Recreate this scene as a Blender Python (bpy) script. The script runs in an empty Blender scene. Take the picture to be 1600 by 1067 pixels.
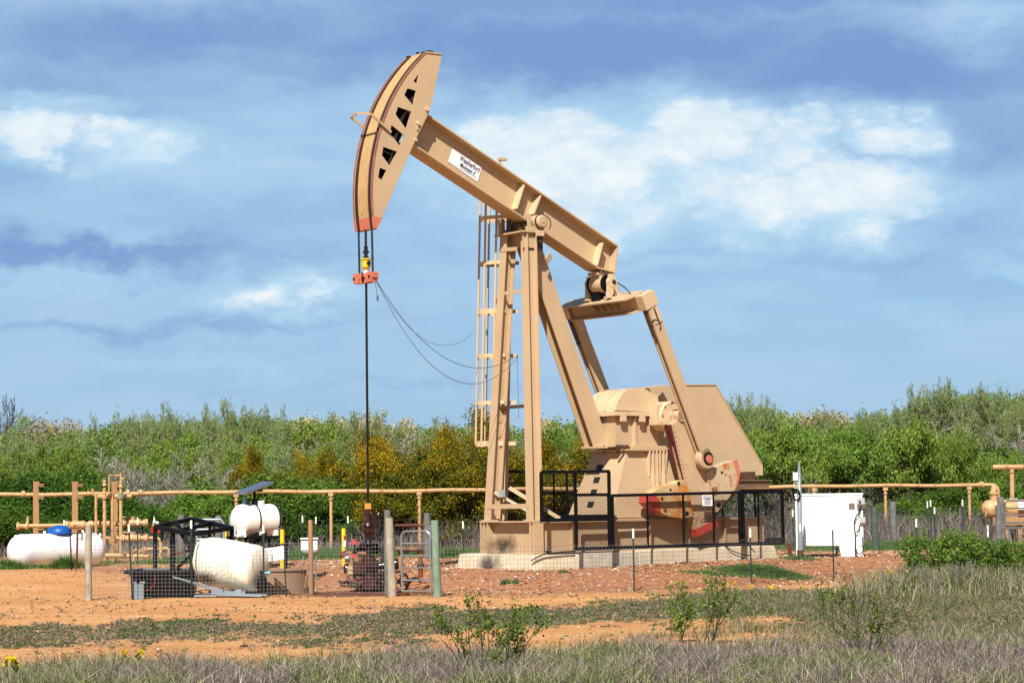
import bpy, bmesh, math, random
import numpy as np
from mathutils import Vector, Matrix
R = math.radians
scene = bpy.context.scene
col = scene.collection

# ------------------------------------------------------------------ camera
FPX, CAMH, ROLL = 3400.0, 1.83, 0.0135          # focal length in px of a 1600 px wide frame
PITCH = math.atan((790 - 533.5) / FPX)
c_f = np.array([0, math.cos(PITCH), math.sin(PITCH)])
_u0 = np.array([0, -math.sin(PITCH), math.cos(PITCH)]); _r0 = np.array([1.0, 0, 0])
c_r = _r0 * math.cos(ROLL) - _u0 * math.sin(ROLL)
c_u = _u0 * math.cos(ROLL) + _r0 * math.sin(ROLL)
CAM = np.array([0, 0, CAMH])
cd = bpy.data.cameras.new('camera'); cam = bpy.data.objects.new('camera', cd); col.objects.link(cam)
cd.sensor_width = 36; cd.lens = FPX / 1600 * 36; cd.clip_start = 0.5; cd.clip_end = 12000
m = Matrix.Identity(4)
for i in range(3):
    m[i][0] = c_r[i]; m[i][1] = c_u[i]; m[i][2] = -c_f[i]; m[i][3] = CAM[i]
cam.matrix_world = m
scene.camera = cam

# ------------------------------------------------------------------ sun + sky
SUN_EL, SUN_AZ = 46.0, 11.0      # azimuth: degrees left of straight behind the camera
sx = -math.sin(R(SUN_AZ)) * math.cos(R(SUN_EL)); sy = -math.cos(R(SUN_AZ)) * math.cos(R(SUN_EL)); sz = math.sin(R(SUN_EL))
ld = bpy.data.lights.new('sun', 'SUN'); ld.energy = 4.9; ld.angle = R(0.53); ld.color = (1.0, 0.95, 0.86)
sun = bpy.data.objects.new('sun', ld); col.objects.link(sun)
sun.rotation_euler = Vector((sx, sy, sz)).to_track_quat('Z', 'Y').to_euler()
scene.view_settings.view_transform = 'Standard'; scene.view_settings.look = 'None'
scene.view_settings.exposure = 0.62; scene.view_settings.gamma = 1.0
scene.cycles.max_bounces = 6; scene.cycles.diffuse_bounces = 3; scene.cycles.transparent_max_bounces = 8

def px_dir(x, y):
    return c_f + c_r * (x - 800) / FPX + c_u * (533.5 - y) / FPX
def atY(x, y, Y):                                # point at distance Y seen at that place
    d = px_dir(x, y); return CAM + d * (Y / d[1])

world = bpy.data.worlds.new("World"); scene.world = world; world.use_nodes = True
class NG:                                        # tiny node helper
    def __init__(s, nt): s.nt = nt; s.n = nt.nodes; s.l = nt.links
    def new(s, t, **k):
        n = s.n.new(t)
        for a, b in k.items(): setattr(n, a, b)
        return n
    def _in(s, sock, v):
        if v is None: return
        if isinstance(v, bpy.types.NodeSocket): s.l.new(v, sock)
        else: sock.default_value = v
    def math(s, op, a, b=None, c=None, clamp=False):
        n = s.new('ShaderNodeMath', operation=op, use_clamp=clamp)
        s._in(n.inputs[0], a); s._in(n.inputs[1], b); s._in(n.inputs[2], c); return n.outputs[0]
    def mix(s, f, a, b, mode='MIX'):
        n = s.new('ShaderNodeMix', data_type='RGBA', blend_type=mode); n.clamp_factor = True
        s._in(n.inputs[0], f); s._in(n.inputs[6], a); s._in(n.inputs[7], b); return n.outputs[2]
    def noise(s, vec, scale, detail=4, rough=0.55, dist=0.0):
        n = s.new('ShaderNodeTexNoise'); s._in(n.inputs['Vector'], vec)
        n.inputs['Scale'].default_value = scale; n.inputs['Detail'].default_value = detail
        n.inputs['Roughness'].default_value = rough; n.inputs['Distortion'].default_value = dist
        return n
    def ramp(s, f, stops):
        n = s.new('ShaderNodeValToRGB'); s._in(n.inputs[0], f); cr = n.color_ramp
        while len(cr.elements) < len(stops): cr.elements.new(0.5)
        for e, (p, c) in zip(cr.elements, stops):
            e.position = p; e.color = c if len(c) == 4 else (*c, 1)
        return n.outputs[0]
    def mrange(s, v, a, b, c=0.0, d=1.0, smooth=False):
        n = s.new('ShaderNodeMapRange'); n.clamp = True
        if smooth: n.interpolation_type = 'SMOOTHSTEP'
        s._in(n.inputs[0], v)
        for i, q in enumerate((a, b, c, d)): n.inputs[i + 1].default_value = q
        return n.outputs[0]
    def mapping(s, vec, scale=(1, 1, 1), loc=(0, 0, 0)):
        n = s.new('ShaderNodeMapping'); s._in(n.inputs[0], vec)
        n.inputs['Scale'].default_value = scale; n.inputs['Location'].default_value = loc; return n.outputs[0]
def srgb(r, g, b):
    f = lambda c: (c / 255 / 12.92) if c / 255 <= 0.04045 else ((c / 255 + 0.055) / 1.055) ** 2.4
    return (f(r), f(g), f(b), 1)

def build_sky():
    g = NG(world.node_tree); g.n.clear()
    out = g.new('ShaderNodeOutputWorld'); bg = g.new('ShaderNodeBackground')
    sky = g.new('ShaderNodeTexSky', sky_type='NISHITA'); sky.sun_disc = False
    sky.sun_elevation = R(SUN_EL); sky.sun_rotation = math.atan2(sx, sy)
    sky.air_density = 1.0; sky.dust_density = 0.6; sky.ozone_density = 1.6
    geo = g.new('ShaderNodeTexCoord'); d = geo.outputs['Generated']
    sep = g.new('ShaderNodeSeparateXYZ'); g.l.new(d, sep.inputs[0])
    az = g.math('ARCTAN2', sep.outputs[0], sep.outputs[1])      # radians right of straight ahead
    el = g.math('ARCSINE', sep.outputs[2])
    comb = g.new('ShaderNodeCombineXYZ'); g.l.new(az, comb.inputs[0]); g.l.new(el, comb.inputs[1])
    P = comb.outputs[0]
    w1 = g.noise(g.mapping(P, (1, 1.7, 1)), 16, 6, 0.62); w2 = g.noise(g.mapping(P, (1, 1.7, 1), (3, 7, 0)), 16, 6, 0.62)
    waz = g.math('MULTIPLY_ADD', g.math('SUBTRACT', w1.outputs[0], 0.5), 0.085, az)
    wel = g.math('MULTIPLY_ADD', g.math('SUBTRACT', w2.outputs[0], 0.5), 0.055, el)
    def blob(x, y, wx, wy, amp=1.0, p=1.0):        # cloud centre and half sizes in frame units
        a0 = (x - 800) / 3400; e0 = (790 - y) / 3400
        u = g.math('DIVIDE', g.math('SUBTRACT', waz, a0), wx / 3400)
        v = g.math('DIVIDE', g.math('SUBTRACT', wel, e0), wy / 3400)
        r2 = g.math('ADD', g.math('MULTIPLY', u, u), g.math('MULTIPLY', v, v))
        return g.math('MULTIPLY', g.math('EXPONENT', g.math('MULTIPLY', r2, -p)), amp)
    def total(bl):
        t = None
        for b in bl:
            o = blob(*b); t = o if t is None else g.math('MAXIMUM', t, o)
        return t
    white = total([(880, 255, 250, 105, 1.0), (1090, 225, 170, 80, .95), (800, 215, 120, 60, .85), (960, 330, 200, 70, .75), (1300, 320, 230, 85, .95), (1420, 235, 120, 45, .85), (1230, 250, 140, 80, .8), (1130, 300, 150, 60, .7),
                   (700, 310, 150, 70, .5), (50, 205, 150, 52, .78), (200, 235, 150, 55, .7), (100, 165, 150, 30, .5), (420, 455, 130, 45, .68), (520, 470, 70, 34, .62), (1580, 440, 90, 24, .5), (560, 170, 330, 70, .42),
                   (1400, 510, 200, 34, .36), (180, 370, 160, 22, .42), (100, 430, 240, 24, .36), (1540, 50, 120, 60, .42), (300, 560, 240, 18, .30), (1100, 410, 300, 26, .36), (450, 250, 260, 60, .40), (1000, 500, 260, 30, .25), (900, 330, 620, 150, .40), (300, 260, 420, 110, .34), (1300, 480, 380, 60, .26)])
    dark = total([(900, 80, 560, 64, 1.0), (1350, 130, 360, 70, .95), (300, 60, 420, 64, .75), (1150, 10, 600, 46, .75), (80, 140, 200, 44, .55), (1340, 262, 110, 24, .85), (1550, 230, 140, 80, .6), (130, 395, 360, 34, .85), (125, 215, 50, 50, .75), (215, 190, 60, 24, .5),
                  (500, 330, 330, 50, .42), (1050, 400, 220, 20, .45), (250, 510, 420, 18, .48), (1350, 420, 240, 26, .42), (700, 10, 300, 46, .55), (500, 400, 200, 28, .42), (700, 395, 90, 40, .4), (1000, 445, 300, 18, .35), (600, 590, 500, 18, .3), (1500, 380, 140, 30, .45)])
    fine = g.noise(g.mapping(P, (1, 1.9, 1), (1, 2, 3)), 26, 10, 0.62).outputs[0]
    soft = g.noise(g.mapping(P, (1, 3.6, 1), (5, 2, 3)), 8, 6, 0.55).outputs[0]
    fine_c = g.mrange(fine, .25, .75, -0.5, 0.5); soft_c = g.mrange(soft, .25, .75, -0.5, 0.5)
    wv = g.math('ADD', white, g.math('MULTIPLY', soft_c, .22))
    wm = g.mrange(wv, 0.05, 0.75, smooth=True)
    puff = g.mrange(g.math('ADD', wv, g.math('MULTIPLY', fine_c, .55)), 0.46, 0.86, smooth=True)
    dm = g.mrange(g.math('ADD', dark, g.math('ADD', g.math('MULTIPLY', fine_c, .22), g.math('MULTIPLY', soft_c, .35))), 0.05, 0.95, smooth=True)
    # clear sky: the physical sky pulled towards the saturated blue between the clouds
    grad = g.ramp(g.mrange(el, 0.0, 0.25), [(0.0, srgb(148, 190, 230)), (0.25, srgb(150, 196, 234)), (0.6, srgb(146, 190, 230)), (1.0, srgb(132, 172, 222))])
    phys = g.mix(1.0, sky.outputs[0], (0.085, 0.085, 0.085, 1), 'MULTIPLY')
    base = g.mix(0.8, phys, grad)
    streak = g.mix(g.mrange(soft, .36, .66, 0, .75), base, srgb(180, 210, 238))
    c1 = g.mix(g.math('MULTIPLY', dm, .88), streak, srgb(117, 154, 209))
    c2 = g.mix(g.math('MULTIPLY', wm, .85), c1, srgb(190, 225, 249))
    inner = g.mix(g.mrange(g.noise(g.mapping(P, (1, 1.6, 1), (9, 4, 1)), 40, 8, .6).outputs[0], .35, .65), srgb(214, 234, 247), srgb(247, 252, 254))
    c3 = g.mix(g.math('MULTIPLY', puff, .95), c2, inner)
    # clouds fill only the view; unseen sky elsewhere made dimmer to lower fill light
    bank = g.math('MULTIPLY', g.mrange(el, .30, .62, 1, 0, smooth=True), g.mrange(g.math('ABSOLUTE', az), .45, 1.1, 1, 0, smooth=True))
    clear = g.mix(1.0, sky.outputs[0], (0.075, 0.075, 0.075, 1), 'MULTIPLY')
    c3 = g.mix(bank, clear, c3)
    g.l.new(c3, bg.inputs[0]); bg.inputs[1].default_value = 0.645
    g.l.new(bg.outputs[0], out.inputs[0])
    world.cycles.sampling_method = 'MANUAL'; world.cycles.sample_map_resolution = 512
build_sky()

# ------------------------------------------------------------------ materials
M = {}
def mat(name, c, rough=0.6, metal=0.0, var=0.10, scale=2.5, streak=0.0, rust=0.0, rustc=(0.16, 0.06, 0.02), bump=0.0, bscale=40, c2=None, spec=0.4, rscale=3.0, world_co=False):
    m = bpy.data.materials.new(name); m.use_nodes = True; g = NG(m.node_tree)
    b = g.n['Principled BSDF']; tc = g.new('ShaderNodeTexCoord'); co = tc.outputs['Object']
    if world_co: co = g.new('ShaderNodeNewGeometry').outputs['Position']
    k_ = 1.0 if min(c[:3]) > .5 or name.startswith('tan') else .80
    c = tuple(q * k_ for q in c[:3]) + (1,); dk = tuple(x * (1 - var) for x in c[:3]) + (1,); lt = tuple(min(1, x * (1 + var)) for x in c[:3]) + (1,)
    if c2 is not None: dk = (*c2[:3], 1)
    n = g.noise(co, scale, 6, 0.6); f = g.mrange(n.outputs[0], .3, .7)
    cc = g.mix(f, dk, lt)
    if streak:
        s = g.noise(g.mapping(co, (9, 9, 0.6)), 3.0, 4, .6)
        cc = g.mix(g.mrange(s.outputs[0], .52, .78, 0, streak), cc, tuple(x * .45 for x in c[:3]) + (1,))
    if rust:
        r = g.noise(co, rscale, 8, .68); t = 0.72 - rust * 0.4
        rc = g.mix(g.noise(co, 12, 4).outputs[0], (*rustc, 1), tuple(min(1, x * 2.6) for x in rustc) + (1,))
        cc = g.mix(g.mrange(r.outputs[0], t, t + .07), cc, rc)
    g.l.new(cc, b.inputs['Base Color'])
    b.inputs['Roughness'].default_value = rough; b.inputs['Metallic'].default_value = metal
    b.inputs['Specular IOR Level'].default_value = spec
    if bump:
        bn = g.noise(co, bscale, 4, .6); bp = g.new('ShaderNodeBump'); bp.inputs['Strength'].default_value = bump; bp.inputs['Distance'].default_value = 0.02
        g.l.new(bn.outputs[0], bp.inputs['Height']); g.l.new(bp.outputs[0], b.inputs['Normal'])
    M[name] = m; return m
mat('tan', (0.50, 0.352, 0.212), .42, var=.07, scale=.9, streak=.07, rust=.17, rscale=7, rustc=(.15, .06, .03))
mat('tan_light', (0.58, 0.42, 0.26), .42, var=.07, scale=2, streak=.06, rust=.14, rscale=6)
mat('tan_rust', (0.50, 0.345, 0.21), .5, var=.08, streak=.1, rust=.30, rustc=(.20, .075, .02))
mat('weight', (0.62, 0.47, 0.31), .6, var=.10, rust=.40, rustc=(.24, .09, .02), scale=4, rscale=3.5)
mat('weight_rust', (0.64, 0.44, 0.22), .7, var=.15, rust=.58, rustc=(.28, .10, .02), scale=5, rscale=3.0)
mat('red_tip', (0.60, 0.085, 0.06), .55, var=.15, streak=.2)
mat('pink', (0.68, 0.20, 0.12), .55, var=.12, streak=.15)
mat('wear_red', (0.13, 0.022, 0.018), .5, var=.35, scale=6)
mat('rail_red', (0.12, 0.022, 0.014), .6, var=.3, scale=6)
mat('arc_yellow', (0.60, 0.39, 0.17), .5, var=.12, streak=.3, scale=4)
mat('dark_steel_shade', (0.022, 0.018, 0.018), .6, var=.3)  # dark steel parts, also painted shade inside the horsehead and in holes
mat('brown_dark', (0.09, 0.05, 0.03), .6, var=.25)
mat('deck_shade', (0.20, 0.125, 0.075), .6, var=.15)  # motor deck colour, browned to paint in the shade on it
mat('rust_brown', (0.22, 0.11, 0.055), .6, var=.35, scale=7, rust=.5, rustc=(.09, .03, .012))
mat('rim_paint', (0.40, 0.17, 0.11), .5, var=.25, streak=.4, rust=.3, rustc=(.2, .05, .03))
mat('grease', (0.02, 0.010, 0.008), .25, var=.5, spec=.6)
mat('black', (0.006, 0.007, 0.010), .6, var=.2, spec=.12)
mat('black_plastic', (0.005, 0.006, 0.010), .4, var=.2, spec=.25)
mat('rod', (0.03, 0.022, 0.022), .3, metal=.6, var=.2)
mat('white', (0.80, 0.80, 0.80), .45, var=.03, streak=.06)
mat('tank_white', (0.74, 0.72, 0.74), .4, var=.10, scale=2, streak=.5, rust=.36, rustc=(.16, .14, .15), rscale=4)
mat('poly_white', (0.80, 0.77, 0.70), .45, var=.05, scale=2)
mat('poly_yellow', (0.78, 0.74, 0.56), .45, var=.06, scale=1.2, c2=(0.80, 0.77, 0.70))
mat('blue', (0.01, 0.10, 0.42), .4, var=.1)
mat('cyan', (0.2, 0.55, 0.68), .4)
mat('pipe', (0.60, 0.37, 0.17), .5, var=.16, scale=3, streak=.2, rust=.40, rustc=(.12, .045, .02), rscale=7)
mat('pipe_brown', (0.42, 0.235, 0.11), .55, var=.12, scale=3)
mat('concrete', (0.76, 0.64, 0.46), .9, var=.22, scale=1.6, bump=.5, bscale=16, streak=.45, rust=.2, rustc=(.2, .12, .06), rscale=1.4)
mat('concrete_grey', (0.66, 0.58, 0.47), .9, var=.2, scale=5, bump=.6, bscale=18)
mat('wood', (0.42, 0.36, 0.28), .85, var=.3, scale=5, streak=.9, bump=.5, bscale=30)
mat('wood_grey', (0.17, 0.17, 0.165), .9, var=.3, scale=6, streak=.4, bump=.4)
mat('wood_green', (0.22, 0.31, 0.23), .85, var=.25, scale=4, streak=.8, bump=.4)
mat('wood_dark_green', (0.07, 0.11, 0.09), .9, var=.3, scale=4, streak=.35)
mat('galv', (0.42, 0.46, 0.50), .35, metal=.7, var=.1)
mat('wire', (0.20, 0.21, 0.22), .5, metal=.3)
mat('wire_thin', (0.10, 0.11, 0.12), .6, metal=.0)
mat('post_green', (0.018, 0.035, 0.032), .6, var=.3)
mat('post_white', (0.75, 0.74, 0.70), .6)
mat('yellow', (0.80, 0.55, 0.02), .5, var=.08)
mat('red', (0.45, 0.012, 0.015), .5, var=.15)
mat('valve_red', (0.50, 0.07, 0.08), .45, var=.15)
mat('well_red', (0.050, 0.010, 0.008), .35, var=.6, scale=6, rust=.32, rustc=(.14, .055, .02), spec=.6, rscale=5)
mat('orange_box', (0.62, 0.28, 0.05), .5)
mat('wood_post_tan', (0.42, 0.23, 0.11), .7, var=.2, streak=.3)
mat('solar', (0.06, 0.08, 0.13), .25, var=.1, spec=.7)
mat('sign_white', (0.82, 0.82, 0.82), .5, var=.02)
mat('ink', (0.02, 0.025, 0.05), .5)
mat('ink_blue', (0.035, 0.04, 0.12), .5)
mat('grey', (0.45, 0.46, 0.47), .5, var=.08)
mat('blue_grey', (0.30, 0.36, 0.42), .4, metal=.2, var=.15)
mat('soak', (0.05, 0.022, 0.015), .5, var=.5, scale=8, bump=.6, bscale=25)
mat('containment', (0.36, 0.21, 0.13), .6, var=.15, streak=.2)

# corrugated guard paint: fine vertical ribs by bump
def guard_mat():
    m = mat('guard', (0.62, 0.44, 0.265), .45, var=.06, scale=1.2, streak=.05)
    g = NG(m.node_tree); b = g.n['Principled BSDF']; tc = g.new('ShaderNodeTexCoord')
    w = g.new('ShaderNodeTexWave', wave_type='BANDS', bands_direction='X', wave_profile='SIN'); w.inputs['Scale'].default_value = 7
    g.l.new(tc.outputs['Object'], w.inputs['Vector'])
    bp = g.new('ShaderNodeBump'); bp.inputs['Strength'].default_value = .10; bp.inputs['Distance'].default_value = .012
    g.l.new(w.outputs[0], bp.inputs['Height']); g.l.new(bp.outputs[0], b.inputs['Normal'])
guard_mat()
# base frame paint with the black soot stain low on its end
def soot_mat(name, src, x0, y0, z0, rx, ry, rz):
    m = M[src].copy(); m.name = name; M[name] = m; g = NG(m.node_tree); b = g.n['Principled BSDF']
    tc = g.new('ShaderNodeTexCoord'); old = b.inputs['Base Color'].links[0].from_socket
    mp = g.mapping(tc.outputs['Object'], (1 / rx, 1 / ry, 1 / rz), (-x0 / rx, -y0 / ry, -z0 / rz))
    ln = g.new('ShaderNodeVectorMath', operation='LENGTH'); g.l.new(mp, ln.inputs[0])
    n = g.noise(tc.outputs['Object'], 4, 6, .7)
    v = g.math('ADD', ln.outputs['Value'], g.math('MULTIPLY', g.math('SUBTRACT', n.outputs[0], .5), 1.3))
    g.l.new(g.mix(g.mrange(v, .25, 1.0, .93, 0), old, (0.02, 0.014, 0.012, 1)), b.inputs['Base Color'])

# plants
def leaf_mat(name, a, b_, hue=.03, val=.35, trans=.35, attr=False):
    m = bpy.data.materials.new(name); m.use_nodes = True; g = NG(m.node_tree); g.n.clear()
    out = g.new('ShaderNodeOutputMaterial'); oi = g.new('ShaderNodeObjectInfo')
    at = g.new('ShaderNodeAttribute'); at.attribute_name = 'tint'
    if attr: c = at.outputs['Color']
    else:
        c = g.mix(at.outputs['Fac'], (*a, 1), (*b_, 1))
        hs = g.new('ShaderNodeHueSaturation'); g.l.new(c, hs.inputs['Color'])
        g.l.new(g.mrange(oi.outputs['Random'], 0, 1, .5 - hue, .5 + hue), hs.inputs['Hue'])
        g.l.new(g.mrange(g.math('FRACT', g.math('MULTIPLY', oi.outputs['Random'], 7.3)), 0, 1, 1 - val, 1 + val * .6), hs.inputs['Value'])
        c = hs.outputs[0]
    d = g.new('ShaderNodeBsdfDiffuse'); t = g.new('ShaderNodeBsdfTranslucent'); mx = g.new('ShaderNodeMixShader')
    g.l.new(c, d.inputs[0]); g.l.new(c, t.inputs[0]); mx.inputs[0].default_value = trans
    g.l.new(d.outputs[0], mx.inputs[1]); g.l.new(t.outputs[0], mx.inputs[2]); g.l.new(mx.outputs[0], out.inputs[0])
    M[name] = m
leaf_mat('leaf_mesquite', (0.105, 0.17, 0.03), (0.27, 0.385, 0.07), hue=.015, val=.22)
leaf_mat('leaf_airy', (0.17, 0.225, 0.08), (0.31, 0.385, 0.13), hue=.012, val=.2)
leaf_mat('leaf_dense', (0.035, 0.08, 0.016), (0.12, 0.21, 0.035), hue=.01, val=.2)
leaf_mat('leaf_bright', (0.07, 0.13, 0.02), (0.22, 0.33, 0.055), hue=.012, val=.2)
leaf_mat('leaf_huisache', (0.055, 0.085, 0.014), (0.16, 0.16, 0.02), hue=.01)
leaf_mat('flower_gold', (0.34, 0.215, 0.012), (0.52, 0.33, 0.02), hue=.0, val=.2)
leaf_mat('leaf_straw', (0.38, 0.34, 0.16), (0.60, 0.50, 0.27), hue=.01, val=.2)
leaf_mat('leaf_sparse', (0.16, 0.16, 0.09), (0.26, 0.28, 0.13), hue=.01)
leaf_mat('blades', None, None, attr=True, trans=.3)
mat('bark_dark', (0.075, 0.062, 0.05), .9, var=.35)
mat('bark_grey', (0.30, 0.28, 0.26), .9, var=.35)
mat('bark_pale', (0.42, 0.39, 0.37), .9, var=.3)

# ------------------------------------------------------------------ mesh builder
def nrm(v): v = np.asarray(v, float); return v / max(1e-9, np.linalg.norm(v))
class MB:
    def __init__(s): s.v = []; s.f = []; s.mi = []; s.n = 0; s.cur = 0
    def add(s, vs, fs, mi=None):
        s.v.extend([tuple(map(float, p)) for p in vs])
        for f in fs: s.f.append(tuple(i + s.n for i in f)); s.mi.append(s.cur if mi is None else mi)
        s.n += len(vs); return s
    def box(s, c, d, ax=None):
        c = np.array(c, float); h = np.array(d, float) / 2
        A = np.eye(3) if ax is None else np.array(ax)
        vs = [c + A[0] * h[0] * i + A[1] * h[1] * j + A[2] * h[2] * k for k in (-1, 1) for j in (-1, 1) for i in (-1, 1)]
        return s.add(vs, [(0, 2, 3, 1), (4, 5, 7, 6), (0, 1, 5, 4), (2, 6, 7, 3), (0, 4, 6, 2), (1, 3, 7, 5)])
    def bx(s, x0, x1, y0, y1, z0, z1): return s.box(((x0 + x1) / 2, (y0 + y1) / 2, (z0 + z1) / 2), (abs(x1 - x0), abs(y1 - y0), abs(z1 - z0)))
    def bar(s, p0, p1, wa, wb, avec=(0, 0, 1)):       # rectangular bar, wa across avec
        p0 = np.array(p0, float); p1 = np.array(p1, float); x = nrm(p1 - p0); a = np.array(avec, float)
        if abs(np.dot(nrm(a), x)) > .99: a = np.array((1.0, 0.02, 0))
        a = nrm(a - x * np.dot(a, x)); b = np.cross(x, a)
        return s.box((p0 + p1) / 2, (np.linalg.norm(p1 - p0), wa, wb), (x, a, b))
    def ibeam(s, p0, p1, depth, width, dvec=(0, 0, 1), tw=.02, tf=.03):
        p0 = np.array(p0, float); p1 = np.array(p1, float); x = nrm(p1 - p0); d = np.array(dvec, float)
        d = nrm(d - x * np.dot(d, x)); w = np.cross(x, d); L = np.linalg.norm(p1 - p0); c = (p0 + p1) / 2
        s.box(c + d * (depth - tf) / 2, (L, tf, width), (x, d, w)); s.box(c - d * (depth - tf) / 2, (L, tf, width), (x, d, w))
        return s.box(c, (L, depth - 2 * tf, tw), (x, d, w))
    def prism(s, poly, fn0, fn1):                     # poly 2D; fn maps a 2D point to 3D for either side
        n = len(poly); vs = [fn0(p) for p in poly] + [fn1(p) for p in poly]
        fs = [tuple(range(n)), tuple(range(2 * n - 1, n - 1, -1))] + [(i, i + n, (i + 1) % n + n, (i + 1) % n) for i in range(n)]
        return s.add(vs, fs)
    def uz(s, poly, v0, v1): return s.prism(poly, lambda p: (p[0], v0, p[1]), lambda p: (p[0], v1, p[1]))
    def xy(s, poly, z0, z1): return s.prism(poly, lambda p: (p[0], p[1], z0), lambda p: (p[0], p[1], z1))
    def path(s, pts, r, n=8, caps=True):
        pts = [np.array(p, float) for p in pts]; rr = r if hasattr(r, '__len__') else [r] * len(pts)
        T = [nrm(pts[min(i + 1, len(pts) - 1)] - pts[max(i - 1, 0)]) for i in range(len(pts))]
        a = np.array((0, 0, 1.0)) if abs(T[0][2]) < .9 else np.array((1.0, 0, 0)); a = nrm(a - T[0] * np.dot(a, T[0])); vs = []
        for p, t, q in zip(pts, T, rr):
            a = nrm(a - t * np.dot(a, t)); b = np.cross(t, a)
            for k in range(n):
                an = 2 * math.pi * k / n; vs.append(p + (a * math.cos(an) + b * math.sin(an)) * q)
        fs = [(i * n + k, i * n + (k + 1) % n, (i + 1) * n + (k + 1) % n, (i + 1) * n + k) for i in range(len(pts) - 1) for k in range(n)]
        if caps: fs += [tuple(range(n - 1, -1, -1)), tuple((len(pts) - 1) * n + k for k in range(n))]
        return s.add(vs, fs)
    def tube(s, p0, p1, r, n=10, r1=None): return s.path([p0, p1], [r, r if r1 is None else r1], n)
    def lathe(s, prof, o=(0, 0, 0), axis=(0, 0, 1), n=24):   # prof: (radius, distance along axis)
        o = np.array(o, float); x = nrm(axis); pts = [o + x * h for _, h in prof]
        a = np.array((0, 0, 1.0)) if abs(x[2]) < .9 else np.array((1.0, 0, 0)); a = nrm(a - x * np.dot(a, x)); b = np.cross(x, a); vs = []
        for (q, h), p in zip(prof, pts):
            for k in range(n):
                an = 2 * math.pi * k / n; vs.append(p + (a * math.cos(an) + b * math.sin(an)) * max(q, 1e-4))
        m_ = len(prof)
        fs = [(i * n + k, i * n + (k + 1) % n, (i + 1) * n + (k + 1) % n, (i + 1) * n + k) for i in range(m_ - 1) for k in range(n)]
        fs += [tuple(range(n - 1, -1, -1)), tuple((m_ - 1) * n + k for k in range(n))]
        return s.add(vs, fs)
    def build(s, name, mats, parent=None, smooth=True, off=(0, 0, 0), ang=35):
        me = bpy.data.meshes.new(name)
        V = [(a - off[0], b - off[1], c - off[2]) for a, b, c in s.v]
        me.from_pydata(V, [], s.f); ms = mats if isinstance(mats, (list, tuple)) else [mats]
        for k in ms: me.materials.append(M[k])
        me.polygons.foreach_set('material_index', s.mi)
        bm = bmesh.new(); bm.from_mesh(me); bmesh.ops.recalc_face_normals(bm, faces=bm.faces); bm.to_mesh(me); bm.free()
        if smooth:
            me.polygons.foreach_set('use_smooth', [True] * len(me.polygons)); me.set_sharp_from_angle(angle=R(ang))
        me.update(); o = bpy.data.objects.new(name, me); col.objects.link(o); o.parent = parent
        return o
def tag(o, label=None, cat=None, group=None, kind=None):
    for k, v in (('label', label), ('category', cat), ('group', group), ('kind', kind)):
        if v: o[k] = v
    return o
def thing(name, label, cat, loc=(0, 0, 0), rz=0, group=None):
    o = bpy.data.objects.new(name, None); o.empty_display_size = .2; col.objects.link(o)
    o.location = loc; o.rotation_euler = (0, 0, rz); return tag(o, label, cat, group)
def plate(name, polys, v0, v1, matname, parent):        # flat plate with holes, in the local x-z plane
    cu = bpy.data.curves.new(name, 'CURVE'); cu.dimensions = '2D'; cu.fill_mode = 'BOTH'; cu.extrude = abs(v1 - v0) / 2
    for pl in polys:
        sp = cu.splines.new('POLY'); sp.points.add(len(pl) - 1); sp.use_cyclic_u = True
        for q, p in zip(sp.points, pl): q.co = (p[0], p[1], 0, 1)
    tmp = bpy.data.objects.new('tmp', cu); col.objects.link(tmp); bpy.context.view_layer.update()
    me = bpy.data.meshes.new_from_object(tmp.evaluated_get(bpy.context.evaluated_depsgraph_get())); bpy.data.objects.remove(tmp)
    vc = (v0 + v1) / 2
    co = np.empty(len(me.vertices) * 3); me.vertices.foreach_get('co', co); co = co.reshape(-1, 3)
    co = np.stack([co[:, 0], vc - co[:, 2], co[:, 1]], 1); me.vertices.foreach_set('co', co.ravel())
    me.materials.clear(); me.materials.append(M[matname]); me.name = name; me.update()
    o = bpy.data.objects.new(name, me); col.objects.link(o); o.parent = parent; return o
def text_mesh(name, s, size, matname, parent, origin, ex, ey, xs=1.0, align='LEFT', shear=0, thick=0.002, bold=0.0):
    cu = bpy.data.curves.new(name, 'FONT'); cu.body = s; cu.size = size; cu.align_x = align; cu.shear = shear; cu.extrude = thick; cu.offset = bold
    tmp = bpy.data.objects.new('tmp', cu); col.objects.link(tmp); bpy.context.view_layer.update()
    me = bpy.data.meshes.new_from_object(tmp.evaluated_get(bpy.context.evaluated_depsgraph_get())); bpy.data.objects.remove(tmp)
    ex = nrm(ex); ey = nrm(ey); ez = np.cross(ex, ey); o0 = np.array(origin, float)
    co = np.empty(len(me.vertices) * 3); me.vertices.foreach_get('co', co); co = co.reshape(-1, 3)
    co = o0 + co[:, :1] * xs * ex + co[:, 1:2] * ey + co[:, 2:] * ez
    me.vertices.foreach_set('co', co.ravel()); me.materials.clear(); me.materials.append(M[matname]); me.name = name; me.update()
    o = bpy.data.objects.new(name, me); col.objects.link(o); o.parent = parent; return o

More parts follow.
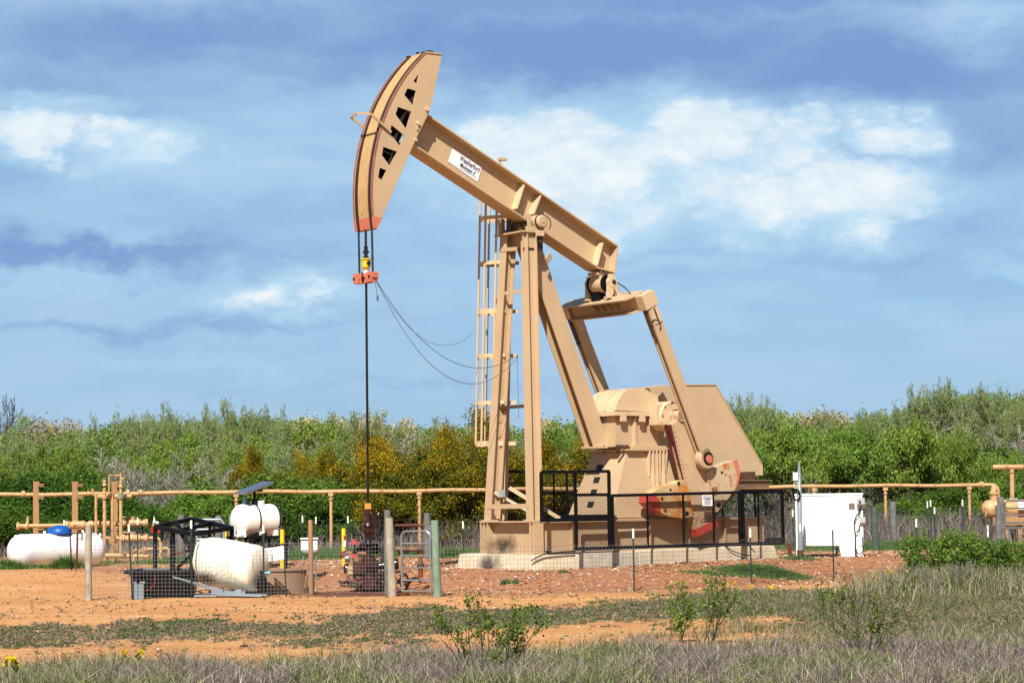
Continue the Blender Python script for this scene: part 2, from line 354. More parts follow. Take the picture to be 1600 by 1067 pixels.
# ------------------------------------------------------------------ ground height
AZ = R(38)                                              # heading of the pumping unit
PU = np.array([math.cos(AZ), math.sin(AZ), 0]); PV = np.array([-math.sin(AZ), math.cos(AZ), 0])
PO = np.array([-0.187, 50.388, 0.0])                    # centre of its front end
def sst(a, b, x): t = np.clip((x - a) / (b - a), 0, 1); return t * t * (3 - 2 * t)
def hgt(x, y):
    dx = x - PO[0]; dy = y - PO[1]; u = dx * PU[0] + dy * PU[1]; v = dx * PV[0] + dy * PV[1]
    a = sst(-5.2, -1.7, v); b = np.maximum(sst(-2.7, -.5, u), sst(3.5, 9.5, v))
    base = .375 * a * b + .06 * sst(1, 6, u) * a * b
    return base
def hz(x, y): return float(hgt(np.float64(x), np.float64(y)))
def gr(px, py):                                         # ground point seen at a place in the frame
    d = px_dir(px, py); t = (0 - CAMH) / d[2]
    for _ in range(40):
        P = CAM + d * t; t2 = (hz(P[0], P[1]) - CAMH) / d[2]; t = t * .5 + t2 * .5
    return CAM + d * t
def gxy(px, Y):                                         # ground point at depth Y below a column
    d = px_dir(px, 800); x = d[0] / d[1] * Y
    for _ in range(3):
        zz = hz(x, Y); py = 790 - (zz - CAMH) / Y * FPX; d = px_dir(px, py); x = d[0] / d[1] * Y
    return np.array([x, Y, hz(x, Y)])
def L(px, py, v):                                       # place in the frame -> local (u, z) on the unit's plane v
    d = px_dir(px, py); t = ((PO - CAM) @ PV + v) / (d @ PV); P = CAM + d * t
    return (float((P - PO) @ PU), float(P[2]))
def LU(px, py, u):
    d = px_dir(px, py); t = ((PO - CAM) @ PU + u) / (d @ PU); P = CAM + d * t
    return (float((P - PO) @ PV), float(P[2]))
def K(ox, oy, s): return lambda x, y: (ox + x / s, oy + y / s)
k1 = K(500, 60, 2.6675); k2 = K(780, 340, 3.334); k3 = K(730, 300, 8.894); k4 = K(860, 560, 3.1395); k4b = K(860, 400, 8.889)
k5 = K(940, 590, 8.893); k6 = K(700, 800, 6.154); k7 = K(180, 730, 4.85); k8 = K(960, 640, 4.85); kl = K(110, 730, 6.669)
def P3(k, x, y, v): u, z = L(*k(x, y), v); return (u, v, z)
def poly(k, pts, v): return [L(*k(x, y), v) for x, y in pts]
k0 = lambda x, y: (x, y)
# ================================================================== GROUND
def axis_pts(lo, hi, step, far, k=1.35):
    a = list(np.arange(lo, hi + 1e-6, step)); s = step; x = hi
    while x < far: s *= k; x += s; a.append(x)
    s = step; x = lo
    while x > -far: s *= k; x -= s; a.insert(0, x)
    return np.array(a)
def vnoise(x, y, seed=0):                               # smooth value noise, vectorised
    def h(i, j):
        n = (i * 374761393 + j * 668265263 + seed * 1442695041) & 0x7fffffff; n = (n ^ (n >> 13)) * 1274126177 & 0x7fffffff
        return ((n ^ (n >> 16)) & 0xffff) / 65535.0
    xi = np.floor(x).astype(np.int64); yi = np.floor(y).astype(np.int64); fx = x - xi; fy = y - yi
    fx = fx * fx * (3 - 2 * fx); fy = fy * fy * (3 - 2 * fy)
    return (h(xi, yi) * (1 - fx) + h(xi + 1, yi) * fx) * (1 - fy) + (h(xi, yi + 1) * (1 - fx) + h(xi + 1, yi + 1) * fx) * fy
def fbm(x, y, seed=0, o=4):
    t = 0; a = .5; w = 0
    for i in range(o): t = t + a * vnoise(x * 2 ** i, y * 2 ** i, seed + i); w += a; a *= .5
    return t / w
def front_grass(x, y):                                  # 1 inside the rough grass nearest the road
    edge = 25.4 + np.where(x > -1, .50 * (x + 1), .06 * (x + 1)) + (fbm(x * .8, y * .8, 5) - .5) * 3.6
    return sst(1.2, -1.2, y - edge)
def weeds(x, y):                                        # low weeds on the bare ground, 0..1
    n = fbm(x * .55, y * .35, 11); n2 = fbm(x * 2.2, y * 1.3, 17)
    c = np.where(x < -3, 33.2, 33.2 + (x + 3) * .8); hw = np.where(x < -3, 4.0, 5.0)
    band = np.exp(-((y - c) / hw) ** 2) * 1.05
    right = sst(2.0, 6.0, x) * sst(47, 42, y) * 1.15
    v = (x - PO[0]) * PV[0] + (y - PO[1]) * PV[1]; u = (x - PO[0]) * PU[0] + (y - PO[1]) * PU[1]
    back = sst(9, 14, v) * .55 + sst(8.2, 10.5, u) * sst(-1, 3, v) * .5
    t = np.maximum(np.maximum(band, right), back) + .10
    return np.clip(sst(.74, 1.02, t * .50 + n * .56 + n2 * .44), 0, 1)
def gravel(x, y):
    v = (x - PO[0]) * PV[0] + (y - PO[1]) * PV[1]; u = (x - PO[0]) * PU[0] + (y - PO[1]) * PU[1]
    return sst(-6.3, -5.2, v + (fbm(x, y, 3) - .5) * 1.6) * sst(-5.5, -1.5, u + v * .25) * sst(14, 9, v)
xs = axis_pts(-13, 14, .22, 4000); ys = axis_pts(16, 74, .22, 5000)
GX, GY = np.meshgrid(xs, ys)
GZ = hgt(GX, GY)
near = sst(80, 70, GY) * sst(30, 16, np.abs(GX))
ruts = sum(np.exp(-((GY - yc - .4 * np.sin(GX * .18 + yc) - .02 * GX) / .22) ** 2) for yc in (36.6, 38.5, 41.0, 43.0, 26.9)) * sst(9, 5, GX)
GZ = GZ - near * ruts * .035 + near * ((fbm(GX * 1.3, GY * 1.3, 2, 4) - .5) * .035 + (fbm(GX * .35, GY * .35, 8, 2) - .5) * .05) - (1 - near) * .02
nx, ny = len(xs), len(ys)
V = np.stack([GX.ravel(), GY.ravel(), GZ.ravel()], 1)
i = np.arange(nx - 1)[None, :] + np.arange(ny - 1)[:, None] * nx; i = i.ravel()
Fq = np.stack([i, i + 1, i + nx + 1, i + nx], 1)
def fast_mesh(name, V, F, mats, tint=None, smooth=False, mi=None):
    me = bpy.data.meshes.new(name); F = np.asarray(F); k = F.shape[1]
    me.vertices.add(len(V)); me.vertices.foreach_set('co', np.asarray(V, np.float32).ravel())
    me.loops.add(F.size); me.loops.foreach_set('vertex_index', F.astype(np.int32).ravel())
    me.polygons.add(len(F)); me.polygons.foreach_set('loop_start', (np.arange(len(F)) * k).astype(np.int32))
    me.polygons.foreach_set('loop_total', np.full(len(F), k, np.int32))
    me.polygons.foreach_set('use_smooth', np.full(len(F), smooth))
    for q in mats: me.materials.append(M[q])
    if mi is not None: me.polygons.foreach_set('material_index', np.asarray(mi, np.int32))
    if tint is not None:
        t = np.asarray(tint, np.float32)
        if t.ndim == 1: t = np.stack([t, t, t], 1)
        ca = me.color_attributes.new('tint', 'FLOAT_COLOR', 'POINT'); ca.data.foreach_set('color', np.concatenate([t, np.ones((len(t), 1), np.float32)], 1).ravel())
    me.update(calc_edges=True); return me
gm = bpy.data.materials.new('soil'); gm.use_nodes = True; M['soil'] = gm
def soil():
    g = NG(gm.node_tree); b = g.n['Principled BSDF']; b.inputs['Roughness'].default_value = .95; b.inputs['Specular IOR Level'].default_value = .15
    P = g.new('ShaderNodeNewGeometry').outputs['Position']
    at = g.new('ShaderNodeAttribute'); at.attribute_name = 'tint'; s = g.new('ShaderNodeSeparateColor'); g.l.new(at.outputs['Color'], s.inputs[0])
    big = g.noise(g.mapping(P, (.35, .8, 1)), 1.0, 6, .6).outputs[0]; mid = g.noise(P, 3.0, 6, .65).outputs[0]; fin = g.noise(P, 22, 6, .7).outputs[0]
    sand = g.mix(g.mrange(big, .36, .64), (0.46, 0.212, 0.078, 1), (0.56, 0.31, 0.135, 1))
    sand = g.mix(g.mrange(mid, .48, .72, 0, .55), sand, (0.42, 0.175, 0.06, 1))
    sand = g.mix(g.mrange(fin, .50, .66, 0, .85), sand, (0.22, 0.10, 0.042, 1))
    fin2 = g.noise(P, 9, 8, .75).outputs[0]; sand = g.mix(g.mrange(fin2, .52, .66, 0, .55), sand, (0.62, 0.38, 0.19, 1)); sand = g.mix(g.mrange(fin2, .30, .45, .5, 0), sand, (0.36, 0.16, 0.06, 1))
    st = g.noise(g.mapping(P, (.4, 4.5, 1)), 1.6, 7, .7).outputs[0]
    sand = g.mix(g.mrange(st, .58, .74, 0, .45), sand, (0.62, 0.37, 0.18, 1))
    vor = g.new('ShaderNodeTexVoronoi'); vor.inputs['Scale'].default_value = 17; g.l.new(P, vor.inputs['Vector'])
    vs = g.new('ShaderNodeSeparateColor'); g.l.new(vor.outputs['Color'], vs.inputs[0])
    grv = g.ramp(vs.outputs[0], [(0, (0.22, 0.08, 0.035)), (.35, (0.36, 0.15, 0.065)), (.65, (0.44, 0.22, 0.11)), (.9, (0.50, 0.30, 0.17)), (1, (0.56, 0.44, 0.33))])
    grv = g.mix(g.mrange(mid, .35, .65), grv, g.mix(.5, grv, (0.42, 0.15, 0.05, 1)))
    edge = g.mrange(vor.outputs['Distance'], .25, .55, 0, .5)
    grv = g.mix(edge, grv, (0.24, 0.085, 0.03, 1))
    c = g.mix(s.outputs[1], sand, grv)
    lit = g.mix(g.mrange(fin, .35, .65), (0.075, 0.068, 0.04, 1), (0.25, 0.19, 0.115, 1))
    lf = g.math('MULTIPLY', s.outputs[0], g.mrange(g.noise(P, 5, 6, .7).outputs[0], .32, .58))
    c = g.mix(lf, c, lit)
    oil = g.mix(g.mrange(mid, .3, .7), (0.05, 0.02, 0.012, 1), (0.20, 0.07, 0.03, 1))
    of = g.mrange(g.math('ADD', s.outputs[2], g.math('MULTIPLY', g.math('SUBTRACT', mid, .5), .9)), .35, .75)
    c = g.mix(of, c, oil)
    g.l.new(c, b.inputs['Base Color'])
    h = g.math('ADD', g.math('MULTIPLY', fin, .5), g.math('MULTIPLY', g.math('MULTIPLY', vor.outputs['Distance'], s.outputs[1]), -1.2))
    h = g.math('ADD', h, g.math('MULTIPLY', mid, .8))
    bp = g.new('ShaderNodeBump'); bp.inputs['Strength'].default_value = .55; bp.inputs['Distance'].default_value = .045
    g.l.new(h, bp.inputs['Height']); g.l.new(bp.outputs[0], b.inputs['Normal'])
soil()
WELL = PO + PU * -3.83; WELL = np.array([WELL[0], WELL[1], 0.0])
litter = np.maximum(front_grass(GX, GY) * 1.0, weeds(GX, GY)); litter = np.maximum(litter, sst(64, 70, GY) * .9); litter = np.maximum(litter, np.maximum(sst(22, 19, GY), sst(17, 24, np.abs(GX))))
oilm = np.exp(-(((GX - WELL[0] - .1) / 1.9) ** 2 + ((GY - WELL[1] + 1.0) / 2.2) ** 2) ** 1.5)
tint = np.stack([litter.ravel(), gravel(GX, GY).ravel(), oilm.ravel()], 1)
go = bpy.data.objects.new('ground', fast_mesh('ground', V, Fq, ['soil'], tint, True)); col.objects.link(go); tag(go, kind='structure')

# ================================================================== CONCRETE PAD
cb = thing('concrete_base', 'long low cream concrete base under the beige pumping unit', 'concrete base', (PO[0], PO[1], .33), AZ)
def chunk(name, m, u0, u1, v0, v1, z0, z1, ins, insu0=None, insu1=0):
    b = MB(); a = ins if insu0 is None else insu0
    lo = [(u0, v0, z0), (u1, v0, z0), (u1, v1, z0), (u0, v1, z0)]; hi = [(u0 + a, v0 + ins, z1), (u1 - insu1, v0 + ins, z1), (u1 - insu1, v1 - ins, z1), (u0 + a, v1 - ins, z1)]
    b.add(lo + hi, [(3, 2, 1, 0), (4, 5, 6, 7), (0, 1, 5, 4), (1, 2, 6, 5), (2, 3, 7, 6), (3, 0, 4, 7)])
    o = b.build(name, m, cb, smooth=False, off=(0, 0, .33))
    bv = o.modifiers.new('b', 'BEVEL'); bv.width = .035; bv.segments = 2
    return o
chunk('front_block', 'concrete', -.16, 1.42, -1.12, 1.82, .20, .72, .06, .10, .14)
chunk('middle_slab', 'concrete_grey', 1.30, 3.1, -1.10, 1.5, .20, .735, .03, 0)
chunk('rear_slab', 'concrete', 3.1, 7.75, -1.09, 1.5, .22, .76, .05, 0, .12)
soot_mat('concrete_soot', 'concrete', -.1, .55, .12, .9, .55, .45)
bpy.data.objects['front_block'].data.materials[0] = M['concrete_soot']

# ================================================================== PUMPING UNIT
pj = thing('pumping_unit', 'tall beige oil pumping unit with tilted walking beam and curved horsehead', 'pumpjack', (PO[0], PO[1], 0), AZ)
ZB, ZT = .72, 1.465                                      # underside and top of the steel base
soot_mat('tan_soot', 'tan', .1, .35, .92, .6, .62, .30)
b = MB()
for sg in (-1, 1):                                       # side rails with end plates
    vo = sg * 1.0; vi = sg * .78
    b.box((3.7, sg * .89, ZT - .015), (7.4, .24, .03)); b.box((3.7, sg * .89, ZB + .015), (7.4, .24, .03))
    b.box((3.7, sg * .88, (ZB + ZT) / 2), (7.38, .03, ZT - ZB - .06))
    for u in (1.2, 2.4, 3.6, 4.8, 6.0): b.box((u, sg * .945, (ZB + ZT) / 2), (.025, .10, ZT - ZB - .06))
    b.box((.14, sg * .992, (ZB + ZT) / 2), (.30, .02, ZT - ZB - .064))
b.box((.115, 0, ZT + .002), (.25, 2.03, .03)); b.box((.115, 0, ZB + .012), (.25, 2.03, .03))
b.box((.20, 0, (ZB + ZT) / 2), (.03, 1.94, ZT - ZB - .06))
for v in (-1.0, -.86, .74, 1.0): b.box((.10, v, (ZB + ZT) / 2), (.20, .025, ZT - ZB - .064))
for u in (2.4, 4.8, 7.35): b.box((u, 0, (ZB + ZT) / 2), (.2, 1.7, ZT - ZB - .1))
base = b.build('base_frame', 'tan_soot', pj, smooth=False)
b = MB(); b.box((.42, -1.005, ZB + .06), (.16, .012, .05)); b.build('lifting_slot', 'dark_steel_shade', base)
# samson post: two front legs
tops = {-1: (.46, -.40, 8.16), 1: (.46, .36, 8.16)}; feet = {-1: (.20, -.80, ZT + .02), 1: (.20, .80, ZT + .02)}
for sg in (-1, 1):
    b = MB(); b.ibeam(feet[sg], tops[sg], .29, .25, (1, 0, 0), tw=.03, tf=.022)
    b.box((.20, sg * .80, ZT + .032), (.38, .34, .03)); lg = b.build('leg', 'tan', pj, smooth=False)
b = MB(); b.ibeam((2.78, 0, 3.20), (.72, 0, 8.02), .34, .46, (0, 1, 0), tw=.04, tf=.025)
b.box((2.80, 0, 3.19), (.62, .5, .04)); b.build('rear_leg', 'tan', pj, smooth=False)
def front_pt(px, py, u=.1):
    v, z = LU(px, py, u); return v, z
b = MB()
for (x0, y0, x1, y1, h) in ((450, 808, 690, 790, .16),):
    a = P3(k3, x0, y0, 0); va, za = LU(*k3(x0, y0), .30); vb, zb = LU(*k3(x1, y1), .30); b.bar((.30, va, za), (.30, vb, zb), .09, .02)
b.build('cross_tie', 'tan', pj, smooth=False)
def tie(z, u, h, mt='tan', t=.02, ext=0):
    f = (z - ZT) / (8.16 - ZT); vs_ = .80 + (.38 - .80) * f + ext; b = MB(); b.bar((u, -vs_, z), (u, vs_, z), h, t); return b.build('cross_tie', mt, pj, smooth=False)
tie(6.80, .30, .08); tie(1.82, .065, .11, ext=.02); tie(4.13, .38, .07, 'brown_dark', .12)
b = MB(); b.bar((.20, .70, 2.15), (1.1, .05, 1.52), .07, .02); b.bar((.22, .15, 2.25), (1.15, -.55, 1.52), .09, .02)
b.build('diagonal_brace', 'tan_light', pj, smooth=False)
b = MB(); b.box((.26, .5, 2.12), (.14, .09, .17)); b.build('junction_box', 'grey', pj)
# top platform and centre bearing
b = MB(); b.box((.56, 0, 8.17), (.78, 1.10, .035)); b.box((.40, -.46, 7.98), (.34, .03, .36)); b.box((.70, .2, 8.0), (.4, .5, .3))
tp = b.build('top_plate', 'tan', pj, smooth=False)
b = MB(); b.box((.62, -.30, 7.95), (.44, .30, .40)); b.box((.50, .12, 8.30), (.12, .42, .24)); b.box((.62, -.1, 8.42), (.2, .16, .22)); b.box((.34, .2, 8.36), (.06, .1, .3)); b.lathe([(.07, -.4), (.07, .4)], (.70, 0, 8.42), (0, 1, 0), 12); b.build('saddle_block', 'brown_dark', pj)
b = MB()
for sg in (-1, 1):
    b.box((.40, sg * .50, 8.38), (.10, .03, .40)); b.box((.62, sg * .43, 8.25), (.42, .18, .12)); b.lathe([(.17, 0), (.17, .22)], (.70, sg * .43 - .11, 8.42), (0, 1, 0), 20)
b.box((.16, .34, 8.36), (.04, .05, .36)); b.box((.20, .5, 8.36), (.03, .04, .36))
bh = b.build('bearing_housing', 'tan', pj)
b = MB(); b.lathe([(.12, 0), (.155, .03), (.155, .12)], (.70, -.64, 8.42), (0, 1, 0), 20); b.lathe([(.04, 0), (.04, .02)], (.70, -.655, 8.42), (0, 1, 0), 8); b.build('bearing_cap', 'tan', bh)
b = MB(); b.lathe([(.165, 0), (.165, .035)], (.70, -.575, 8.42), (0, 1, 0), 20)
b.path([(.70 + .30 * math.cos(a) * .9, -.6, 8.38 + .20 * math.sin(a)) for a in np.linspace(1.9, -.7, 12)], .012, 6); b.build('grease_line', 'black', bh)
b = MB(); b.box((.62, -.62, 8.14), (.24, .02, .13)); b.build('bearing_foot', 'tan_light', bh)
b = MB(); b.bar((.95, -.42, 7.52), (1.15, -.36, 7.68), .16, .03); b.box((.8, -.2, 7.85), (.10, .35, .30)); b.build('leg_bracket', 'tan', pj)
# walking beam
bt0, bt1 = np.array((-2.55, 10.82)), np.array((3.32, 8.07)); bb0, bb1 = np.array((-2.85, 10.02)), np.array((2.72, 7.46))
d_ = nrm(bt1 - bt0); n_ = np.array((d_[1], -d_[0]))      # n_ points downwards
b = MB()
b.uz([tuple(bt0), tuple(bt1), (3.22, 7.40), tuple(bb1), tuple(bb0)], -.015, .015)
def strip(b, p, q, v0, v1, t, dn): b.uz([tuple(p), tuple(q), tuple(np.array(q) + n_ * t * dn), tuple(np.array(p) + n_ * t * dn)], v0, v1)
strip(b, bt0, bt1, -.25, .25, .035, 1); strip(b, bb0, bb1, -.25, .25, .035, -1)
b.uz([tuple(bb1), (3.22, 7.385), (3.22, 7.42), tuple(bb1 + (0, .036))], -.25, .25)
b.uz([(3.32, 8.06), (3.22, 7.40), (3.25, 7.39), (3.35, 8.07)], -.24, .24)
beam = b.build('walking_beam', 'tan', pj, smooth=False)
def stiff(px0, py0, px1, py1, w=.03, wt=.235, nm='stiffener', m_='tan_light'):
    b = MB()
    p = np.array(L(*k1(px0, py0), -.1)); q = np.array(L(*k1(px1, py1), -.1)); e = d_ * w
    for sg in (-1, 1): b.uz([tuple(p), tuple(p + e), tuple(q + e), tuple(q)], sg * .016, sg * wt)
    return b.build(nm, m_, beam, smooth=False)
stiff(836, 612, 805, 712); stiff(905, 656, 875, 735)
p = [L(*k2(x, y), -.1) for x, y in ((521, 133), (492, 250))]
b = MB(); b.uz([p[0], (p[0][0] + .03, p[0][1]), (p[1][0] + .03, p[1][1]), p[1]], -.235, -.016); b.uz([p[0], (p[0][0] + .03, p[0][1]), (p[1][0] + .03, p[1][1]), p[1]], .016, .235)
b.build('stiffener', 'tan_light', beam, smooth=False)
b = MB(); b.box((.02, 0, 9.90), (.22, .10, .06)); b.box((-.05, 0, 9.83), (.05, .06, .2)); b.build('beam_lug', 'tan', beam)
# the maker's sign on the web
cs = [np.array([u, -.022, z]) for u, z in [L(706.9, 232.4, -.022), L(752.2, 262.4, -.022), L(746, 284.5, -.022), L(700.2, 253, -.022)]]
b = MB(); nn = np.array((0, -1, 0)) * .006
b.add([c + nn for c in cs] + cs, [(0, 1, 2, 3), (7, 6, 5, 4), (0, 4, 5, 1), (1, 5, 6, 2), (2, 6, 7, 3), (3, 7, 4, 0)])
sg_ = b.build('maker_sign', 'sign_white', beam, smooth=False)
ex = nrm(cs[1] - cs[0]); ey = np.cross(np.array((0, -1.0, 0)), ex); ey = ey if ey[2] > 0 else -ey
def sgn(fx, fy): return cs[0] + (cs[1] - cs[0]) * fx + (cs[3] - cs[0]) * fy + np.array((0, -.009, 0))
W_ = np.linalg.norm(cs[1] - cs[0])
text_mesh('lettering', 'Weatherford', .185, 'ink_blue', beam, sgn(.29, .43), ex, ey, .62, bold=.002)
text_mesh('lettering', 'Maximizer II', .14, 'ink_blue', beam, sgn(.34, .80), ex, ey, .66, shear=.45, bold=.001)
b = MB(); b.bar(sgn(.36, .89), sgn(.95, .87), .010, .003, ey); b.build('underline', 'ink_blue', beam)
# horsehead
arc_n = [L(x, y, -.36) for x, y in ((585.5, 357), (582.5, 330), (581, 300), (582, 275), (585, 250), (590.5, 222), (599, 192), (610, 163), (624, 134), (640, 109), (655, 92), (667, 84.5))]
arc = [np.array(q) for q in arc_n]
# fit a circle so the curve is a true arc
A_ = np.array([[2 * q[0], 2 * q[1], 1] for q in arc]); B_ = np.array([q[0] ** 2 + q[1] ** 2 for q in arc]); s_ = np.linalg.lstsq(A_, B_, rcond=None)[0]
cx, cz = s_[0], s_[1]; rad = math.sqrt(s_[2] + cx * cx + cz * cz)
a0 = math.atan2(arc[0][1] - cz, arc[0][0] - cx); a1 = math.atan2(arc[-1][1] - cz, arc[-1][0] - cx)
if a0 < 0: a0 += 2 * math.pi
NA = 36; angs = np.linspace(a0, a1, NA)
def on(r, a): return (cx + r * math.cos(a), cz + r * math.sin(a))
outer = [on(rad, a) for a in angs]
bk = [L(*k1(x, y), -.36) for x, y in ((507, 68), (503, 95), (459, 300), (397, 425), (237, 795))]
cheek = outer + bk
wins = [[(408, 153), (405, 188), (391, 180)], [(366, 212), (397, 221), (387, 276), (354, 237)], [(327, 290), (377, 308), (358, 373), (318, 318)],
        [(300, 366), (347, 404), (331, 444), (294, 396)], [(266, 456), (318, 474), (290, 527), (261, 488)], [(250, 542), (275, 552), (259, 588), (244, 580)]]
head = thing('horsehead', None, None); head.parent = pj
head.empty_display_size = .2
def grow_(w, f=1.12): cx_ = sum(p[0] for p in w) / len(w); cy_ = sum(p[1] for p in w) / len(w); return [(cx_ + (x - cx_) * f, cy_ + (y - cy_) * f) for x, y in w]
holes = [poly(k1, grow_(w), -.36) for w in wins]
ck = plate('side_plate', [cheek] + holes, -.36, -.335, 'tan', head)
ck2 = plate('side_plate', [cheek], .335, .36, 'tan', head)
plate('shade_lining', [[on(rad - .05, a) for a in angs] + [tuple(np.array(q) - (.03, 0)) for q in bk[:4]]], .31, .333, 'dark_steel_shade', head)  # added dark sheet, stands in for the shade seen through the windows
b = MB()
def band(b, r0, r1, v0, v1):
    vs = []
    for a in angs:
        for r, v in ((r0, v0), (r1, v0), (r1, v1), (r0, v1)): p = on(r, a); vs.append((p[0], v, p[1]))
    fs = [(4 * i + j, 4 * i + (j + 1) % 4, 4 * i + 4 + (j + 1) % 4, 4 * i + 4 + j) for i in range(NA - 1) for j in range(4)]
    fs += [(3, 2, 1, 0), tuple(4 * (NA - 1) + j for j in range(4))]; b.add(vs, fs)
band(b, rad - .03, rad + .012, -.185, .185); b.build('arc_face', 'arc_yellow', head)
b = MB(); band(b, rad - .035, rad - .004, -.345, -.186); band(b, rad - .035, rad - .004, .186, .345); b.build('cable_track', 'wear_red', head)
b = MB(); band(b, rad - .01, rad + .03, -.372, -.346); band(b, rad - .01, rad + .03, .346, .372); b.build('rim', 'rim_paint', head)
b = MB()                                                   # inner ribs, near black to paint in the shade inside
for k in (9, 14, 19, 24, 29, 33):
    a = angs[k]; q0 = on(rad - .04, a); q1 = on(rad - .42, a); b.bar((q0[0], 0, q0[1]), (q1[0], 0, q1[1]), .66, .02, (0, 1, 0))
for i in range(9, NA - 1, 3):
    p, q = on(rad - .46, angs[i]), on(rad - .46, angs[min(NA - 1, i + 3)]); b.bar((p[0], 0, p[1]), (q[0], 0, q[1]), .66, .02, (0, 1, 0))
b.build('inner_rib', 'dark_steel_shade', head, smooth=False)
b = MB(); b.bar((bk[0][0], 0, bk[0][1]), (bk[2][0], 0, bk[2][1]), .68, .025, (0, 1, 0)); b.bar((bk[3][0], 0, bk[3][1]), (bk[4][0], 0, bk[4][1]), .68, .025, (0, 1, 0))
b.bar((bk[0][0], 0, bk[0][1] + .01), (outer[-1][0], 0, outer[-1][1] + .01), .76, .03, (0, 1, 0)); b.build('back_plate', 'tan', head, smooth=False)
# red tip at the foot of the horsehead
lo = 2; b = MB()
tipz = L(*k1(237, 742), -.36)[1]
fa = [i for i, a in enumerate(angs) if on(rad, a)[1] < tipz]; kk = max(fa) + 1 if fa else 2
o_ = [on(rad + .055, a) for a in angs[:kk]]; e_ = [bk[4], (bk[4][0] + (bk[3][0] - bk[4][0]) * (tipz - bk[4][1]) / (bk[3][1] - bk[4][1]), tipz - .02)]
for v0, v1 in ((-.366, -.361), (.361, .366)): b.uz([on(rad + .004, a) for a in angs[:kk]] + [e_[1], e_[0]], v0, v1)
vs = []
for v0, v1 in ((-.376, -.342), (.342, .376), (-.186, .186)):
    rr = (rad - .012, rad + .036) if abs(v0) > .3 or v0 > .3 else (rad - .02, rad + .018)
    vs = []
    for a in angs[:kk]:
        for r, v in ((rr[0], v0), (rr[1], v0), (rr[1], v1), (rr[0], v1)): p = on(r, a); vs.append((p[0], v, p[1]))
    b.add(vs, [(4 * i + j, 4 * i + (j + 1) % 4, 4 * i + 4 + (j + 1) % 4, 4 * i + 4 + j) for i in range(kk - 1) for j in range(4)] + [(3, 2, 1, 0), tuple(4 * (kk - 1) + j for j in range(4))])
b.build('painted_tip', 'pink', head, smooth=False)
b = MB()                                                   # pins on the near cheek
for x, y, r in ((445, 295, .055), (406, 354, .045), (396, 424, .035)):
    u, z = L(*k1(x, y), -.36); b.lathe([(r, 0), (r, .05)], (u, -.41, z), (0, 1, 0), 14)
u, z = L(*k1(408, 366), -.4); b.box((u, -.385, z - .03), (.03, .02, .10)); b.build('cheek_pin', 'tan_light', head)
b = MB(); z0 = outer[-1][1] + .05; b.tube((outer[-1][0] - .1, .28, z0 - .05), (bk[0][0] + .05, .1, z0 + .03), .02, 6); b.tube((outer[-1][0] - .05, -.26, z0 - .03), (bk[0][0] - .1, -.1, z0 + .03), .02, 6)
b.box((bk[0][0] - .18, -.1, z0 + .03), (.14, .2, .06)); b.box((outer[-1][0] + .1, .1, z0 + .02), (.06, .06, .06)); b.build('cable_anchor', 'dark_steel_shade', head)
# safety bail on the face
b = MB(); pts = [P3(k1, x, y, v) for x, y, v in ((297, 392, -.40), (212, 316, -.42), (158, 312, .0), (128, 328, .42), (207, 392, .40))]
for p, q in zip(pts, pts[1:]): b.bar(p, q, .05, .03)
b.build('cable_guard', 'tan', head, smooth=False)
# cables, carrier bar
UR = cx - rad - .03; ZC = L(572, 433, 0)[1]
UW = L(573.5, 600, 0)[0]
b = MB()
for sg in (-1, 1):
    pts = [(on(rad + .012, a)[0], sg * .262, on(rad + .012, a)[1]) for a in angs[::-1]]
    b.path(pts + [(UW, sg * .262, ZC + .1)], .024, 8)
b.build('wireline', 'dark_steel_shade', head)
cb_ = thing('carrier', None, None); cb_.parent = pj
b = MB(); b.box((UW, 0, ZC + .02), (.16, .74, .12)); b.box((UW - .02, -.26, ZC - .02), (.2, .16, .22)); b.box((UW - .02, .26, ZC - .02), (.2, .16, .22)); b.box((UW, 0, ZC - .08), (.14, .30, .12)); b.build('carrier_bar', 'pink', cb_, smooth=False)
b = MB()
for v in (-.3, .3, -.04): b.lathe([(.03, 0), (.03, .05)], (UW - .14, v, ZC - .02), (1, 0, 0), 8)
b.box((UW - .085, .03, ZC), (.01, .04, .22)); b.build('carrier_bolt', 'dark_steel_shade', cb_)
b = MB(); b.lathe([(.07, 0), (.07, .05), (.10, .05), (.10, .22), (.12, .22), (.12, .25)], (UW, .0, ZC + .16), n=16); b.build('load_cell', 'yellow', cb_)
b = MB(); b.lathe([(.055, 0), (.055, .09)], (UW, 0, ZC + .07), n=12); b.build('load_washer', 'white', cb_)
b = MB(); b.tube((UW, 0, ZC + .4), (UW, 0, L(571, 358, 0)[1] + .55), .028); b.lathe([(.06, 0), (.06, .05), (.04, .05), (.04, .12), (.07, .12), (.07, .17), (.04, .18), (.05, .26), (.03, .28)], (UW, 0, ZC + .41), n=12)
b.lathe([(.045, 0), (.045, .3)], (UW - .02, .05, L(571, 345, 0)[1] + .12), n=10); b.tube((UW, -.12, ZC + .3), (UW, -.04, ZC + .3), .05, 8); b.build('rod_clamp', 'grease', cb_)
ZSB = L(576.5, 790, 0)[1]
b = MB(); b.tube((UW, 0, ZSB), (UW, 0, ZC + .4), .027, 10); b.build('polished_rod', 'rod', cb_)
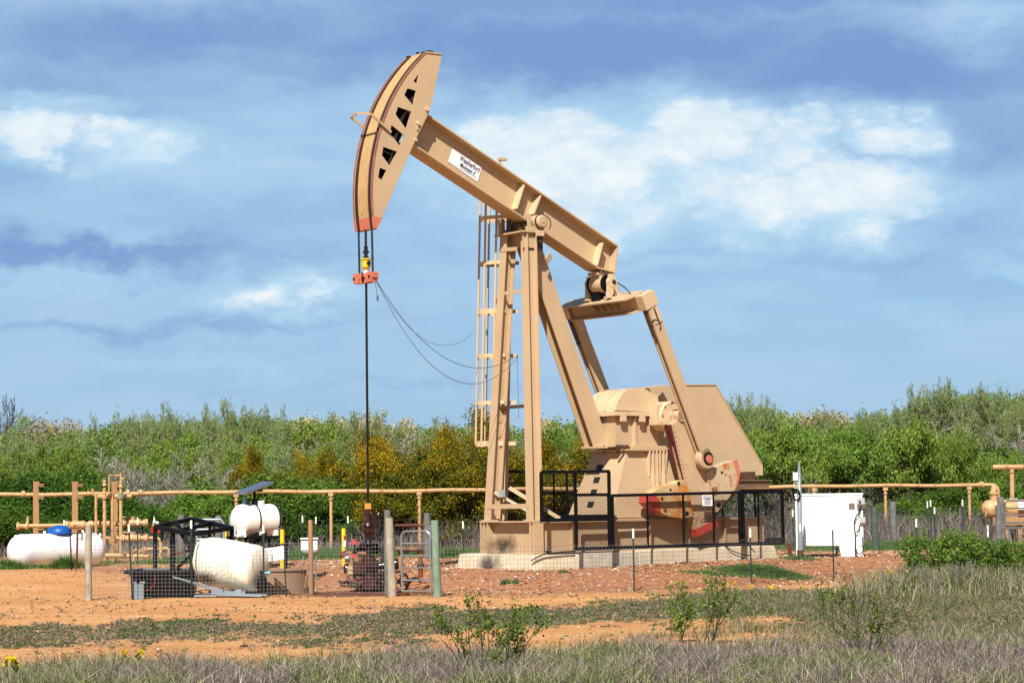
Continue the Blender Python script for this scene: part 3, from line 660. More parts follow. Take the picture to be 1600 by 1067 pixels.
# tail bearing, equalizer
b = MB(); TB = np.array(P3(k4b, 790, 378, -.30))
b.box((2.98, 0, 7.36), (.52, .36, .07)); b.box((2.98, 0, 7.27), (.36, .34, .14)); b.lathe([(.19, -.24), (.21, -.2), (.21, .2), (.19, .24)], (2.98, 0, 7.12), (0, 1, 0), 20)
for u in (2.82, 2.95, 3.08, 3.16): b.box((u, -.2, 7.405 + .0), (.04, .04, .03))
b.build('tail_bearing', 'tan', pj)
b = MB(); b.lathe([(.22, 0), (.22, .06)], (2.98, -.29, 7.12), (0, 1, 0), 20); b.lathe([(.22, 0), (.22, .06)], (2.98, .23, 7.12), (0, 1, 0), 20); b.box((2.98, .1, 6.84), (.2, .3, .3)); b.build('bearing_seal', 'black', pj)
b = MB()
for sg in (-1, 1):
    v = sg * .40
    b.lathe([(.13, -.06), (.13, .06)], (2.98, v, 7.14), (0, 1, 0), 16)
    b.uz([(2.86, 7.12), (3.10, 7.12), (3.26, 6.75), (3.18, 6.74), (3.02, 7.0), (2.94, 6.75), (2.84, 6.74)], v - .05, v + .05); b.box((3.02, v, 6.765), (.46, .16, .04))
    b.box((2.96, v, 7.29), (.12, .10, .08))
b.build('bearing_bracket', 'tan_light', pj)
b = MB(); b.lathe([(.055, 0), (.055, .02)], (3.0, -.475, 7.14), (0, 1, 0), 12); b.build('pin_hole', 'dark_steel_shade', pj)
qc = np.array((3.10, 6.60)); q_up = nrm((-.41, .91)); q_ac = np.array((q_up[1], -q_up[0]))
def EQ(a_, h_): p = qc + q_ac * a_ + q_up * h_; return (float(p[0]), float(p[1]))
b = MB()
def slab(b, a_, h0, h1):
    o_ = [(a_[0], -1.12), (a_[0] + .16, -1.28), (a_[1] - .1, -1.28), (a_[1], -1.12), (a_[1], 1.12), (a_[1] - .1, 1.28), (a_[0] + .16, 1.28), (a_[0], 1.12)]
    b.prism(o_, lambda p: (EQ(p[0], h0)[0], p[1], EQ(p[0], h0)[1]), lambda p: (EQ(p[0], h1)[0], p[1], EQ(p[0], h1)[1]))
slab(b, (-.34, .30), .16, .19); slab(b, (-.26, .24), -.21, -.18)
b.uz([EQ(-.02, .16), EQ(.02, .16), EQ(.02, -.18), EQ(-.02, -.18)], -1.3, 1.3)
for v in (-.5, -.25, .0, .25): b.uz([EQ(-.26, .16), EQ(-.02, .16), EQ(-.02, -.16)], v - .01, v + .01)
b.build('equalizer', 'tan', pj, smooth=False)
b = MB(); b.path([(3.05, -.52, 7.12), (3.1, -.75, 6.98), (3.12, -.95, 6.80), (3.1, -1.3, 6.79)], .014, 6); b.build('grease_hose', 'black', pj)
# pitmans
pt = np.array(L(1010, 468, -1.40)); pb = np.array(L(1102, 716, -1.40)); UP, ZP = pb
for sg in (-1, 1):
    v = sg * 1.40
    a = np.array((pt[0], v, pt[1])); c = np.array((pb[0], v, pb[1])); x = nrm(c - a)
    b = MB(); b.ibeam(a, c - x * .12, .20, .30, (0, 1, 0), tw=.03, tf=.05); b.bar(a + x * .4, c - x * .3, .10, .025, (0, 1, 0)); pm = b.build('pitman', 'tan', pj, smooth=False)
    b = MB(); s2 = np.cross(x, (0, 1, 0)); b.box(a + x * .02, (.36, .26, .42), (x, np.array((0, 1., 0)), s2)); b.box(a + x * .42 + s2 * .02, (.38, .24, .26), (x, np.array((0, 1., 0)), s2)); b.build('pitman_head', 'tan_light', pm, smooth=False)
    b = MB(); b.box(a + x * .5 - s2 * .17, (.8, .10, .05), (x, np.array((0, 1., 0)), s2)); b.box(a + x * .42 + s2 * .02 + np.array((0, sg * .121, 0)), (.34, .012, .05), (x, np.array((0, 1., 0)), s2)); b.build('side_strap', 'brown_dark', pm, smooth=False)
    b = MB(); b.lathe([(.235, -.10), (.27, -.07), (.27, .07), (.235, .10)], c, (0, 1, 0), 28); b.build('wrist_bearing', 'tan_rust', pm)
    b = MB(); b.lathe([(.16, -.115), (.16, .115)], c, (0, 1, 0), 24); b.build('bearing_ring', 'grease', pm)
    b = MB(); b.lathe([(.10, -.14), (.10, .14)], c + np.array((.015, 0, -.02)), (0, 1, 0), 16); b.build('wrist_pin', 'pink', pm)
b = MB(); a = P3(k2, 815, 560, -1.52); b.path([np.array(a) + np.array((.16 * math.cos(t), 0, .16 * math.sin(t) * .9 - .02)) for t in np.linspace(2.6, -.6, 10)], .012, 6); b.build('grease_hose', 'black', pj)
# cranks with counterweights
ARM = [(430, 112), (475, 92), (480, 20), (520, 5), (545, 60), (600, 300), (700, 455), (722, 600), (757, 800), (630, 930), (430, 112)]
arm_pts = [(432, 112), (474, 92), (478, 10), (512, -8), (536, 40), (598, 260), (640, 330), (705, 480), (722, 620), (752, 836), (612, 905)]
tip_pts = [(612, 905), (755, 836), (768, 812), (787, 880), (630, 962)]
for sg in (-1, 1):
    f0, f1 = sg * 1.26, sg * 1.06
    cr = thing('crank', None, None); cr.parent = pj
    vv = -1.26
    b = MB(); b.uz(poly(k8, arm_pts, vv), f0, f1); b.build('crank_arm', 'tan_rust', cr, smooth=False)
    b = MB(); b.uz(poly(k8, tip_pts, vv), f0 * 1.003, f1 * .997); b.build('painted_tip', 'red_tip', cr, smooth=False)
    e0, e1 = L(*k8(430, 112), vv), L(*k8(548, 560), vv); x = nrm(np.array((e1[0] - e0[0], 0, e1[1] - e0[1])))
    b = MB(); s2 = np.cross(x, (0, 1, 0)); s2 = s2 if s2[0] < 0 else -s2
    for v in (f0 - sg * .02, f1 + sg * .02): b.box(np.array(((e0[0] + e1[0]) / 2, v, (e0[1] + e1[1]) / 2)) + s2 * .03, (np.hypot(e1[0] - e0[0], e1[1] - e0[1]), .035, .08), (x, np.array((0, 1., 0)), s2))
    b.box(np.array(((e0[0] + e1[0]) / 2, (f0 + f1) / 2, (e0[1] + e1[1]) / 2)) + s2 * .006, (np.hypot(e1[0] - e0[0], e1[1] - e0[1]), .17, .02), (x, np.array((0, 1., 0)), s2))
    b.build('rack_rail', 'rail_red', cr, smooth=False)
    wv = -1.32; w0, w1 = sg * 1.32, sg * 1.00
    left = [(272, 637), (330, 600), (400, 575), (470, 560), (480, 540), (528, 532), (560, 600), (600, 806), (520, 822), (440, 812), (380, 795), (300, 745), (262, 700)]
    lt = [(262, 648), (290, 632), (318, 650), (355, 735), (345, 775), (300, 748), (256, 700)]
    right = [(702, 475), (800, 425), (905, 385), (940, 450), (945, 500), (915, 600), (850, 690), (782, 772), (750, 780), (722, 640)]
    rt = [(903, 388), (930, 380), (953, 480), (936, 560), (914, 602), (945, 500), (938, 450)]
    b = MB(); b.uz(poly(k8, left, wv), w0, w1); cw = b.build('counterweight', 'weight_rust', cr, smooth=False)
    b = MB(); b.uz(poly(k8, [(258, 652), (300, 632), (345, 700), (352, 782), (300, 752), (254, 704)], wv), w0 * 1.004, w1 * .995); b.build('painted_edge', 'red_tip', cr, smooth=False)
    b = MB(); b.uz(poly(k8, right, wv), w0, w1); cw2 = b.build('counterweight', 'weight', cr, smooth=False)
    b = MB(); b.uz(poly(k8, [(898, 388), (932, 379), (953, 480), (938, 556), (912, 606), (932, 500)], wv), w0 * 1.004, w1 * .995); b.build('painted_edge', 'pink', cr, smooth=False)
    if sg < 0:
        b = MB()
        for x_, y_, r in ((424, 606, .034), (360, 672, .034), (385, 762, .034), (487, 560, .05), (550, 785, .06)):
            u, z = L(*k8(x_, y_), wv); b.lathe([(r, 0), (r, .012)], (u, -1.329, z), (0, 1, 0), 10)
        b.build('bolt_hole', 'dark_steel_shade', cr)
        b = MB()
        for x_, y_, r in ((813, 474, .036), (790, 722, .065)):
            u, z = L(*k8(x_, y_), wv); b.lathe([(r, 0), (r, .012)], (u, -1.329, z), (0, 1, 0), 8)
        b.build('bolt_hole', 'dark_steel_shade', cr)
        u, z = L(*k8(757, 618), wv); e1_ = np.array((.93, 0, .34)); 
        b = MB(); b.box((u + .06, -1.325, z + .035), (.30, .012, .20), (nrm(e1_), np.array((0, 1., 0)), nrm((-.34, 0, .93)))); b.build('cast_mark', 'weight', cr, smooth=False)
        text_mesh('cast_mark', '8R', .20, 'brown_dark', cr, (u - .06, -1.334, z - .06), e1_, (-.34, 0, .93), .8)
        b = MB(); u, z = L(*k8(695, 830), -1.26)                      # oval cast ring low on the arm
        b.path([(u + .17 * math.cos(t), -1.262, z + .05 * math.sin(t) + .05 * math.cos(t)) for t in np.linspace(0, 2 * math.pi, 20)], .008, 5); b.build('cast_ring', 'brown_dark', cr)
        b = MB(); e2 = poly(k8, [(440, 112), (620, 880)], -1.26)
        for f in np.linspace(.03, .97, 22): b.box((e2[0][0] + (e2[1][0] - e2[0][0]) * f, -1.268, e2[0][1] + (e2[1][1] - e2[0][1]) * f), (.018, .012, .018))
        b.build('rack_tooth', 'brown_dark', cr)
    uS, zS = L(*k8(505, 40), -1.2)
    b = MB(); b.lathe([(.16, 0), (.18, .04), (.18, .16)], (uS - .03, sg * 1.30 if sg < 0 else 1.14, zS), (0, 1, 0), 22); b.box((uS - .05, sg * 1.2, zS + .20), (.30, .2, .14)); b.build('crank_hub', 'tan_rust', cr)
    b = MB(); b.lathe([(.05, 0), (.05, .02)], (uS - .10, -1.31, zS + .22), (0, 1, 0), 8); b.lathe([(.05, 0), (.05, .02)], (uS + .03, -1.31, zS + .22), (0, 1, 0), 8); b.build('bolt_head', 'dark_steel_shade', cr)
# gearbox
GU, GZ0 = uS, zS
gbx = thing('gearbox', None, None); gbx.parent = pj
vN = -.62
low = poly(k5, [(215, 560), (680, 560), (860, 620), (850, 905), (520, 905), (215, 930)], vN)
zf = L(*k5(350, 500), vN)[1]; ul, ur = L(*k5(160, 500), vN)[0], 4.62
zb_ = 3.20
b = MB(); b.uz([(ul + .12, zf - .04), (4.55, zf - .04), (4.35, zb_), (ul + .12, zb_)], -.56, .56); b.build('housing', 'tan', gbx, smooth=False)
b = MB()
for v in (-.585, .585): b.uz([(3.42, zf), (3.50, zf), (3.50, zb_), (3.42, zb_)], v - .03, v + .03)
b.uz([(3.95, zf - .02), (4.5, zf - .02), (4.2, zf - .5)], -.60, -.56); b.build('housing_rib', 'tan_light', gbx, smooth=False)
b = MB(); b.box(((ul + 4.6) / 2, 0, zf), (4.6 - ul, 1.40, .10))
for u in (ul + .25, ul + .85, ul + 1.45):
    b.box((u, -.69, zf - .08), (.16, .06, .22))
b.build('split_flange', 'tan_light', gbx, smooth=False)
zt = L(*k5(640, 165), vN)[1]
dome = [(ul + .10, zf + .05), (ul + .13, zf + .18), (ul + .28, zf + .42), (ul + .48, zt - .05), (ul + .60, zt), (ul + 1.02, zt + .0), (ul + 1.22, zt - .10), (ul + 1.42, zf + .44), (ul + 1.55, zf + .05)]
b = MB(); b.uz(dome, -.56, .56); b.build('cover', 'tan_light', gbx, ang=50)
b = MB()
for v in (-.60, -.2, .25):
    b.uz([(q[0] - .02, q[1] + .03) for q in dome[:-1]] + [(ul + 1.5, zf + .05)], v - .03, v + .03)
b.build('cover_rib', 'tan_light', gbx, ang=50)
b = MB(); b.lathe([(.33, 0), (.36, .04), (.36, .42)], (GU - .12, -1.00, GZ0 - .02), (0, 1, 0), 28); b.lathe([(.33, 0), (.36, .04), (.36, .42)], (GU - .12, .58, GZ0 - .02), (0, 1, 0), 28)
b.box((GU - .36, -.80, GZ0 + .02), (.36, .30, .50)); b.build('shaft_boss', 'tan_light', gbx)
b = MB(); b.lathe([(.13, 0), (.13, .5)], (GU - .05, -1.3, GZ0), (0, 1, 0), 18); b.lathe([(.13, 0), (.13, .5)], (GU - .05, .8, GZ0), (0, 1, 0), 18); b.build('crankshaft', 'tan_rust', gbx)
b = MB()
for t in np.linspace(0, 2 * math.pi, 8, endpoint=False): b.lathe([(.022, 0), (.022, .02)], (GU - .12 + .30 * math.cos(t), -1.015, GZ0 - .02 + .30 * math.sin(t)), (0, 1, 0), 6)
for u in np.linspace(ul + .3, 4.4, 9): b.box((u, -.66, zf - .07), (.05, .05, .05))
b.build('cover_bolt', 'brown_dark', gbx)
# pedestal
z0, z1 = ZT + .05, 3.10
uu = L(*k4(375, 443), -.62)
b = MB()
u0t = L(*k4(375, 443), -.62)[0]; u0b = L(*k4(298, 795), -.80)[0]
top_ = [(u0t, -.62), (4.55, -.62), (4.55, .62), (u0t, .62)]; bot_ = [(u0b, -.82), (5.2, -.82), (5.2, .82), (u0b, .82)]
b.add([(x, y, z0) for x, y in bot_] + [(x, y, z1) for x, y in top_], [(3, 2, 1, 0), (4, 5, 6, 7), (0, 1, 5, 4), (1, 2, 6, 5), (2, 3, 7, 6), (3, 0, 4, 7)])
ped = b.build('pedestal', 'tan', pj, smooth=False)
b = MB(); b.box(((u0t + 4.7) / 2 - .03, 0, z1 + .02), (4.7 - u0t + .1, 1.5, .04)); b.box((4.0, 0, z1 + .085), (1.3, 1.36, .08)); b.box((3.9, 0, z0 - .03), (4.6, 1.75, .03)); b.build('bed_plate', 'tan', ped, smooth=False)
b = MB()
for i, u in enumerate(np.linspace(u0t + .62, 4.35, 6)):
    h = (.62, .95, 1.30, .75, 1.3, .5)[i]
    lean = lambda z: -(.62 + .20 * (z1 - z) / (z1 - z0))
    b.add([(u - .015, lean(z1) + .01, z1), (u + .015, lean(z1) + .01, z1), (u + .015, lean(z1) - .14, z1), (u - .015, lean(z1) - .14, z1),
           (u - .015, lean(z1 - h) + .01, z1 - h), (u + .015, lean(z1 - h) + .01, z1 - h), (u + .015, lean(z1 - h) - .02, z1 - h), (u - .015, lean(z1 - h) - .02, z1 - h)],
          [(0, 1, 2, 3), (7, 6, 5, 4), (0, 4, 5, 1), (1, 5, 6, 2), (2, 6, 7, 3), (3, 7, 4, 0)])
b.build('pedestal_rib', 'tan_light', ped, smooth=False)
b = MB()                                                    # openings and bolt holes in the leaning end plate
du = (u0b - u0t) / (z0 - z1); nd = nrm((-1, 0, du))
def endp(v, z, e=.012): u = u0t + du * (z - z1); return np.array((u, v, z)) + nd * e * np.sign(-nd[0] * -1)
if nd[0] > 0: nd = -nd
tz = nrm((du, 0, 1))
for px_, py_, w, h in ((242, 535, .20, .14), (228, 596, .20, .14), (213, 656, .20, .14), (199, 716, .20, .14)):
    x_, y_ = k4(px_, py_); u = u0t
    for _ in range(4): v, z = LU(x_, y_, u); u = u0t + du * (z - z1)
    b.box(np.array((u, v, z)) + nd * .004, (w, .03, h), (np.array((0, 1., 0)), nd, tz))
for px_, py_ in ((267, 454), (333, 453)):
    x_, y_ = k4(px_, py_); u = u0t
    for _ in range(4): v, z = LU(x_, y_, u); u = u0t + du * (z - z1)
    b.lathe([(.05, -.01), (.05, .012)], np.array((u, v, z)) + nd * .004, nd, 12)
b.build('access_hole', 'dark_steel_shade', ped, smooth=False)
b = MB(); b.box((u0b - .22, .1, z0 + .04), (.30, 1.7, .09)); b.build('rubber_step', 'black', ped)
b = MB()
for x_, y_ in ((325, 420), (343, 420), (368, 420)):
    u, z = L(*k4(x_, y_), -.62); b.box((u, -.66, z1 + .09), (.10, .05, .09))
b.build('anchor_bolt', 'brown_dark', ped)
# belt guard on the far side, motor deck
gp = poly(k4, [(652, 130), (810, 128), (1037, 520), (1038, 573), (930, 573), (820, 573), (740, 540), (520, 330)], .85)
hub_ = [L(*k0(x, y), .85) for x, y in ((1004, 606), (1030, 602), (1062, 607))]
gp = [gp[0], gp[1], gp[2], gp[3], gp[5], (5.0, 3.0), (4.3, 3.2), (4.1, 4.0), (4.2, 4.6), hub_[0], hub_[1], hub_[2]]
b = MB(); b.uz(gp, .85, 1.25); bg_ = b.build('belt_guard', 'guard', pj, smooth=False)
b = MB(); gq = [gp[0], gp[1], gp[2], gp[3]]
for p, q in zip(gq, gq[1:]): b.bar((p[0], .845, p[1]), (q[0], .845, q[1]), .03, .03, (0, 1, 0))
b.build('guard_edge', 'tan', bg_)
b = MB(); b.uz([(4.2, 4.6), hub_[0], hub_[1], (4.9, 4.2), (4.7, 3.9)], .50, .85); b.build('hub_cover', 'tan', bg_, ang=50)
md = [L(*k0(x, y), -.6) for x, y in ((1150, 750), (1195, 749), (1195, 764), (1140, 764))]
zd = md[0][1]
b = MB(); b.box((7.1, .35, zd - .10), (2.2, 1.3, .18)); b.box((7.1, .35, zd + .0), (2.3, 1.4, .03)); b.uz([(5.6, ZT), (6.0, ZT), (6.9, zd - .2), (5.9, zd - .2)], -.6, -.5); b.uz([(5.6, ZT), (6.0, ZT), (6.9, zd - .2), (5.9, zd - .2)], .7, .8); b.build('motor_deck', 'deck_shade', pj, smooth=False)
b = MB(); b.lathe([(.22, 0), (.26, .05), (.26, .55), (.2, .6)], (7.7, 1.3, zd + .32), (0, 1, 0), 20); b.box((7.7, .9, zd + .1), (.5, .7, .16)); b.box((7.2, .6, zd + .12), (.25, .5, .2)); b.box((8.3, .6, zd + .12), (.12, .5, .22)); b.build('motor', 'brown_dark', pj)
# ladder with safety cage on the far leg
lad = thing('ladder', None, None); lad.parent = pj
def w2l(P): P = np.array(P, float); return np.array(((P - PO) @ PU, (P - PO) @ PV, P[2]))
l_bot, l_top = w2l(atY(788, 812, 51.5)), w2l(atY(797, 312, 51.2))
l_r = np.array((PU @ np.array((.17, .985, 0)), PV @ np.array((.17, .985, 0)), 0)); l_o = np.cross(l_r, (0, 0, 1)); l_o = l_o if (l_o[0] * PU[0] + l_o[1] * PV[0]) < 0 else -l_o
def lp(z): t = (z - l_bot[2]) / (l_top[2] - l_bot[2]); return l_bot + (l_top - l_bot) * t
ZL = float(l_top[2]); Z0 = float(l_bot[2])
for sg in (-.21, .21):
    b = MB(); b.bar(lp(Z0) + l_r * sg, lp(ZL) + l_r * sg, .08, .03, l_o); b.build('ladder_rail', 'tan', lad, smooth=False)
for z in np.arange(Z0 + .25, ZL - .1, .305):
    b = MB(); b.tube(lp(z) - l_r * .2, lp(z) + l_r * .2, .013, 6); b.build('rung', 'tan', lad)
zs = [L(750, y, 1.0)[1] for y in (693, 629, 556, 487, 412, 342)]
def hoop(z, n=13): return [lp(z) - l_r * .34 * math.cos(t) + l_o * (.10 + .62 * math.sin(t)) for t in np.linspace(0, math.pi, n)]
for i, z in enumerate(zs):
    b = MB(); h_ = [lp(z) - l_r * .34] + hoop(z) + [lp(z) + l_r * .34]
    for p, q in zip(h_, h_[1:]): b.bar(p, q, .12 if i in (0, 3) else .085, .014, (0, 0, 1))
    b.bar(lp(z) - l_r * .34, lp(z) + l_r * .34, .085, .014, (0, 0, 1)); b.bar(lp(z) - l_o * .02, lp(z) - l_o * .24, .085, .02, (0, 0, 1)); b.build('cage_hoop', 'tan_light', lad, smooth=False)
ztop = float(L(750, 312, 1.0)[1])
for k in (1, 3, 6, 9, 11):
    b = MB(); b.bar(hoop(zs[0])[k], hoop(ztop)[k], .045, .045, l_r); b.build('cage_bar', 'tan', lad, smooth=False)
b = MB(); b.box(lp(L(767, 470, .8)[1]) + l_o * .3, (.08, .05, .12)); b.build('ladder_hook', 'wear_red', lad)
# loose wires from the carrier to the post
def sag(p, q, s, n=18): p = np.array(p, float); q = np.array(q, float); return [p + (q - p) * t - np.array((0, 0, 4 * s * t * (1 - t))) for t in np.linspace(0, 1, n)]
wv_, wz_ = LU(808, 560, .3); hook = (.3, wv_, wz_)
b = MB(); st = (UW, -.34, ZC - .05)
b.path(sag(st, hook, 1.32, 24), .0075, 4); b.path(sag(st, (.3, wv_, wz_ + .07), .95, 24), .0075, 4)
e_ = P3(k0, 740, 520, .8); b.path(sag(st, e_, .78, 20), .005, 4)
b.path([hook, (.28, wv_ - .05, wz_ - .9), (.26, wv_ - .08, wz_ - 1.4)], .008, 4); b.path([(.3, wv_, wz_ + .08), hook], .02, 6)
pk = P3(k0, 590, 466, -.3); b.path([st, pk], .007, 4); b.box(pk, (.03, .03, .12))
b.build('signal_wire', 'wire_thin', pj)
# ================================================================== helpers for things standing in the world
class TH:
    def __init__(s, name, label, cat, loc, group=None):
        s.loc = tuple(float(q) for q in loc); s.o = thing(name, label, cat, s.loc, 0, group)
    def part(s, b, name, mats, smooth=True, ang=35, parent=None):
        return b.build(name, mats, parent or s.o, smooth, s.loc, ang)
def at(px, py, Y): return atY(px, py, Y)
def sc(Y): return Y / FPX                                # metres per frame unit at depth Y

# ------------------------------------------------------------------ expanded-metal guards round the cranks
def mesh_panel(T, corners, pitch=.060, w=.0058):
    A, B_, C_, D_ = [np.array(c, float) for c in corners]     # bottom-left, bottom-right, top-right, top-left
    Wd = np.linalg.norm(B_ - A); Hd = np.linalg.norm(D_ - A); ex = (B_ - A) / Wd; ey = (D_ - A) / Hd; nrmv = np.cross(ex, ey)
    b = MB(); px_, pz = pitch, pitch * 1.0
    sl = 1.55                                              # diamonds taller than wide
    for sgn_ in (1, -1):
        k = -Hd / sl if sgn_ > 0 else 0
        x = k
        while x < Wd + (Hd / sl if sgn_ < 0 else 0):
            # line x(t) = x + sgn*t/sl
            t0, t1 = 0, Hd
            f = lambda t: x + sgn_ * t / sl
            if sgn_ > 0: t0 = max(0, -x * sl); t1 = min(Hd, (Wd - x) * sl)
            else: t0 = max(0, (x - Wd) * sl); t1 = min(Hd, x * sl)
            if t1 > t0 + .01:
                p = A + ex * f(t0) + ey * t0; q = A + ex * f(t1) + ey * t1; s2 = nrm(np.cross(nrmv, q - p)) * w / 2; e = nrmv * (.003 * sgn_)
                b.add([p - s2 + e, p + s2 + e, q + s2 + e, q - s2 + e], [(0, 1, 2, 3)])
            x += px_
    T.part(b, 'mesh_infill', 'black', smooth=False)
def W3(u, v, z): P = PO + PU * u + PV * v; return np.array((P[0], P[1], z))
def guard(name, label, posts, vtop, pts, mid=None):
    pass
def cage(label, v, us, ztop, zbot, mesh=True, midz=None, pw=.06, v2=None):
    base_ = W3(us[0], v, zbot); T = TH('guard_panel', label, 'safety guard', base_, 'black expanded metal guards round the cranks')
    vv = lambda u: v if v2 is None else v + (v2 - v) * (u - us[0]) / (us[-1] - us[0])
    zt = lambda u: ztop[0] + (ztop[1] - ztop[0]) * (u - us[0]) / (us[-1] - us[0]); zb = lambda u: zbot + (us[-1] != us[0]) * 0 + (zbot_r - zbot) * (u - us[0]) / (us[-1] - us[0])
    zbot_r = zbot
    for i, u in enumerate(us):
        b = MB(); q = pw if i in (0, len(us) - 1) else pw * .6
        b.bar(W3(u, vv(u), zbot - .02), W3(u, vv(u), zt(u)), q, q, PU); T.part(b, 'guard_post', 'black', smooth=False)
    b = MB(); b.bar(W3(us[0], vv(us[0]), zt(us[0])), W3(us[-1], vv(us[-1]), zt(us[-1])), .07, .06); b.bar(W3(us[0], vv(us[0]), zbot + .02), W3(us[-1], vv(us[-1]), zbot + .02), .08, .06)
    if midz: b.bar(W3(us[0], vv(us[0]), midz), W3(us[-1], vv(us[-1]), midz), .05, .05)
    T.part(b, 'guard_rail', 'black', smooth=False)
    if mesh: mesh_panel(T, [W3(us[0], vv(us[0]), zbot), W3(us[-1], vv(us[-1]), zbot), W3(us[-1], vv(us[-1]), zt(us[-1])), W3(us[0], vv(us[0]), zt(us[0]))])
    return T
vB = -1.48
uB = [L(x, 815, vB)[0] for x in (957, 1012, 1068, 1115, 1156)]
zBt = (L(957, 774, vB)[1], L(1156, 769, vB)[1]); zBb = L(957, 857, vB)[1]
cageB = cage('long black mesh guard in front of the lower crank and counterweights', vB, uB, zBt, zBb)
vC = -1.40
uC = [L(x, 810, vC)[0] for x in (1161, 1185, 1223)]
cage('black mesh guard panel at the right end, past the counterweight', vC, uC, (L(1160, 766, vC)[1], L(1223, 766, vC)[1]), L(1190, 850, vC)[1])
vA = -1.52
uA = [L(x, 815, vA)[0] for x in (900, 952)]
cage('narrow black mesh guard over the base beam, left of the long guard', vA, uA, (L(900, 773, vA)[1],) * 2, L(900, 859, vA)[1])
uA2 = [L(x, 780, -1.5)[0] for x in (846, 886, 952)]
cage('tall black mesh guard standing on the base beside the near post leg', -1.5 + .0, uA2, (L(850, 738, -1.5)[1], L(952, 736, -1.5)[1]), L(900, 813, -1.5)[1])
vD = 1.55
uD = [L(x, 800, vD)[0] for x in (792, 866, 899)]
cage('black mesh guard on the far side behind the post legs', vD, uD, (L(800, 737, vD)[1],) * 2, L(866, 815, vD)[1], midz=L(840, 771, vD)[1])
uE = [L(x, 800, vD)[0] for x in (1060, 1129, 1180, 1223)]
cage('black mesh guard on the far side behind the counterweights', vD, uE, (L(1129, 769, vD)[1],) * 2, L(1129, 846, vD)[1])
# far-side yellow tag hanging on the guard
# caution sign
cp = [W3(*[(lambda q: (q[0], vB - .03, q[1]))(L(x, y, vB - .03))][0]) for x, y in ((1097.2, 773.4), (1112.6, 773.4), (1113, 790), (1097.5, 790))]
T = TH('caution_sign', 'small white caution sign with a black header on the long guard', 'warning sign', cp[3])
n3 = -PV * .006
b = MB(); b.add([c + n3 for c in cp] + cp, [(0, 1, 2, 3), (7, 6, 5, 4), (0, 4, 5, 1), (1, 5, 6, 2), (2, 6, 7, 3), (3, 7, 4, 0)]); T.part(b, 'sign_board', 'sign_white', smooth=False)
def cs_(fx, fy, e=.009): return cp[0] + (cp[1] - cp[0]) * fx + (cp[3] - cp[0]) * fy - PV * e
b = MB(); q = [cs_(.07, .07), cs_(.93, .07), cs_(.93, .38), cs_(.07, .38)]; b.add(q + [p + PV * .002 for p in q], [(0, 1, 2, 3), (7, 6, 5, 4), (0, 4, 5, 1), (1, 5, 6, 2), (2, 6, 7, 3), (3, 7, 4, 0)]); T.part(b, 'header', 'ink', smooth=False)
def loctext(T, s, size, m_, o, ex, ey, xs, al='CENTER', bold=.0):
    t = text_mesh('lettering', s, size, m_, T.o, np.array(o) - np.array(T.loc), ex, ey, xs, al, bold=bold, thick=.0008); return t
eX = cp[1] - cp[0]; eY = cp[0] - cp[3]
loctext(T, 'CAUTION', .105, 'sign_white', cs_(.5, .35, .012), eX, eY, .62, bold=.002)
for s, fy in (('THIS MACHINE', .54), ('STARTS AND STOPS', .71), ('AUTOMATICALLY', .88)): loctext(T, s, .05, 'ink', cs_(.5, fy), eX, eY, .50)

# ------------------------------------------------------------------ fences
def tpost(T, base, h, lean=(0, 0), tip=.17):
    b = MB(); p0 = np.array(base, float) - (0, 0, .05); p1 = np.array(base, float) + (lean[0], lean[1], h)
    x = nrm(p1 - p0); m_ = p1 - x * tip
    b.bar(p0, m_, .035, .012, (1, 0, 0)); b.bar(p0, m_, .012, .035, (1, 0, 0))
    b.cur = 1; b.bar(m_, p1, .038, .014, (1, 0, 0)); b.bar(m_, p1, .014, .038, (1, 0, 0))
    T.part(b, 'metal_post', ['post_green', 'post_white'], smooth=False)
def wpost(T, base, h, r, m_, lean=(0, 0)):
    b = MB(); p = np.array(base, float); q = p + (lean[0], lean[1], h)
    pts = [p + (q - p) * t + np.array((math.sin(t * 9) * .006, math.cos(t * 7) * .006, 0)) for t in np.linspace(0, 1, 7)]; pts[0] = pts[0] - (0, 0, .1)
    b.path(pts, [r * 1.08, r * 1.04, r * 1.0, r * .99, r * 1.0, r * .98, r * .94], 12); T.part(b, 'wooden_post', m_)
def wires(T, runs, hgt_, dz, dx, th, m_='wire', z_off=.02, extra=()):
    b = MB(); rnd = np.random.RandomState(5)
    for A, B_ in runs:
        A = np.array(A, float); B_ = np.array(B_, float); Ld = np.linalg.norm((B_ - A)[:2]); n = max(2, int(Ld / .6) + 1)
        ts = np.linspace(0, 1, n); P = [A + (B_ - A) * t for t in ts]
        wob = [np.array((0, 0, math.sin(t * math.pi) * .015)) for t in ts]; wy = rnd.rand(n) * .02 - .01
        zs_ = list(np.arange(0, hgt_ + .001, dz)) + list(extra)
        for z in zs_:
            pts = [np.array((p[0], p[1] + q, p[2] + z_off + z + math.sin(i * 1.7) * .008)) - w * (z / hgt_) for i, (p, w, q) in enumerate(zip(P, wob, wy))]
            for i in range(n - 1):
                a, c = pts[i], pts[i + 1]; b.add([a + (0, 0, th), a - (0, 0, th), c - (0, 0, th), c + (0, 0, th)], [(0, 1, 2, 3)])
        m2 = int(Ld / dx); ex = nrm(B_ - A); e = ex * th
        for i in range(m2 + 1):
            t = i / max(1, m2); p = A + (B_ - A) * t + (0, np.interp(t, ts, wy), 0); lo_ = p + (0, 0, z_off); hi_ = p + (0, 0, z_off + hgt_ + .02 * math.sin(i * .4))
            b.add([lo_ - e, lo_ + e, hi_ + e, hi_ - e], [(0, 1, 2, 3)])
    T.part(b, 'wire_mesh', m_, smooth=False)
Fw = lambda px, Y: gxy(px, Y)
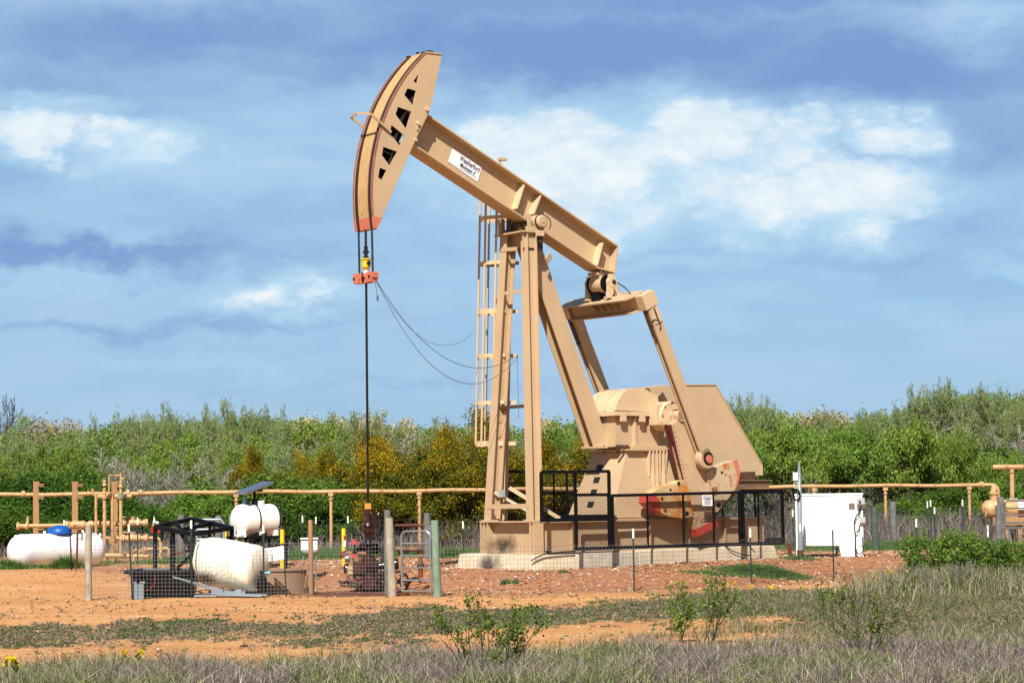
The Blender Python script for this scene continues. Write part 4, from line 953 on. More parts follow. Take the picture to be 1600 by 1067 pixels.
f0 = Fw(138, 45.6); fA = Fw(207, 45.6); fB = Fw(299, 45.5); f1 = Fw(412, 45.4); f1b = Fw(444, 45.4); f2 = Fw(485, 45.6); f3 = Fw(613, 44.9); f4 = Fw(683, 44.7)
T = TH('wire_fence', 'front wire mesh fence running from a lone pale wooden post to the wellhead gate', 'wire fence', f0)
wpost(T, f0, 1.56, .072, 'wood')
tpost(T, fA, 1.56, (-.08, 0)); tpost(T, fB, 1.62); tpost(T, f1, 1.50)
wpost(T, f3, 1.62, .088, 'wood', (-.06, 0)); 
wires(T, [(f0, fA), (fA, fB), (fB, f1), (f1, f2), (f2, f3)], 1.12, .078, .074, .0028)
g0, g1, g2, g3, g4 = Fw(991, 45.8), Fw(1174, 48.6), Fw(1303, 50.6), Fw(1434, 52.6), Fw(1562, 57)
T = TH('wire_fence', 'front wire mesh fence running from the green post past the pumping unit', 'wire fence', f4)
wpost(T, f4, 1.56, .085, 'wood_green', (-.04, 0))
tpost(T, g0, 1.32, tip=.2); tpost(T, g1, 1.24, tip=.2); tpost(T, g2, 1.33, tip=.2); tpost(T, g3, 1.32, tip=.2); wpost(T, g4, 1.32, .085, 'wood_grey')
tpost(T, Fw(1545, 56), .9, tip=.3)
gm_ = [(f4 + (g0 - f4) * t) for t in (0, .33, .66, 1)]
wires(T, [(gm_[i], gm_[i + 1]) for i in range(3)] + [(g0, g1), (g1, g2), (g2, g3), (g3, g4)], .98, .088, .074, .0028)
# posts with chained extra lengths by the gate
pz = Fw(606, 46.4); T = TH('wooden_post', 'grey weathered post standing just behind the pale gate post', 'fence post', pz); wpost(T, pz, 1.78, .075, 'wood_grey')
# galvanised walk gate
gA = Fw(628, 44.9); gB = Fw(673, 44.6)
T = TH('walk_gate', 'narrow galvanised tube gate between the wooden and green posts', 'gate', gA)
s_ = sc(44.8); lift = .12; Hh = 1.22; rr = .021
def gp_(t, z): return gA + (gB - gA) * t + np.array((0, 0, lift + z))
b = MB(); c_ = .12 / np.linalg.norm(gB - gA)
pts = [gp_(0, 0), gp_(0, Hh - .12)] + [gp_(c_ - c_ * math.cos(a), Hh - .12 + .12 * math.sin(a)) for a in np.linspace(.3, math.pi / 2, 4)] + [gp_(1 - c_ + c_ * math.sin(a), Hh - .12 + .12 * math.cos(a)) for a in np.linspace(0, math.pi / 2 - .3, 4)] + [gp_(1, Hh - .12), gp_(1, 0), gp_(0, 0)]
b.path(pts, rr, 8); T.part(b, 'gate_frame', 'galv')
for z in (.22, .47, .72, .97):
    b = MB(); b.tube(gp_(0, z), gp_(1, z), rr * .85, 8); T.part(b, 'gate_rail', 'galv')
# rear fences
def rear(label, pts_t, pts_w, hh, name='wire_fence', runs=True):
    allp = sorted([(px, Y) for px, _, Y in pts_t] + [(px, Y) for px, _, Y, _ in pts_w]); P0_ = Fw(*allp[0]); T = TH(name, label, 'wire fence', P0_)
    for px, yt, Y in pts_t:
        g_ = Fw(px, Y); tpost(T, g_, atY(px, yt, Y)[2] - g_[2], tip=.2)
    for px, yt, Y, m_ in pts_w:
        g_ = Fw(px, Y); wpost(T, g_, atY(px, yt, Y)[2] - g_[2], .10, m_)
    P = [Fw(*q) for q in allp]; wires(T, list(zip(P, P[1:])), hh, .15, .15, .003, 'wire_thin', extra=(hh + .12,))
rear('far left wire fence with grey wooden posts behind the white tanks', [(100, 812, 62), (215, 808, 60), (439, 820, 57), (473, 805, 62), (494, 807, 62), (544, 806, 62)], [(283, 804, 60, 'wood_grey'), (300, 806, 61, 'wood_grey'), (342, 805, 60, 'wood_grey'), (362, 804, 61, 'wood_grey'), (668, 801, 60, 'wood_grey')], .95)
rear('far middle wire fence seen between the post legs and the guard', [(724, 814, 60), (1119, 798, 62), (1240, 796, 62)], [(672, 820, 60, 'wood_grey')], .85)
rear('far right wire fence of green and grey posts beyond the white cabinet', [(1451, 783, 66), (1456, 781, 67), (1462, 792, 63), (1506, 780, 67)], [(1368, 791, 61, 'wood_dark_green'), (1397, 783, 66, 'wood_grey'), (1566, 776, 62, 'wood_grey')], .95)

# ------------------------------------------------------------------ wellhead
WG = gxy(571, 47.4); WX, WY = WELL[0], WELL[1]; wz = hz(WX, WY)
RODX = PO + PU * UW; wx, wy = RODX[0], RODX[1]; zs0 = ZSB
T = TH('wellhead', 'dark oily red wellhead with a stuffing box under the polished rod', 'wellhead', (wx, wy, wz))
def wz_at(py): return atY(575, py, wy)[2]
k9 = K(530, 780, 6.67)
def zz(y): return wz_at(k9(0, y)[1])
b = MB(); b.box((wx, wy, (zz(40) + zz(100)) / 2), (.14, .12, zz(40) - zz(100))); T.part(b, 'rod_guard', 'orange_box', smooth=False)
def col_(prof): return [(r * 1.0, zz(y) - zz(1000)) for r, y in prof]
b = MB(); b.lathe(col_([(.085, 245), (.085, 160), (.10, 158), (.10, 140), (.07, 138), (.07, 100)][::1]), (wx, wy, zz(1000)), n=20)
b.lathe(col_([(.05, 445), (.07, 400), (.09, 380), (.10, 350), (.135, 340), (.14, 295), (.10, 285), (.13, 275), (.11, 245)]), (wx, wy, zz(1000)), n=24); T.part(b, 'stuffing_box', 'well_red')
b = MB(); b.lathe(col_([(.08, 610), (.07, 550), (.06, 500), (.12, 490), (.24, 462), (.24, 452), (.09, 430), (.08, 395)]), (wx, wy, zz(1000)), n=24); T.part(b, 'tubing_head', 'grease')
b = MB(); b.lathe(col_([(.20, 800), (.26, 795), (.26, 770), (.22, 765), (.22, 700), (.24, 695), (.24, 670), (.17, 655), (.17, 610), (.13, 600), (.13, 585)]), (wx, wy, zz(1000)), n=24)
for t in np.linspace(0, 2 * math.pi, 8, endpoint=False): b.lathe([(.02, 0), (.02, .2)], (wx + .21 * math.cos(t), wy + .21 * math.sin(t), zz(720)), n=6)
T.part(b, 'wellhead_flange', 'well_red')
b = MB(); b.box((wx - .17, wy - .18, (zz(655) + zz(765)) / 2), (.30, .26, zz(655) - zz(765))); b.box((wx + .06, wy - .2, (zz(650) + zz(700)) / 2), (.34, .2, .1)); T.part(b, 'casing_head', 'well_red', smooth=False)
b = MB(); b.lathe(col_([(.28, 905), (.28, 880), (.23, 875), (.23, 810)]), (wx, wy, zz(1000)), n=20); b.lathe(col_([(.30, 960), (.32, 930), (.27, 905)]), (wx, wy, zz(1000)), n=20); T.part(b, 'casing_spool', 'well_red')
b = MB(); b.lathe([(.10, -.34), (.13, -.3), (.13, -.24), (.08, -.22), (.08, .22), (.13, .24), (.13, .3), (.10, .34)], (wx + .32, wy - .05, zz(690)), (1, 0, .1), 16); b.lathe([(.06, 0), (.09, .04), (.05, .26)], (wx + .34, wy - .05, zz(680)), n=10); b.lathe([(.09, -.2), (.12, -.16), (.12, .16), (.09, .2)], (wx - .34, wy, zz(720)), (1, 0, 0), 16); T.part(b, 'side_valve', 'grease')
b = MB(); b.lathe([(.15, 0), (.17, .02), (.17, .3), (.15, .34)], (wx + .02, wy - .42, zz(865)), (0, 1, 0), 20); b.box((wx + .1, wy - .1, zz(860)), (.5, .4, .24)); T.part(b, 'casing_valve', 'well_red')
def hwheel(T, c, r, axis, m_, nm='hand_wheel', sp=5):
    c = np.array(c, float); x = nrm(axis); a = nrm(np.cross(x, (0.3, 1, .2))); q = np.cross(x, a); b = MB()
    b.path([c + a * r * math.cos(t) + q * r * math.sin(t) for t in np.linspace(0, 2 * math.pi, 18)], r * .11, 6, False)
    for t in np.linspace(0, 2 * math.pi, sp, endpoint=False): b.tube(c, c + (a * math.cos(t) + q * math.sin(t)) * r, r * .08, 5)
    b.lathe([(r * .2, -r * .1), (r * .2, r * .15)], c, x, 8); T.part(b, nm, m_)
def P9(x, y, dy=0): return atY(*k9(x, y), wy + dy)
p = P9(160, 455, -.1); b = MB(); b.lathe([(.155, 0), (.155, .03), (.04, .07), (.04, .11)], p - (0, 0, .03), n=16); T.part(b, 'valve_wheel', 'valve_red')
b = MB(); b.tube(p - (0, 0, .26), p, .018, 6); b.lathe([(.05, 0), (.06, .05), (.03, .1)], p - (0, 0, .24), n=8); T.part(b, 'valve_stem', 'grease')
def valve_line(pts, r, m_, nm): b = MB(); b.path(pts, r, 8); return T.part(b, nm, m_)
valve_line([P9(0, 578, -.1), P9(100, 560, -.1), P9(300, 565)], .05, 'rust_brown', 'flow_pipe')
valve_line([P9(30, 545, -.1), P9(60, 600, -.1)], .075, 'rust_brown', 'flow_pipe')
valve_line([P9(180, 525, .1), P9(560, 520, .2)], .055, 'grease', 'cross_pipe')
b = MB()
for x, y, r in ((220, 522, .08), (395, 520, .1), (455, 522, .085), (360, 530, .07)): b.lathe([(r, -.03), (r, .03)], P9(x, y, .12), (1, 0, 0), 12)
T.part(b, 'pipe_coupling', 'black')
valve_line([P9(590, 515, .3), P9(700, 520, .3), P9(845, 520, .3), P9(850, 560, .3), P9(848, 815, .3)], .055, 'rust_brown', 'flow_pipe')
b = MB(); b.lathe([(.03, -.1), (.085, -.04), (.085, .04), (.03, .1)], P9(848, 695, .3), n=12); b.lathe([(.085, -.06), (.085, .06)], P9(840, 520, .3), (1, 0, 0), 12); b.lathe([(.07, -.05), (.07, .05)], P9(705, 522, .3), (1, 0, 0), 12); T.part(b, 'pipe_coupling', 'brown_dark')
valve_line([P9(640, 530, .4), P9(645, 800, .4)], .05, 'wood_post_tan', 'support_pipe')
valve_line([P9(122, 570, -.15), P9(122, 830, -.15)], .062, 'wood_post_tan', 'support_pipe')
b = MB(); b.lathe([(.09, -.04), (.09, .04)], P9(122, 715, -.15), n=12); b.lathe([(.085, -.04), (.085, .04)], P9(122, 760, -.15), n=12); T.part(b, 'pipe_coupling', 'tan_rust')
valve_line([P9(165, 640, 0), P9(165, 830, 0)], .045, 'galv', 'support_pipe')
valve_line([P9(345, 185, 0), P9(400, 185, -.05), P9(405, 240, -.05)], .035, 'grease', 'bleed_line')
b = MB(); b.lathe([(.07, -.05), (.075, 0), (.05, .05)], P9(410, 165, -.05), n=12); b.box(P9(398, 250, -.1), (.16, .14, .2)); b.lathe([(.08, 0), (.08, .2)], P9(380, 285, -.12), n=12); T.part(b, 'pressure_valve', 'grease')
valve_line([P9(585, 270, .3), P9(890, 270, .4)], .028, 'wear_red', 'bleed_line')
valve_line([P9(735, 270, .35), P9(738, 200, .35)], .016, 'wear_red', 'bleed_line')
hwheel(T, P9(625, 855, -.15), .22, (.3, 1, .1), 'rod'); hwheel(T, P9(500, 850, -.3), .17, (-.4, 1, 0), 'grease')
b = MB(); rr_ = np.random.RandomState(3)
for i in range(26):
    p = P9(rr_.uniform(90, 300), rr_.uniform(815, 905), -.35 + rr_.rand() * .3); d = rr_.randn(3); b.lathe([(rr_.uniform(.02, .055), 0), (rr_.uniform(.02, .05), rr_.uniform(.04, .14))], p, d, 8)
T.part(b, 'valve_cluster', 'wear_red')
b = MB()
for i in range(22):
    p = P9(rr_.uniform(270, 520), rr_.uniform(780, 940), -.1 - rr_.rand() * .3); d = rr_.randn(3); b.lathe([(rr_.uniform(.02, .07), 0), (rr_.uniform(.02, .06), rr_.uniform(.06, .2))], p, d, 8)
T.part(b, 'valve_cluster', 'grease')
b = MB()
for x0, y0, x1, y1, s in ((350, 570, 440, 640, .08), (400, 560, 500, 600, .05), (440, 640, 430, 740, .05), (480, 420, 540, 480, -.05), (345, 560, 400, 700, .02)): b.path(sag(P9(x0, y0, -.2), P9(x1, y1, -.25), s, 8), .009, 5)
T.part(b, 'control_hose', 'black')
b = MB(); b.path([P9(0, 850, -.7), P9(40, 870, -.8), P9(90, 850, -.6), P9(230, 880, -.7)], .035, 8); b.path([P9(690, 890, .2), P9(760, 830, .4), P9(800, 820, .5), P9(850, 850, .4)], .05, 8); b.path([P9(10, 890, -.9), P9(120, 905, -.9), P9(200, 900, -.8)], .03, 8); T.part(b, 'waste_pipe', 'brown_dark')
b = MB(); p = P9(85, 615, -.2); b.lathe([(.06, -.05), (.075, 0), (.06, .05)], p, (1, 0, 0), 12); T.part(b, 'pressure_gauge', 'galv')
for nme, x, y in (('valve_handle', 160, 590), ('valve_handle', 130, 850)):
    b = MB(); b.box(P9(x, y, -.2), (.13, .05, .09)); T.part(b, nme, 'valve_red', smooth=False)

# ------------------------------------------------------------------ overhead pipeline
def pipe_pt(px): Yp = 69 + 6 * px / 1550; return np.array(atY(px, 772 - 15 * px / 1550, Yp))
T = TH('overhead_pipe', 'long tan pipeline on round legs crossing behind the whole site', 'pipeline', (*gxy(517, 71)[:2], hz(*gxy(517, 71)[:2])))
b = MB(); pts = [pipe_pt(x) - np.array((0, 0, .022 * math.sin(x * math.pi / 139) ** 2 + .012 * math.sin(x * .013))) for x in np.linspace(-620, 1538, 120)]
e_ = pts[-1]; sep = np.array(atY(1553, 757, e_[1]))
pts += [e_ + (sep - e_) * .6 + (0, 0, .0), sep + (0, 0, -.02), sep + (.10, 0, -.10), sep + (.14, 0, -.25), sep + (.14, 0, -.5)]
b.path(pts, .066, 12); T.part(b, 'pipe_run', 'pipe')
for px in (369, 517, 655, 1272, 1383, 1514):
    p = pipe_pt(px); gz = hz(p[0], p[1]); b = MB(); b.tube((p[0], p[1], gz - .1), (p[0], p[1], p[2] - .12), .052, 12); b.lathe([(.085, 0), (.085, .03)], (p[0], p[1], p[2] - .28), n=14); b.box((p[0], p[1], p[2] - .11), (.16, .14, .10)); T.part(b, 'pipe_leg', 'pipe')
for px, r in ((35, .11), (37.5, .11), (198, .105), (200.5, .105), (218, .11), (220.5, .11), (1531, .11), (1534, .11), (138, .09)):
    p = pipe_pt(px); b = MB(); b.lathe([(r, -.03), (r, .03)], p, pts[60] - pts[57], 14); T.part(b, 'pipe_flange', 'pipe')

# pipe rack posts at the left
kb = K(0, 700, 4.267)
for i, (px, Y, lab) in enumerate(((56, 67.5, 'leftmost brown steel rack post behind the white propane tank'), (117, 67.5, 'middle brown steel rack post above the right end of the propane tank'), (179, 67.0, 'right brown steel rack post standing among the vertical pipes'))):
    g_ = gxy(px, Y); T = TH('pipe_rack_post', lab, 'rack post', g_, 'brown rack posts at the left')
    zt_ = atY(px, 752, Y)[2]; b = MB(); b.ibeam(g_ - (0, 0, .1), (g_[0], g_[1], zt_), .13, .17, (.3, -1, 0), tw=.02, tf=.02); T.part(b, 'column', 'pipe_brown', smooth=False)
    for py in (758, 777, 825):
        z_ = atY(px, py, Y)[2]; b = MB(); b.ibeam((g_[0] + .07, g_[1] - .08, z_), (g_[0] + .27, g_[1] - .08, z_), .09, .11, (0, 0, 1)); T.part(b, 'bracket_arm', 'pipe_brown', smooth=False)
# manifold of pipes and valves
Ym = 63.0
T = TH('pipe_manifold', 'tan manifold of standpipes and flanged valves behind the propane tank', 'pipe manifold', gxy(190, Ym))
def pm_(x, y, dy=0, k=kb): return atY(*k(x, y), Ym + dy)
def pl_(pts, r, nm='header_pipe', dy=0, k=kl): b = MB(); b.path([atY(*k(x, y), Ym + dy) for x, y in pts], r * .60, 10); T.part(b, nm, 'pipe')
pl_([(130, 518), (300, 516), (540, 512), (860, 505)], .09, dy=.6, k=kb)
pl_([(355, 735), (590, 740), (750, 735), (905, 735), (940, 760), (945, 1000)], .085, k=kl)
pl_([(350, 915), (640, 920), (810, 925), (812, 1000)], .10, dy=-.3, k=kl)
pl_([(750, 855), (900, 850), (1000, 842), (1030, 860), (1030, 960)], .085, dy=.8, k=kl)
pl_([(358, 1010), (355, 740), (355, 210)], .085, 'standpipe'); pl_([(525, 900), (525, 600), (525, 220)], .08, 'standpipe')
pl_([(268, 700), (265, 300), (240, 275), (233, 262), (232, 220)], .07, 'standpipe', .2); pl_([(438, 770), (435, 300), (420, 268)], .07, 'standpipe', .2)
pl_([(355, 205), (355, 150)], .035, 'vent_pipe'); pl_([(402, 260), (404, 85), (520, 82)], .04, 'vent_pipe'); pl_([(525, 215), (525, 50)], .045, 'vent_pipe'); pl_([(525, 120), (560, 120)], .05, 'vent_pipe')
pl_([(655, 925), (657, 985)], .08, 'support_pipe', -.3)
pl_([(285, 305), (640, 300)], .10, 'rack_beam', .4)
b = MB(); b.lathe([(.075, 0), (.075, .16)], atY(*kl(525, 320), Ym - .02), n=12); T.part(b, 'green_band', 'wood_green')
b = MB(); 
for x, y in ((355, 325), (525, 325)): b.lathe([(.09, 0), (.09, .02)], atY(*kl(x, y), Ym), n=12)
for x, y in ((355, 190), (525, 205)): b.lathe([(.075, 0), (.035, .10), (.05, .11), (.035, .17)], atY(*kl(x, y), Ym), n=12)
T.part(b, 'pipe_cap', 'pipe')
def valve(x, y, s=1.0, k=kl, dy=0, lever=True):
    c = atY(*k(x, y), Ym + dy); b = MB()
    for d in (-.45, -.36, .27, .36, .62, .72): b.lathe([(.19 * s, -.03), (.19 * s, .03)], c + (d * s, 0, 0), (1, 0, 0), 14)
    b.lathe([(.12 * s, -.33 * s), (.19 * s, -.1 * s), (.19 * s, .1 * s), (.12 * s, .33 * s)], c, (1, 0, 0), 14); b.tube(c + (.3 * s, 0, 0), c + (.7 * s, 0, 0), .12 * s)
    b.lathe([(.08 * s, 0), (.08 * s, .22 * s)], c, n=10)
    if lever: b.bar(c + (.1, 0, .25 * s), c + (-.5 * s, 0, .30 * s), .03, .05)
    for t in np.linspace(0, 6.28, 7)[:-1]: b.lathe([(.025, -.06), (.025, .06)], c + (.65 * s, .15 * s * math.cos(t), .15 * s * math.sin(t)), (1, 0, 0), 6)
    T.part(b, 'flanged_valve', 'pipe')
valve(640, 580, .62, dy=.6); valve(640, 738, .62); valve(60, 600, .66, dy=.6, lever=False); valve(280, 590, .5, dy=.6, lever=False)
c = atY(*kb(152, 520), Ym + .6); b = MB(); b.lathe([(.12, -.16), (.12, -.10), (.07, -.1), (.07, .1), (.12, .1), (.12, .16)], c, (1, 0, 0), 14); b.lathe([(.04, 0), (.04, .25)], c + (.14, 0, .05), n=8); T.part(b, 'end_flange', 'pipe')
b = MB(); c = atY(*kl(440, 800), Ym - .1)
for dz_, r in ((-.3, .08), (-.2, .11), (-.1, .07), (.05, .11), (.12, .12), (.2, .08)): b.lathe([(r, -.04), (r, .04)], c + (0, 0, dz_), n=12)
hw = [c + (.0 + .13 * math.cos(t), -.1, -.38 + .13 * math.sin(t)) for t in np.linspace(0, 6.283, 14)]; b.path(hw, .02, 5, False); T.part(b, 'gate_valve', 'pipe_brown')
b = MB(); rr_ = np.random.RandomState(9)
for i in range(30): p = atY(*kl(rr_.uniform(570, 790), rr_.uniform(865, 905)), Ym - .3); b.lathe([(rr_.uniform(.02, .055), 0), (rr_.uniform(.02, .055), rr_.uniform(.05, .15))], p, rr_.randn(3), 8)
T.part(b, 'bolt_cluster', 'pipe_brown')

# ------------------------------------------------------------------ propane tank
Yp = 58.0
pa, pbb = atY(14, 862, Yp - .6), atY(161, 862, Yp + 1.2)
ax_ = nrm((pbb - pa) * (1, 1, 0)); Lp = np.linalg.norm(pbb - pa); rad_t = 27 * sc(Yp)
T = TH('propane_tank', 'white horizontal propane tank with a blue dome on top', 'propane tank', (*((pa + pbb) / 2)[:2], hz(*((pa + pbb) / 2)[:2])))
prof = [(rad_t * math.sin(t), rad_t * .8 * (1 - math.cos(t))) for t in np.linspace(.02, math.pi / 2, 9)]
prof += [(rad_t * math.sin(t), Lp - rad_t * .8 * (1 - math.cos(t))) for t in np.linspace(math.pi / 2, .02, 9)]
b = MB(); b.lathe(prof, pa, ax_, 40); T.part(b, 'tank_shell', 'tank_white')
c = pa + ax_ * Lp * .53 + np.array((0, 0, rad_t)); b = MB(); b.lathe([(.33, -.02), (.33, .05), (.30, .12), (.22, .18), (.1, .21), (.02, .22)], c, n=20); T.part(b, 'dome_cover', 'blue')
b = MB()
for f in (.07, .44, .49, .37, .78, .97): p = pa + ax_ * Lp * f + np.array((0, 0, rad_t * (.98 if .1 < f < .9 else .78))); b.lathe([(.035, 0), (.035, .08)], p, n=8)
T.part(b, 'tank_fitting', 'white')
for f in (.22, .46, .72):
    p = pa + ax_ * Lp * f; gz = hz(p[0], p[1]); b = MB(); b.box((p[0], p[1], (gz + p[2] - rad_t) / 2 + .02), (.42, .8, max(.1, p[2] - rad_t - gz + .10))); T.part(b, 'support_block', 'brown_dark' if f != .46 else 'concrete', smooth=False)
p = gxy(120, 55.8); T = TH('valve_stand', 'thin dark red pipe stand with a small valve before the propane tank', 'pipe stand', p)
b = MB(); b.tube(p, atY(121, 833, 55.8), .025, 8); T.part(b, 'riser_pipe', 'wear_red'); b = MB(); q = atY(121, 833, 55.8); b.bar(q - (.12, 0, 0), q + (.14, 0, 0), .03, .03); b.bar(q + (.12, 0, 0), q + (.12, 0, -.18), .03, .03); b.box(q + (.04, 0, -.14), (.16, .03, .02)); T.part(b, 'valve_arm', 'wear_red', smooth=False)
p = gxy(112, 54.6); T = TH('marker_stake', 'thin dark stake with an orange tip before the propane tank', 'stake', p)
b = MB(); q = atY(108.5, 814, 54.6); m_ = p + (q - p) * .86; b.bar(p, m_, .03, .02); b.cur = 1; b.bar(m_, q, .03, .022); T.part(b, 'stake_rod', ['black', 'orange_box'], smooth=False)

# ------------------------------------------------------------------ black tub, frame, tipped tank
Yt = 46.4
def p7(x, y, Y=Yt): return atY(*k7(x, y), Y)
ta, tb_ = p7(92, 775), p7(598, 780); zb0 = hz(ta[0], Yt) + .02; zt0 = ta[2]
T = TH('stock_tub', 'black flared plastic tub under the dark pipe frame', 'tub', (*((ta + tb_) / 2)[:2], zb0))
b = MB()
def ring_(x0, x1, y0, y1, z, n=8, r=.12):
    out_ = []
    for cx_, cy_, a_ in ((x1 - r, y1 - r, 0), (x0 + r, y1 - r, 90), (x0 + r, y0 + r, 180), (x1 - r, y0 + r, 270)):
        for k in range(5): t = R(a_ + k * 22.5); out_.append((cx_ + r * math.cos(t), cy_ + r * math.sin(t), z))
    return out_
x0, x1 = ta[0], tb_[0] + .1; y0, y1 = Yt - .55, Yt + .75
rings = [ring_(x0 + .30, x1 - .15, y0 + .2, y1 - .2, zb0), ring_(x0 + .20, x1 - .08, y0 + .1, y1 - .1, (zb0 + zt0) / 2), ring_(x0 + .1, x1, y0 + .03, y1 - .03, zt0 - .08), ring_(x0, x1 + .03, y0 - .05, y1 + .05, zt0 - .07), ring_(x0, x1 + .03, y0 - .05, y1 + .05, zt0), ring_(x0 + .1, x1, y0 + .06, y1 - .06, zt0), ring_(x0 + .3, x1 - .2, y0 + .22, y1 - .22, zb0 + .05)]
n_r = len(rings[0]); vs = sum(rings, []); fs = [(i * n_r + k, i * n_r + (k + 1) % n_r, (i + 1) * n_r + (k + 1) % n_r, (i + 1) * n_r + k) for i in range(len(rings) - 1) for k in range(n_r)] + [tuple(range(n_r)), tuple((len(rings) - 1) * n_r + k for k in range(n_r))]
b.add(vs, fs); T.part(b, 'tub_shell', 'black_plastic')
b = MB(); b.path([p7(305, 815, Yt - .6), p7(300, 870, Yt - .62), p7(270, 920, Yt - .62), p7(225, 935, Yt - .6)], .008, 5); T.part(b, 'red_cord', 'red')
for i, (x, lab) in enumerate(((158, 'left grey block at the foot of the black tub'), (198, 'right grey block at the foot of the black tub'))):
    g_ = gxy(k7(x, 0)[0], 45.75); b = MB(); b.box(g_ + (0, 0, .16), (.12, .14, .34)); b.box(g_ + (.0, 0, .34), (.17, .16, .04)); o = b.build('grey_block', 'blue_grey', None, smooth=False, off=g_); o.location = g_; tag(o, lab, 'block')
Af, Ff, Df, Ef = p7(303, 450, 47.4), p7(580, 505, 45.9), p7(885, 460, 47.6), p7(585, 392, 49.2)
T = TH('tub_enclosure', 'black steel pipe frame over the black tub beside the tipped tank', 'steel frame', (*Ff[:2], hz(*Ff[:2])))
def leg_(p, r=.05, zend=None):
    g_ = np.array((p[0], p[1], hz(p[0], p[1]) if zend is None else zend)); b = MB(); b.bar(g_, p, r * 1.7, r * 1.7, (1, 0, 0)); T.part(b, 'frame_leg', 'black', smooth=False)
for q in (Af, Ff, Df, Ef): leg_(q)
leg_(p7(435, 485, 46.7), .06); leg_(p7(715, 425, 48.3), .03)
for q0, q1 in ((Af, Ff), (Ff, Df), (Df, Ef), (Ef, Af)):
    b = MB(); b.bar(q0, q1, .09, .09); T.part(b, 'frame_rail', 'black', smooth=False)
b = MB(); b.bar(p7(440, 490, 46.7), p7(720, 425, 48.3), .08, .08); b.path([p7(430, 418, 48), p7(460, 420, 47.8), p7(485, 450, 47.5), p7(500, 500, 47.2), p7(560, 590, 47), p7(575, 640, 47)], .045, 6)
b.bar(p7(450, 780, 47.2), p7(580, 660, 47.2), .07, .05); b.bar(p7(370, 470, 48), p7(350, 560, 48), .05, .03); T.part(b, 'frame_brace', 'black', smooth=False)
b = MB(); b.bar(p7(450, 655, 47.8), p7(640, 620, 47.8), .06, .05); T.part(b, 'frame_brace', 'wear_red', smooth=False)
# light tube rails beyond the frame
T = TH('tube_gate', 'dark tube gate standing behind the pipe frame', 'gate', gxy(330, 55))
b = MB(); P_ = [p7(620, 700, 55), p7(620, 420, 55), p7(660, 395, 55), p7(800, 395, 55), p7(822, 425, 55), p7(822, 700, 55)]; b.path(P_, .03, 8)
for y in (470, 545): b.tube(p7(620, y, 55), p7(822, y, 55), .025, 8)
T.part(b, 'gate_tubes', 'blue_grey')
# red round sign with a small white card
c = atY(243.2, 824, 47.9); T = TH('round_sign', 'red round sign on the corner of the black pipe frame', 'sign', c)
b = MB(); b.lathe([(.10, 0), (.105, .01), (.10, .02)], c, (0, 1, 0), 28)
c1 = atY(243.2, 826.5, 47.9); b = MB(); b.lathe([(.112, 0), (.112, .018)], c1, (.15, 1, 0), 28); T.part(b, 'sign_disc', 'red')
c2_ = atY(243.3, 818, 47.85); T = TH('small_card', 'small white card on top of the red round sign', 'sign', c2_)
b = MB(); b.box(c2_, (.125, .008, .10)); T.part(b, 'card_face', 'sign_white', smooth=False); b = MB(); b.box(c2_ + (.02, -.007, .005), (.06, .004, .035)); T.part(b, 'card_mark', 'pink', smooth=False)
b = MB(); b.lathe([(.035, 0), (.004, .14)], c2_ + (-.03, -.01, .02), n=8); T.part(b, 'card_cone', 'post_white')
# tipped white tank
Yk = 46.0; a = p7(612, 690, Yk + .35); c = p7(1092, 772, Yk - .25); x = nrm(c - a); Lk = np.linalg.norm(c - a)
rk = 183 / 4.85 * sc(Yk)
T = TH('tipped_tank', 'large cream plastic tank lying tipped on its side behind the fence', 'plastic tank', (*((a + c) / 2)[:2], hz(*((a + c) / 2)[:2])))
prof = [(.02, .02), (rk * .55, .03), (rk * .83, .12), (rk * .97, .30), (rk, .48), (rk * 1.0, .62), (rk * .995, Lk * .6), (rk * .965, Lk - .12), (rk * .93, Lk - .04), (rk * .86, Lk), (.02, Lk + .01)]
b = MB(); b.lathe(prof, a, x, 48); T.part(b, 'tank_body', 'poly_yellow', ang=60)
b = MB(); b.lathe([(.05, 0), (.05, .16)], p7(1100, 797, Yk - .5), (.8, -.2, 0), 12); T.part(b, 'drain_fitting', 'black'); b = MB(); b.lathe([(.035, 0), (.035, .14)], p7(1125, 797, Yk - .55), (1, -.1, -.05), 10); T.part(b, 'drain_pipe', 'cyan')
b = MB(); b.lathe([(.16, 0), (.16, .06)], p7(1100, 875, Yk - .35), x, 20); T.part(b, 'lid', 'black')
soot_mat('poly_dirty', 'poly_yellow', -.45, -.3, .38, .35, .5, .22); bpy.data.objects['tank_body'].data.materials[0] = M['poly_dirty']
# galvanised skid under it
T = TH('metal_skid', 'grey bent metal skid and long lever under the tipped tank', 'metal skid', gxy(370, 45.5))
b = MB(); g_ = p7(700, 965, 45.5); b.box((p7(880, 968, 45.5)), (1.5, .35, .03)); b.bar(p7(435, 828, 45.6), p7(870, 945, 45.45), .03, .04); b.bar(p7(560, 870, 45.6), p7(800, 940, 45.45), .04, .05); b.box(p7(860, 948, 45.45), (.7, .2, .06)); b.box(p7(790, 935, 45.4), (.16, .16, .09)); b.box(p7(940, 945, 45.4), (.12, .18, .12)); b.bar(p7(760, 960, 45.3), p7(1110, 970, 45.3), .05, .05); T.part(b, 'skid_frame', 'blue_grey', smooth=False)
